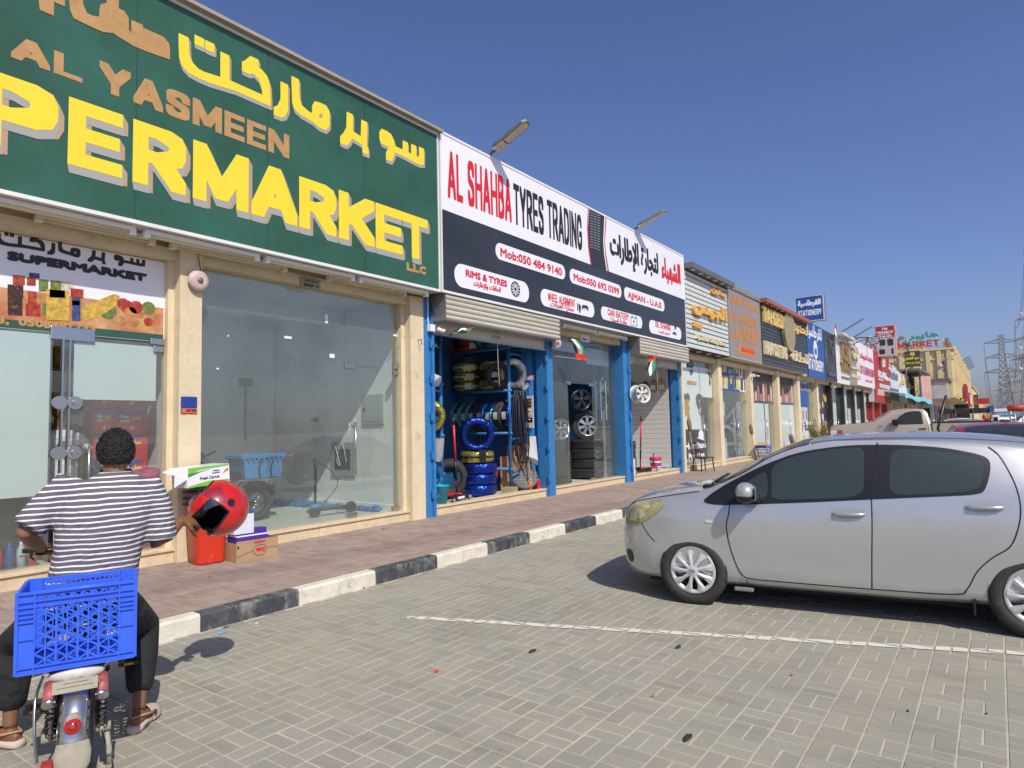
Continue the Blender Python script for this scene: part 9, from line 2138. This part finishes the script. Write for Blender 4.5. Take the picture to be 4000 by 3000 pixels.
mb.add(vs,[(j*(n+1)+i,j*(n+1)+i+1,(j+1)*(n+1)+i+1,(j+1)*(n+1)+i) for j in range(m) for i in range(n)],True);obj('visor',mb,glassmat('clear visor',(.80,.78,.76),.10,.02),he)
for s_ in (-1,1):obj('visor_pivot',MB().cyl(HP(s_*1.35,.12,.98),HP(s_*1.35,.12,1.10),.020,n=16),m_blk,he);obj('rivet',MB().cyl(HP(s_*2.1,-.3,.99),HP(s_*2.1,-.3,1.02),.008,n=10),m_chrome,he)
# bicycle
bk=thing('bicycle','muddy electric bicycle with chrome mudguard and round red tail light','bicycle',C0)
def Bo(n,mb,m,par=None):return obj(n,mb,m,par or bk)
m_mud=pm('muddy beige plastic',(.34,.31,.24),.8,nscale=14,namt=.15,dirt=((.28,.25,.20),12,.5,.7));m_kn=pm('dusty tyre rubber',(.07,.068,.065),.85,nscale=30,namt=.3,dirt=((.22,.20,.17),16,.5,.7));m_chr2=pm('dusty chrome',(.55,.55,.56),.22,metal=.9,dirt=((.38,.35,.29),9,.52,.7))
for a in (0,1.12):
    c=F(a,0,.24);t=MB().lathe([(.165,-.045),(.20,-.058),(.225,-.045),(.232,0),(.225,.045),(.20,.058),(.165,.045)],c,RF,44,closed=True)
    for k in range(30):
        an_=2*PI*k/30;R_=HF*math.cos(an_)+Vector((0,0,math.sin(an_)));T_v=-HF*math.sin(an_)+Vector((0,0,math.cos(an_)))
        for o,w in ((-.042,.012),(-.014 if k % 2 else .014,.016),(.042,.012)):t.obb(c+R_*(.234 if abs(o) < .03 else .226)+RF*o,R_*.007,T_v*.014,RF*w)
    w_=Bo('wheel',t,m_kn);obj('rim',MB().lathe([(.150,-.03),(.168,-.035),(.168,.035),(.150,.03)],c,RF,36,closed=True),m_chr2,w_);sp=MB().cyl(c-RF*.05,c+RF*.05,.045,n=16)
    for k in range(18):an_=2*PI*k/18;sp.tube([c+RF*(.03*(-1)**k),c+(HF*math.cos(an_)+Vector((0,0,math.sin(an_))))*.155],.002,3)
    obj('spokes',sp,m_steel,w_)
fr=MB()
for s_ in (-.085,.085):fr.tube([F(0,s_,.24),F(.38,s_*.8,.28),F(.5,s_*.4,.30)],.014,8).tube([F(0,s_,.25),F(.16,s_,.52),F(.38,s_*.6,.58)],.012,8)
fr.tube([F(.5,0,.28),F(.42,0,.70)],.022,10).tube([F(.5,0,.30),F(.98,0,.62),F(.98,0,.80)],.028,10).tube([F(.44,0,.60),F(.97,0,.70)],.024,10);Bo('frame',fr,m_blk)
fk=MB()
for s_ in (-.07,.07):fk.tube([F(1.12,s_,.24),F(1.0,s_,.62),F(.98,s_*.5,.72)],.016,8)
Bo('fork',fk,m_steel);Bo('handlebar',MB().tube([F(.97,0,.75),F(.93,0,.95)],.018,8).tube([F(.84,-.32,.98),F(.90,-.15,.96),F(.93,0,.95),F(.90,.15,.96),F(.84,.32,.98)],.013,8),m_blk)
for s_ in (-1,1):Bo('brake_lever',MB().tube([F(.93,.20*s_,.96),F(.99,.27*s_,.94),F(.98,.35*s_,.93)],.006,6),m_steel)
Bo('saddle',MB().sphere(F(.36,0,.66),1,16,10,(.11,.13,.045)),m_blk);Bo('rear_rack',MB().tube([F(-.06,-.10,.545),F(.32,-.10,.545)],.008,6).tube([F(-.06,.10,.545),F(.32,.10,.545)],.008,6).tube([F(-.06,-.10,.545),F(-.06,.10,.545)],.008,6).tube([F(.02,-.10,.545),F(0,-.09,.27)],.007,6).tube([F(.02,.10,.545),F(0,.09,.27)],.007,6),m_blk)
Bo('white_bag',loft(MB(),[ring(F(a,0,.525),RF,Vector((0,0,1)),w,.028,14) for a,w in ((-.10,.04),(-.08,.105),(.05,.12),(.12,.10))]),pm('dusty white vinyl',(.58,.56,.52),.35,nscale=15,namt=.15,dirt=((.2,.16,.12),20,.6,.7)))
# mudguard: chrome then mud flap
mg=MB();rows=[]
for k in range(15):
    an_=math.radians(40+k*9.5);w=.052+.004*math.sin(k*.4);o=F(-.0,0,.24)+HF*math.cos(an_)*.275+Vector((0,0,math.sin(an_)*.275));R_=HF*math.cos(an_)+Vector((0,0,math.sin(an_)));rows.append([o+RF*(w*math.sin(t))-R_*(.030*(1-math.cos(t))) for t in [-1.35+2.7*j/10 for j in range(11)]])
mg.add([p for r in rows for p in r],[(i*11+j,i*11+j+1,(i+1)*11+j+1,(i+1)*11+j) for i in range(14) for j in range(10)],True);Bo('mudguard',mg,m_chr2)
rows=[]
for k,(an_,w,rr2) in enumerate(((168,.060,.278),(178,.070,.284),(188,.066,.292),(196,.045,.305),(203,.016,.318))):
    a_=math.radians(an_);R_=HF*math.cos(a_)+Vector((0,0,math.sin(a_)));o=F(0,0,.24)+R_*rr2;rows.append([o+RF*(w*math.sin(t))-R_*(.024*(1-math.cos(t))) for t in [-1.4+2.8*j/10 for j in range(11)]])
Bo('mud_flap',MB().add([p for r in rows for p in r],[(i*11+j,i*11+j+1,(i+1)*11+j+1,(i+1)*11+j) for i in range(4) for j in range(10)],True),m_mud)
tl=F(-.255,0,.36);tn=(-HF*.95+Vector((0,0,.30))).normalized();Bo('tail_light_shell',MB().sphere(tl-tn*.0+Vector((0,0,.012)),1,18,12,(.036,.030,.046)),m_mud);Bo('tail_light',MB().lathe([(.032,.012),(.033,.030),(.028,.038),(0,.040)],tl,tn,24),MATS['red lens']);u_=tn.cross(Vector((0,0,1))).normalized();v_=u_.cross(tn);Bo('light_ring',MB().tube([tl+tn*.040+u_*(.016*math.cos(k*PI/3))+v_*(.016*math.sin(k*PI/3)) for k in range(6)],.0025,4,closed=True),pm('dark red',(.15,.01,.01),.3))
pn=(-HF*.9+Vector((0,0,.45))).normalized();pc=F(-.17,0,.505);pu=RF;pv=pu.cross(pn)*-1;Bo('plate_holder',MB().obb(pc,pu*.085,pv*.026,pn*.005),m_mud);Bo('plate_ribs',MB().obb(pc+pn*.007,pu*.07,pv*.004,pn*.003).obb(pc+pn*.007+pv*.016,pu*.045,pv*.003,pn*.003),m_mud)
for s_ in (-1,1):
    c=F(-.10,.098*s_,.455);Bo('shock_absorber',MB().cyl(c+Vector((0,0,.04))+HF*.05,c-Vector((0,0,.02))-HF*.03,.027,n=18),pm('faded pink cylinder',(.42,.10,.10),.5,nscale=10,namt=.25,dirt=((.08,.05,.05),10,.5,.6)));Bo('shock_cap',MB().lathe([(.028,0),(.030,.012),(.020,.018),(0,.014)],c-Vector((0,0,.02))-HF*.03,(-HF*.8-Vector((0,0,.6))),18),m_steel)
    sp=[F(-.03,.098*s_,.40-.0032*k)+RF*(.022*math.cos(k*.9))+HF*(.022*math.sin(k*.9)) for k in range(44)];Bo('coil_spring',MB().tube(sp,.0045,5),m_blk);Bo('shock_body',MB().cyl(F(-.03,.098*s_,.42),F(-.02,.098*s_,.24),.011,n=8),m_steel);Bo('axle_nut',MB().cyl(F(0,.075*s_,.24),F(0,.135*s_,.24),.022,n=12),m_mud)
    pe=F(.50+.13*s_*.6,.175*s_ if s_ > 0 else -.17,.30+.055*s_);Bo('crank',MB().tube([F(.5,.09*s_,.30),F(.5+.12*s_*.6,.105*s_,.30+.05*s_)],.011,6),m_blk);Bo('pedal',MB().obb(pe,HF*.045,RF*.006,Vector((0,0,.012))).obb(pe+RF*(.055*s_),HF*.045,RF*.006,Vector((0,0,.012))).obb(pe+RF*(.028*s_)+HF*.040,HF*.007,RF*.05,Vector((0,0,.010))).obb(pe+RF*(.028*s_)-HF*.040,HF*.007,RF*.05,Vector((0,0,.010))),m_blk);Bo('pedal_reflector',MB().obb(pe+RF*(.028*s_)-HF*.049,HF*.002,RF*.022,Vector((0,0,.006))),pm('amber reflector',(.55,.25,.05),.3))
Bo('brake_caliper',MB().obb(F(-.08,-.105,.12),RF*.022,HF*.03,Vector((0,0,.042))).obb(F(-.105,-.12,.115),RF*.012,HF*.012,Vector((0,0,.03))),pm('red anodised metal',(.42,.03,.03),.4,dirt=((.3,.22,.18),14,.55,.7)))
Bo('brake_disc',MB().lathe([(.04,-.0015),(.078,-.0015),(.078,.0015),(.04,.0015)],F(0,-.072,.24),RF,30,closed=True),m_steel);Bo('brake_cable',MB().tube(spline([F(.06,-.14,.50),F(-.05,-.155,.44),F(-.11,-.15,.30),F(-.10,-.14,.18)],6),.0065,7),m_steel)
Bo('chainwheel',MB().lathe([(.02,-.002),(.07,-.002),(.07,.002),(.02,.002)],F(.5,.085,.30),RF,28),m_steel);Bo('sprocket',MB().lathe([(.012,-.010),(.045,-.006),(.05,0),(.045,.008),(.012,.010)],F(0,.098,.24),RF,20),m_mud);Bo('derailleur',MB().tube([F(-.02,.12,.22),F(-.05,.13,.15),F(-.02,.13,.08),F(.02,.13,.04)],.012,6).cyl(F(-.04,.12,.14),F(-.04,.14,.14),.022,n=12).cyl(F(0,.12,.06),F(0,.14,.06),.022,n=12),m_mud)
Bo('chain',MB().tube([F(.5,.087,.37),F(0,.10,.29),F(-.05,.10,.24),F(-.03,.13,.12),F(.02,.13,.045),F(.1,.11,.16),F(.5,.087,.23)],.004,4),m_blk)
Bo('front_mudguard',MB().tube([F(1.12,0,.24)+HF*(.27*math.cos(a))+Vector((0,0,.27*math.sin(a))) for a in [math.radians(q) for q in range(20,170,15)]],.03,6),m_blk)
# blue crate
cr_=thing('plastic_crate','bright blue lattice plastic crate strapped behind the rider','crate',F(.1,0,.56));m_cr=pm('bright blue crate plastic',(.04,.13,.74),.38,nscale=6,namt=.06,dirt=((.10,.20,.75),8,.6,.8));CZ,CH_=.565,.35
def wall(name,o,u,L_,n):
    """one lattice side: u along, n outwards"""
    mb=MB();z=Vector((0,0,1))
    def bar(a0,z0,a1,z1,w=.0045,d=.007,off=0.0):
        p,q=o+u*a0+z*z0,o+u*a1+z*z1;dd=(q-p);l=dd.length;dd.normalize();s=dd.cross(n).normalized();mb.obb((p+q)/2+n*off,dd*(l/2),s*w,n*d)
    def slab(a0,a1,z0,z1,th=.003,off=-.002):mb.obb(o+u*((a0+a1)/2)+z*((z0+z1)/2)+n*off,u*((a1-a0)/2),z*((z1-z0)/2),n*th)
    e=.062;slab(0,e,0,CH_);slab(L_-e,L_,0,CH_);slab(e,L_-e,0,.028);slab(e,L_-e,CH_-.062,CH_-.036);slab(e,L_-e,CH_-.018,CH_)
    for zz in (0.0,.028,CH_-.06,CH_-.036,CH_-.002):bar(0,zz,L_,zz,.003,.008,.004)
    for a in (0,e,L_-e,L_):bar(a,0,a,CH_,.003,.008,.003)
    for zz in (CH_-.085,CH_-.105,CH_-.125):
        bar(0,zz,e,zz,.0025,.007,.004);bar(L_-e,zz,L_,zz,.0025,.007,.004)
    for zz in (.15,):bar(0,zz,e,zz,.003,.006,.003);bar(L_-e,zz,L_,zz,.003,.006,.003)
    nc=max(4,int(round((L_-2*e)/.043)));nc += nc % 2;cw=(L_-2*e)/nc;z0,z1=.028,CH_-.062;nr=5;ch=(z1-z0)/nr
    for i in range(1,nc):bar(e+i*cw,z0,e+i*cw,z1,.0030 if i % 2 else .0045,.005)
    for j in range(nr):
        for i in range(nc):
            a,b_=e+i*cw,e+(i+1)*cw;zz=z0+j*ch
            if i % 2 ==0:bar(a,zz,b_,zz+ch*.5,.0034,.0045);bar(a,zz+ch,b_,zz+ch*.5,.0034,.0045)
            else:bar(a,zz+ch*.5,b_,zz,.0034,.0045);bar(a,zz+ch*.5,b_,zz+ch,.0034,.0045)
    for i in range(nc):bar(e+i*cw,CH_-.036,e+(i+.5)*cw,CH_-.018,.003,.003);bar(e+(i+1)*cw,CH_-.036,e+(i+.5)*cw,CH_-.018,.003,.003)
    return obj(name,mb,m_cr,cr_)
W2,DP=.224,.33
tl_=Vector((0,0,CZ));cO=lambda a,b:F(a,b,CZ)
wall('rear_side',cO(-.085,-W2),RF,2*W2,-HF);wall('front_side',cO(-.085+DP,-W2),RF,2*W2,HF);wall('left_side',cO(-.085,-W2),HF,DP,-RF);wall('right_side',cO(-.085,W2),HF,DP,RF)
mb=MB()
for k in range(12):mb.obb(cO(-.085+DP/2,-W2+.02+k*.0385),HF*(DP/2),RF*.006,Vector((0,0,.004)))
for k in range(8):mb.obb(cO(-.07+k*.043,0),HF*.005,RF*W2,Vector((0,0,.0045)))
obj('base_lattice',mb,m_cr,cr_);obj('rim',MB().tube([cO(-.085,-W2)+Vector((0,0,CH_)),cO(-.085,W2)+Vector((0,0,CH_)),cO(-.085+DP,W2)+Vector((0,0,CH_)),cO(-.085+DP,-W2)+Vector((0,0,CH_))],.007,6,closed=True),m_cr,cr_)
cr_.location=cr_.location  # tilt a little like the photo
# shopkeeper behind the door glass
sk=thing('person','man in white shirt behind the supermarket door glass, hand on the handle','person',(2.95,8.45,.27));SX=Vector((2.92,8.50,0));X_,Y_=Vector((1,0,0)),Vector((0,-1,0));b=MB();P3=lambda x,y,z:Vector((SX.x+x,SX.y+y,z))
loft(b,[ring(P3(0,0,z),X_,Y_,w,d) for z,w,d in ((1.05,.14,.1),(1.3,.15,.1),(1.6,.17,.1),(1.72,.07,.06))]);limb(b,[P3(0,0,1.68),P3(0,0,1.82)],[.055,.055]);b.sphere(P3(0,-.01,1.93),1,20,14,(.08,.098,.12));b.sphere(P3(0,-.115,1.91),1,8,6,(.014,.02,.024)).sphere(P3(-.084,0,1.92),1,8,6,(.012,.02,.033)).sphere(P3(.084,0,1.92),1,8,6,(.012,.02,.033))
for s_ in (-1,1):b.sphere(P3(.033*s_,-.088,1.95),1,8,6,(.014,.012,.009))
b.sphere(P3(0,-.09,1.86),1,8,6,(.028,.016,.009))
wr1=Vector((2.99,8.10,1.50));limb(b,[P3(0,0,1.6),P3(.2,0,1.6),P3(.26,-.12,1.36),wr1],[.06,.055,.042,.03]);limb(b,[P3(0,0,1.6),P3(-.2,0,1.6),P3(-.26,.02,1.32),P3(-.22,-.12,1.1)],[.06,.055,.042,.03]);hand(b,wr1,(-.25,-.5,.45),(-.9,-.2,0),True,.8);hand(b,P3(-.22,-.12,1.1),(0,-.3,-1),(1,0,0),False,.4)
for s_ in (-1,1):limb(b,[P3(.08*s_,0,1.1),P3(.10*s_,-.02,.72),P3(.10*s_,.02,.34)],[.085,.06,.04]);loft(b,[ring(P3(.10*s_,.03-t,.31),X_,Vector((0,0,1)),w,.035,10) for t,w in ((0,.03),(.1,.042),(.2,.04),(.24,.02))])
fused('body',b,m_skin,sk,.009,3);b=MB();loft(b,[ring(P3(0,0,z),X_,Y_,w,d,22) for z,w,d in ((.98,.19,.14),(1.2,.185,.13),(1.45,.20,.13),(1.62,.205,.12),(1.70,.12,.09))]);limb(b,[P3(.1,0,1.6),P3(.20,0,1.6),P3(.245,-.08,1.44)],[.08,.082,.078]);limb(b,[P3(-.1,0,1.6),P3(-.20,0,1.6),P3(-.245,.0,1.42)],[.08,.082,.078]);fused('white_shirt',b,pm('white shirt cotton',(.66,.72,.76),.8,nscale=9,namt=.12,bump=4,bscale=12),sk,.012,3)
b=MB();loft(b,[ring(P3(0,0,z),X_,Y_,.17,.12,18) for z in (.9,1.06)])
for s_ in (-1,1):limb(b,[P3(.08*s_,0,1.0),P3(.10*s_,-.02,.72),P3(.10*s_,.02,.36)],[.105,.085,.07])
fused('trousers',b,pm('slate trousers',(.06,.07,.09),.9),sk,.014,2);obj('hair',MB().sphere(P3(0,.01,1.96),1,18,12,(.086,.1,.115)),m_hair,sk)
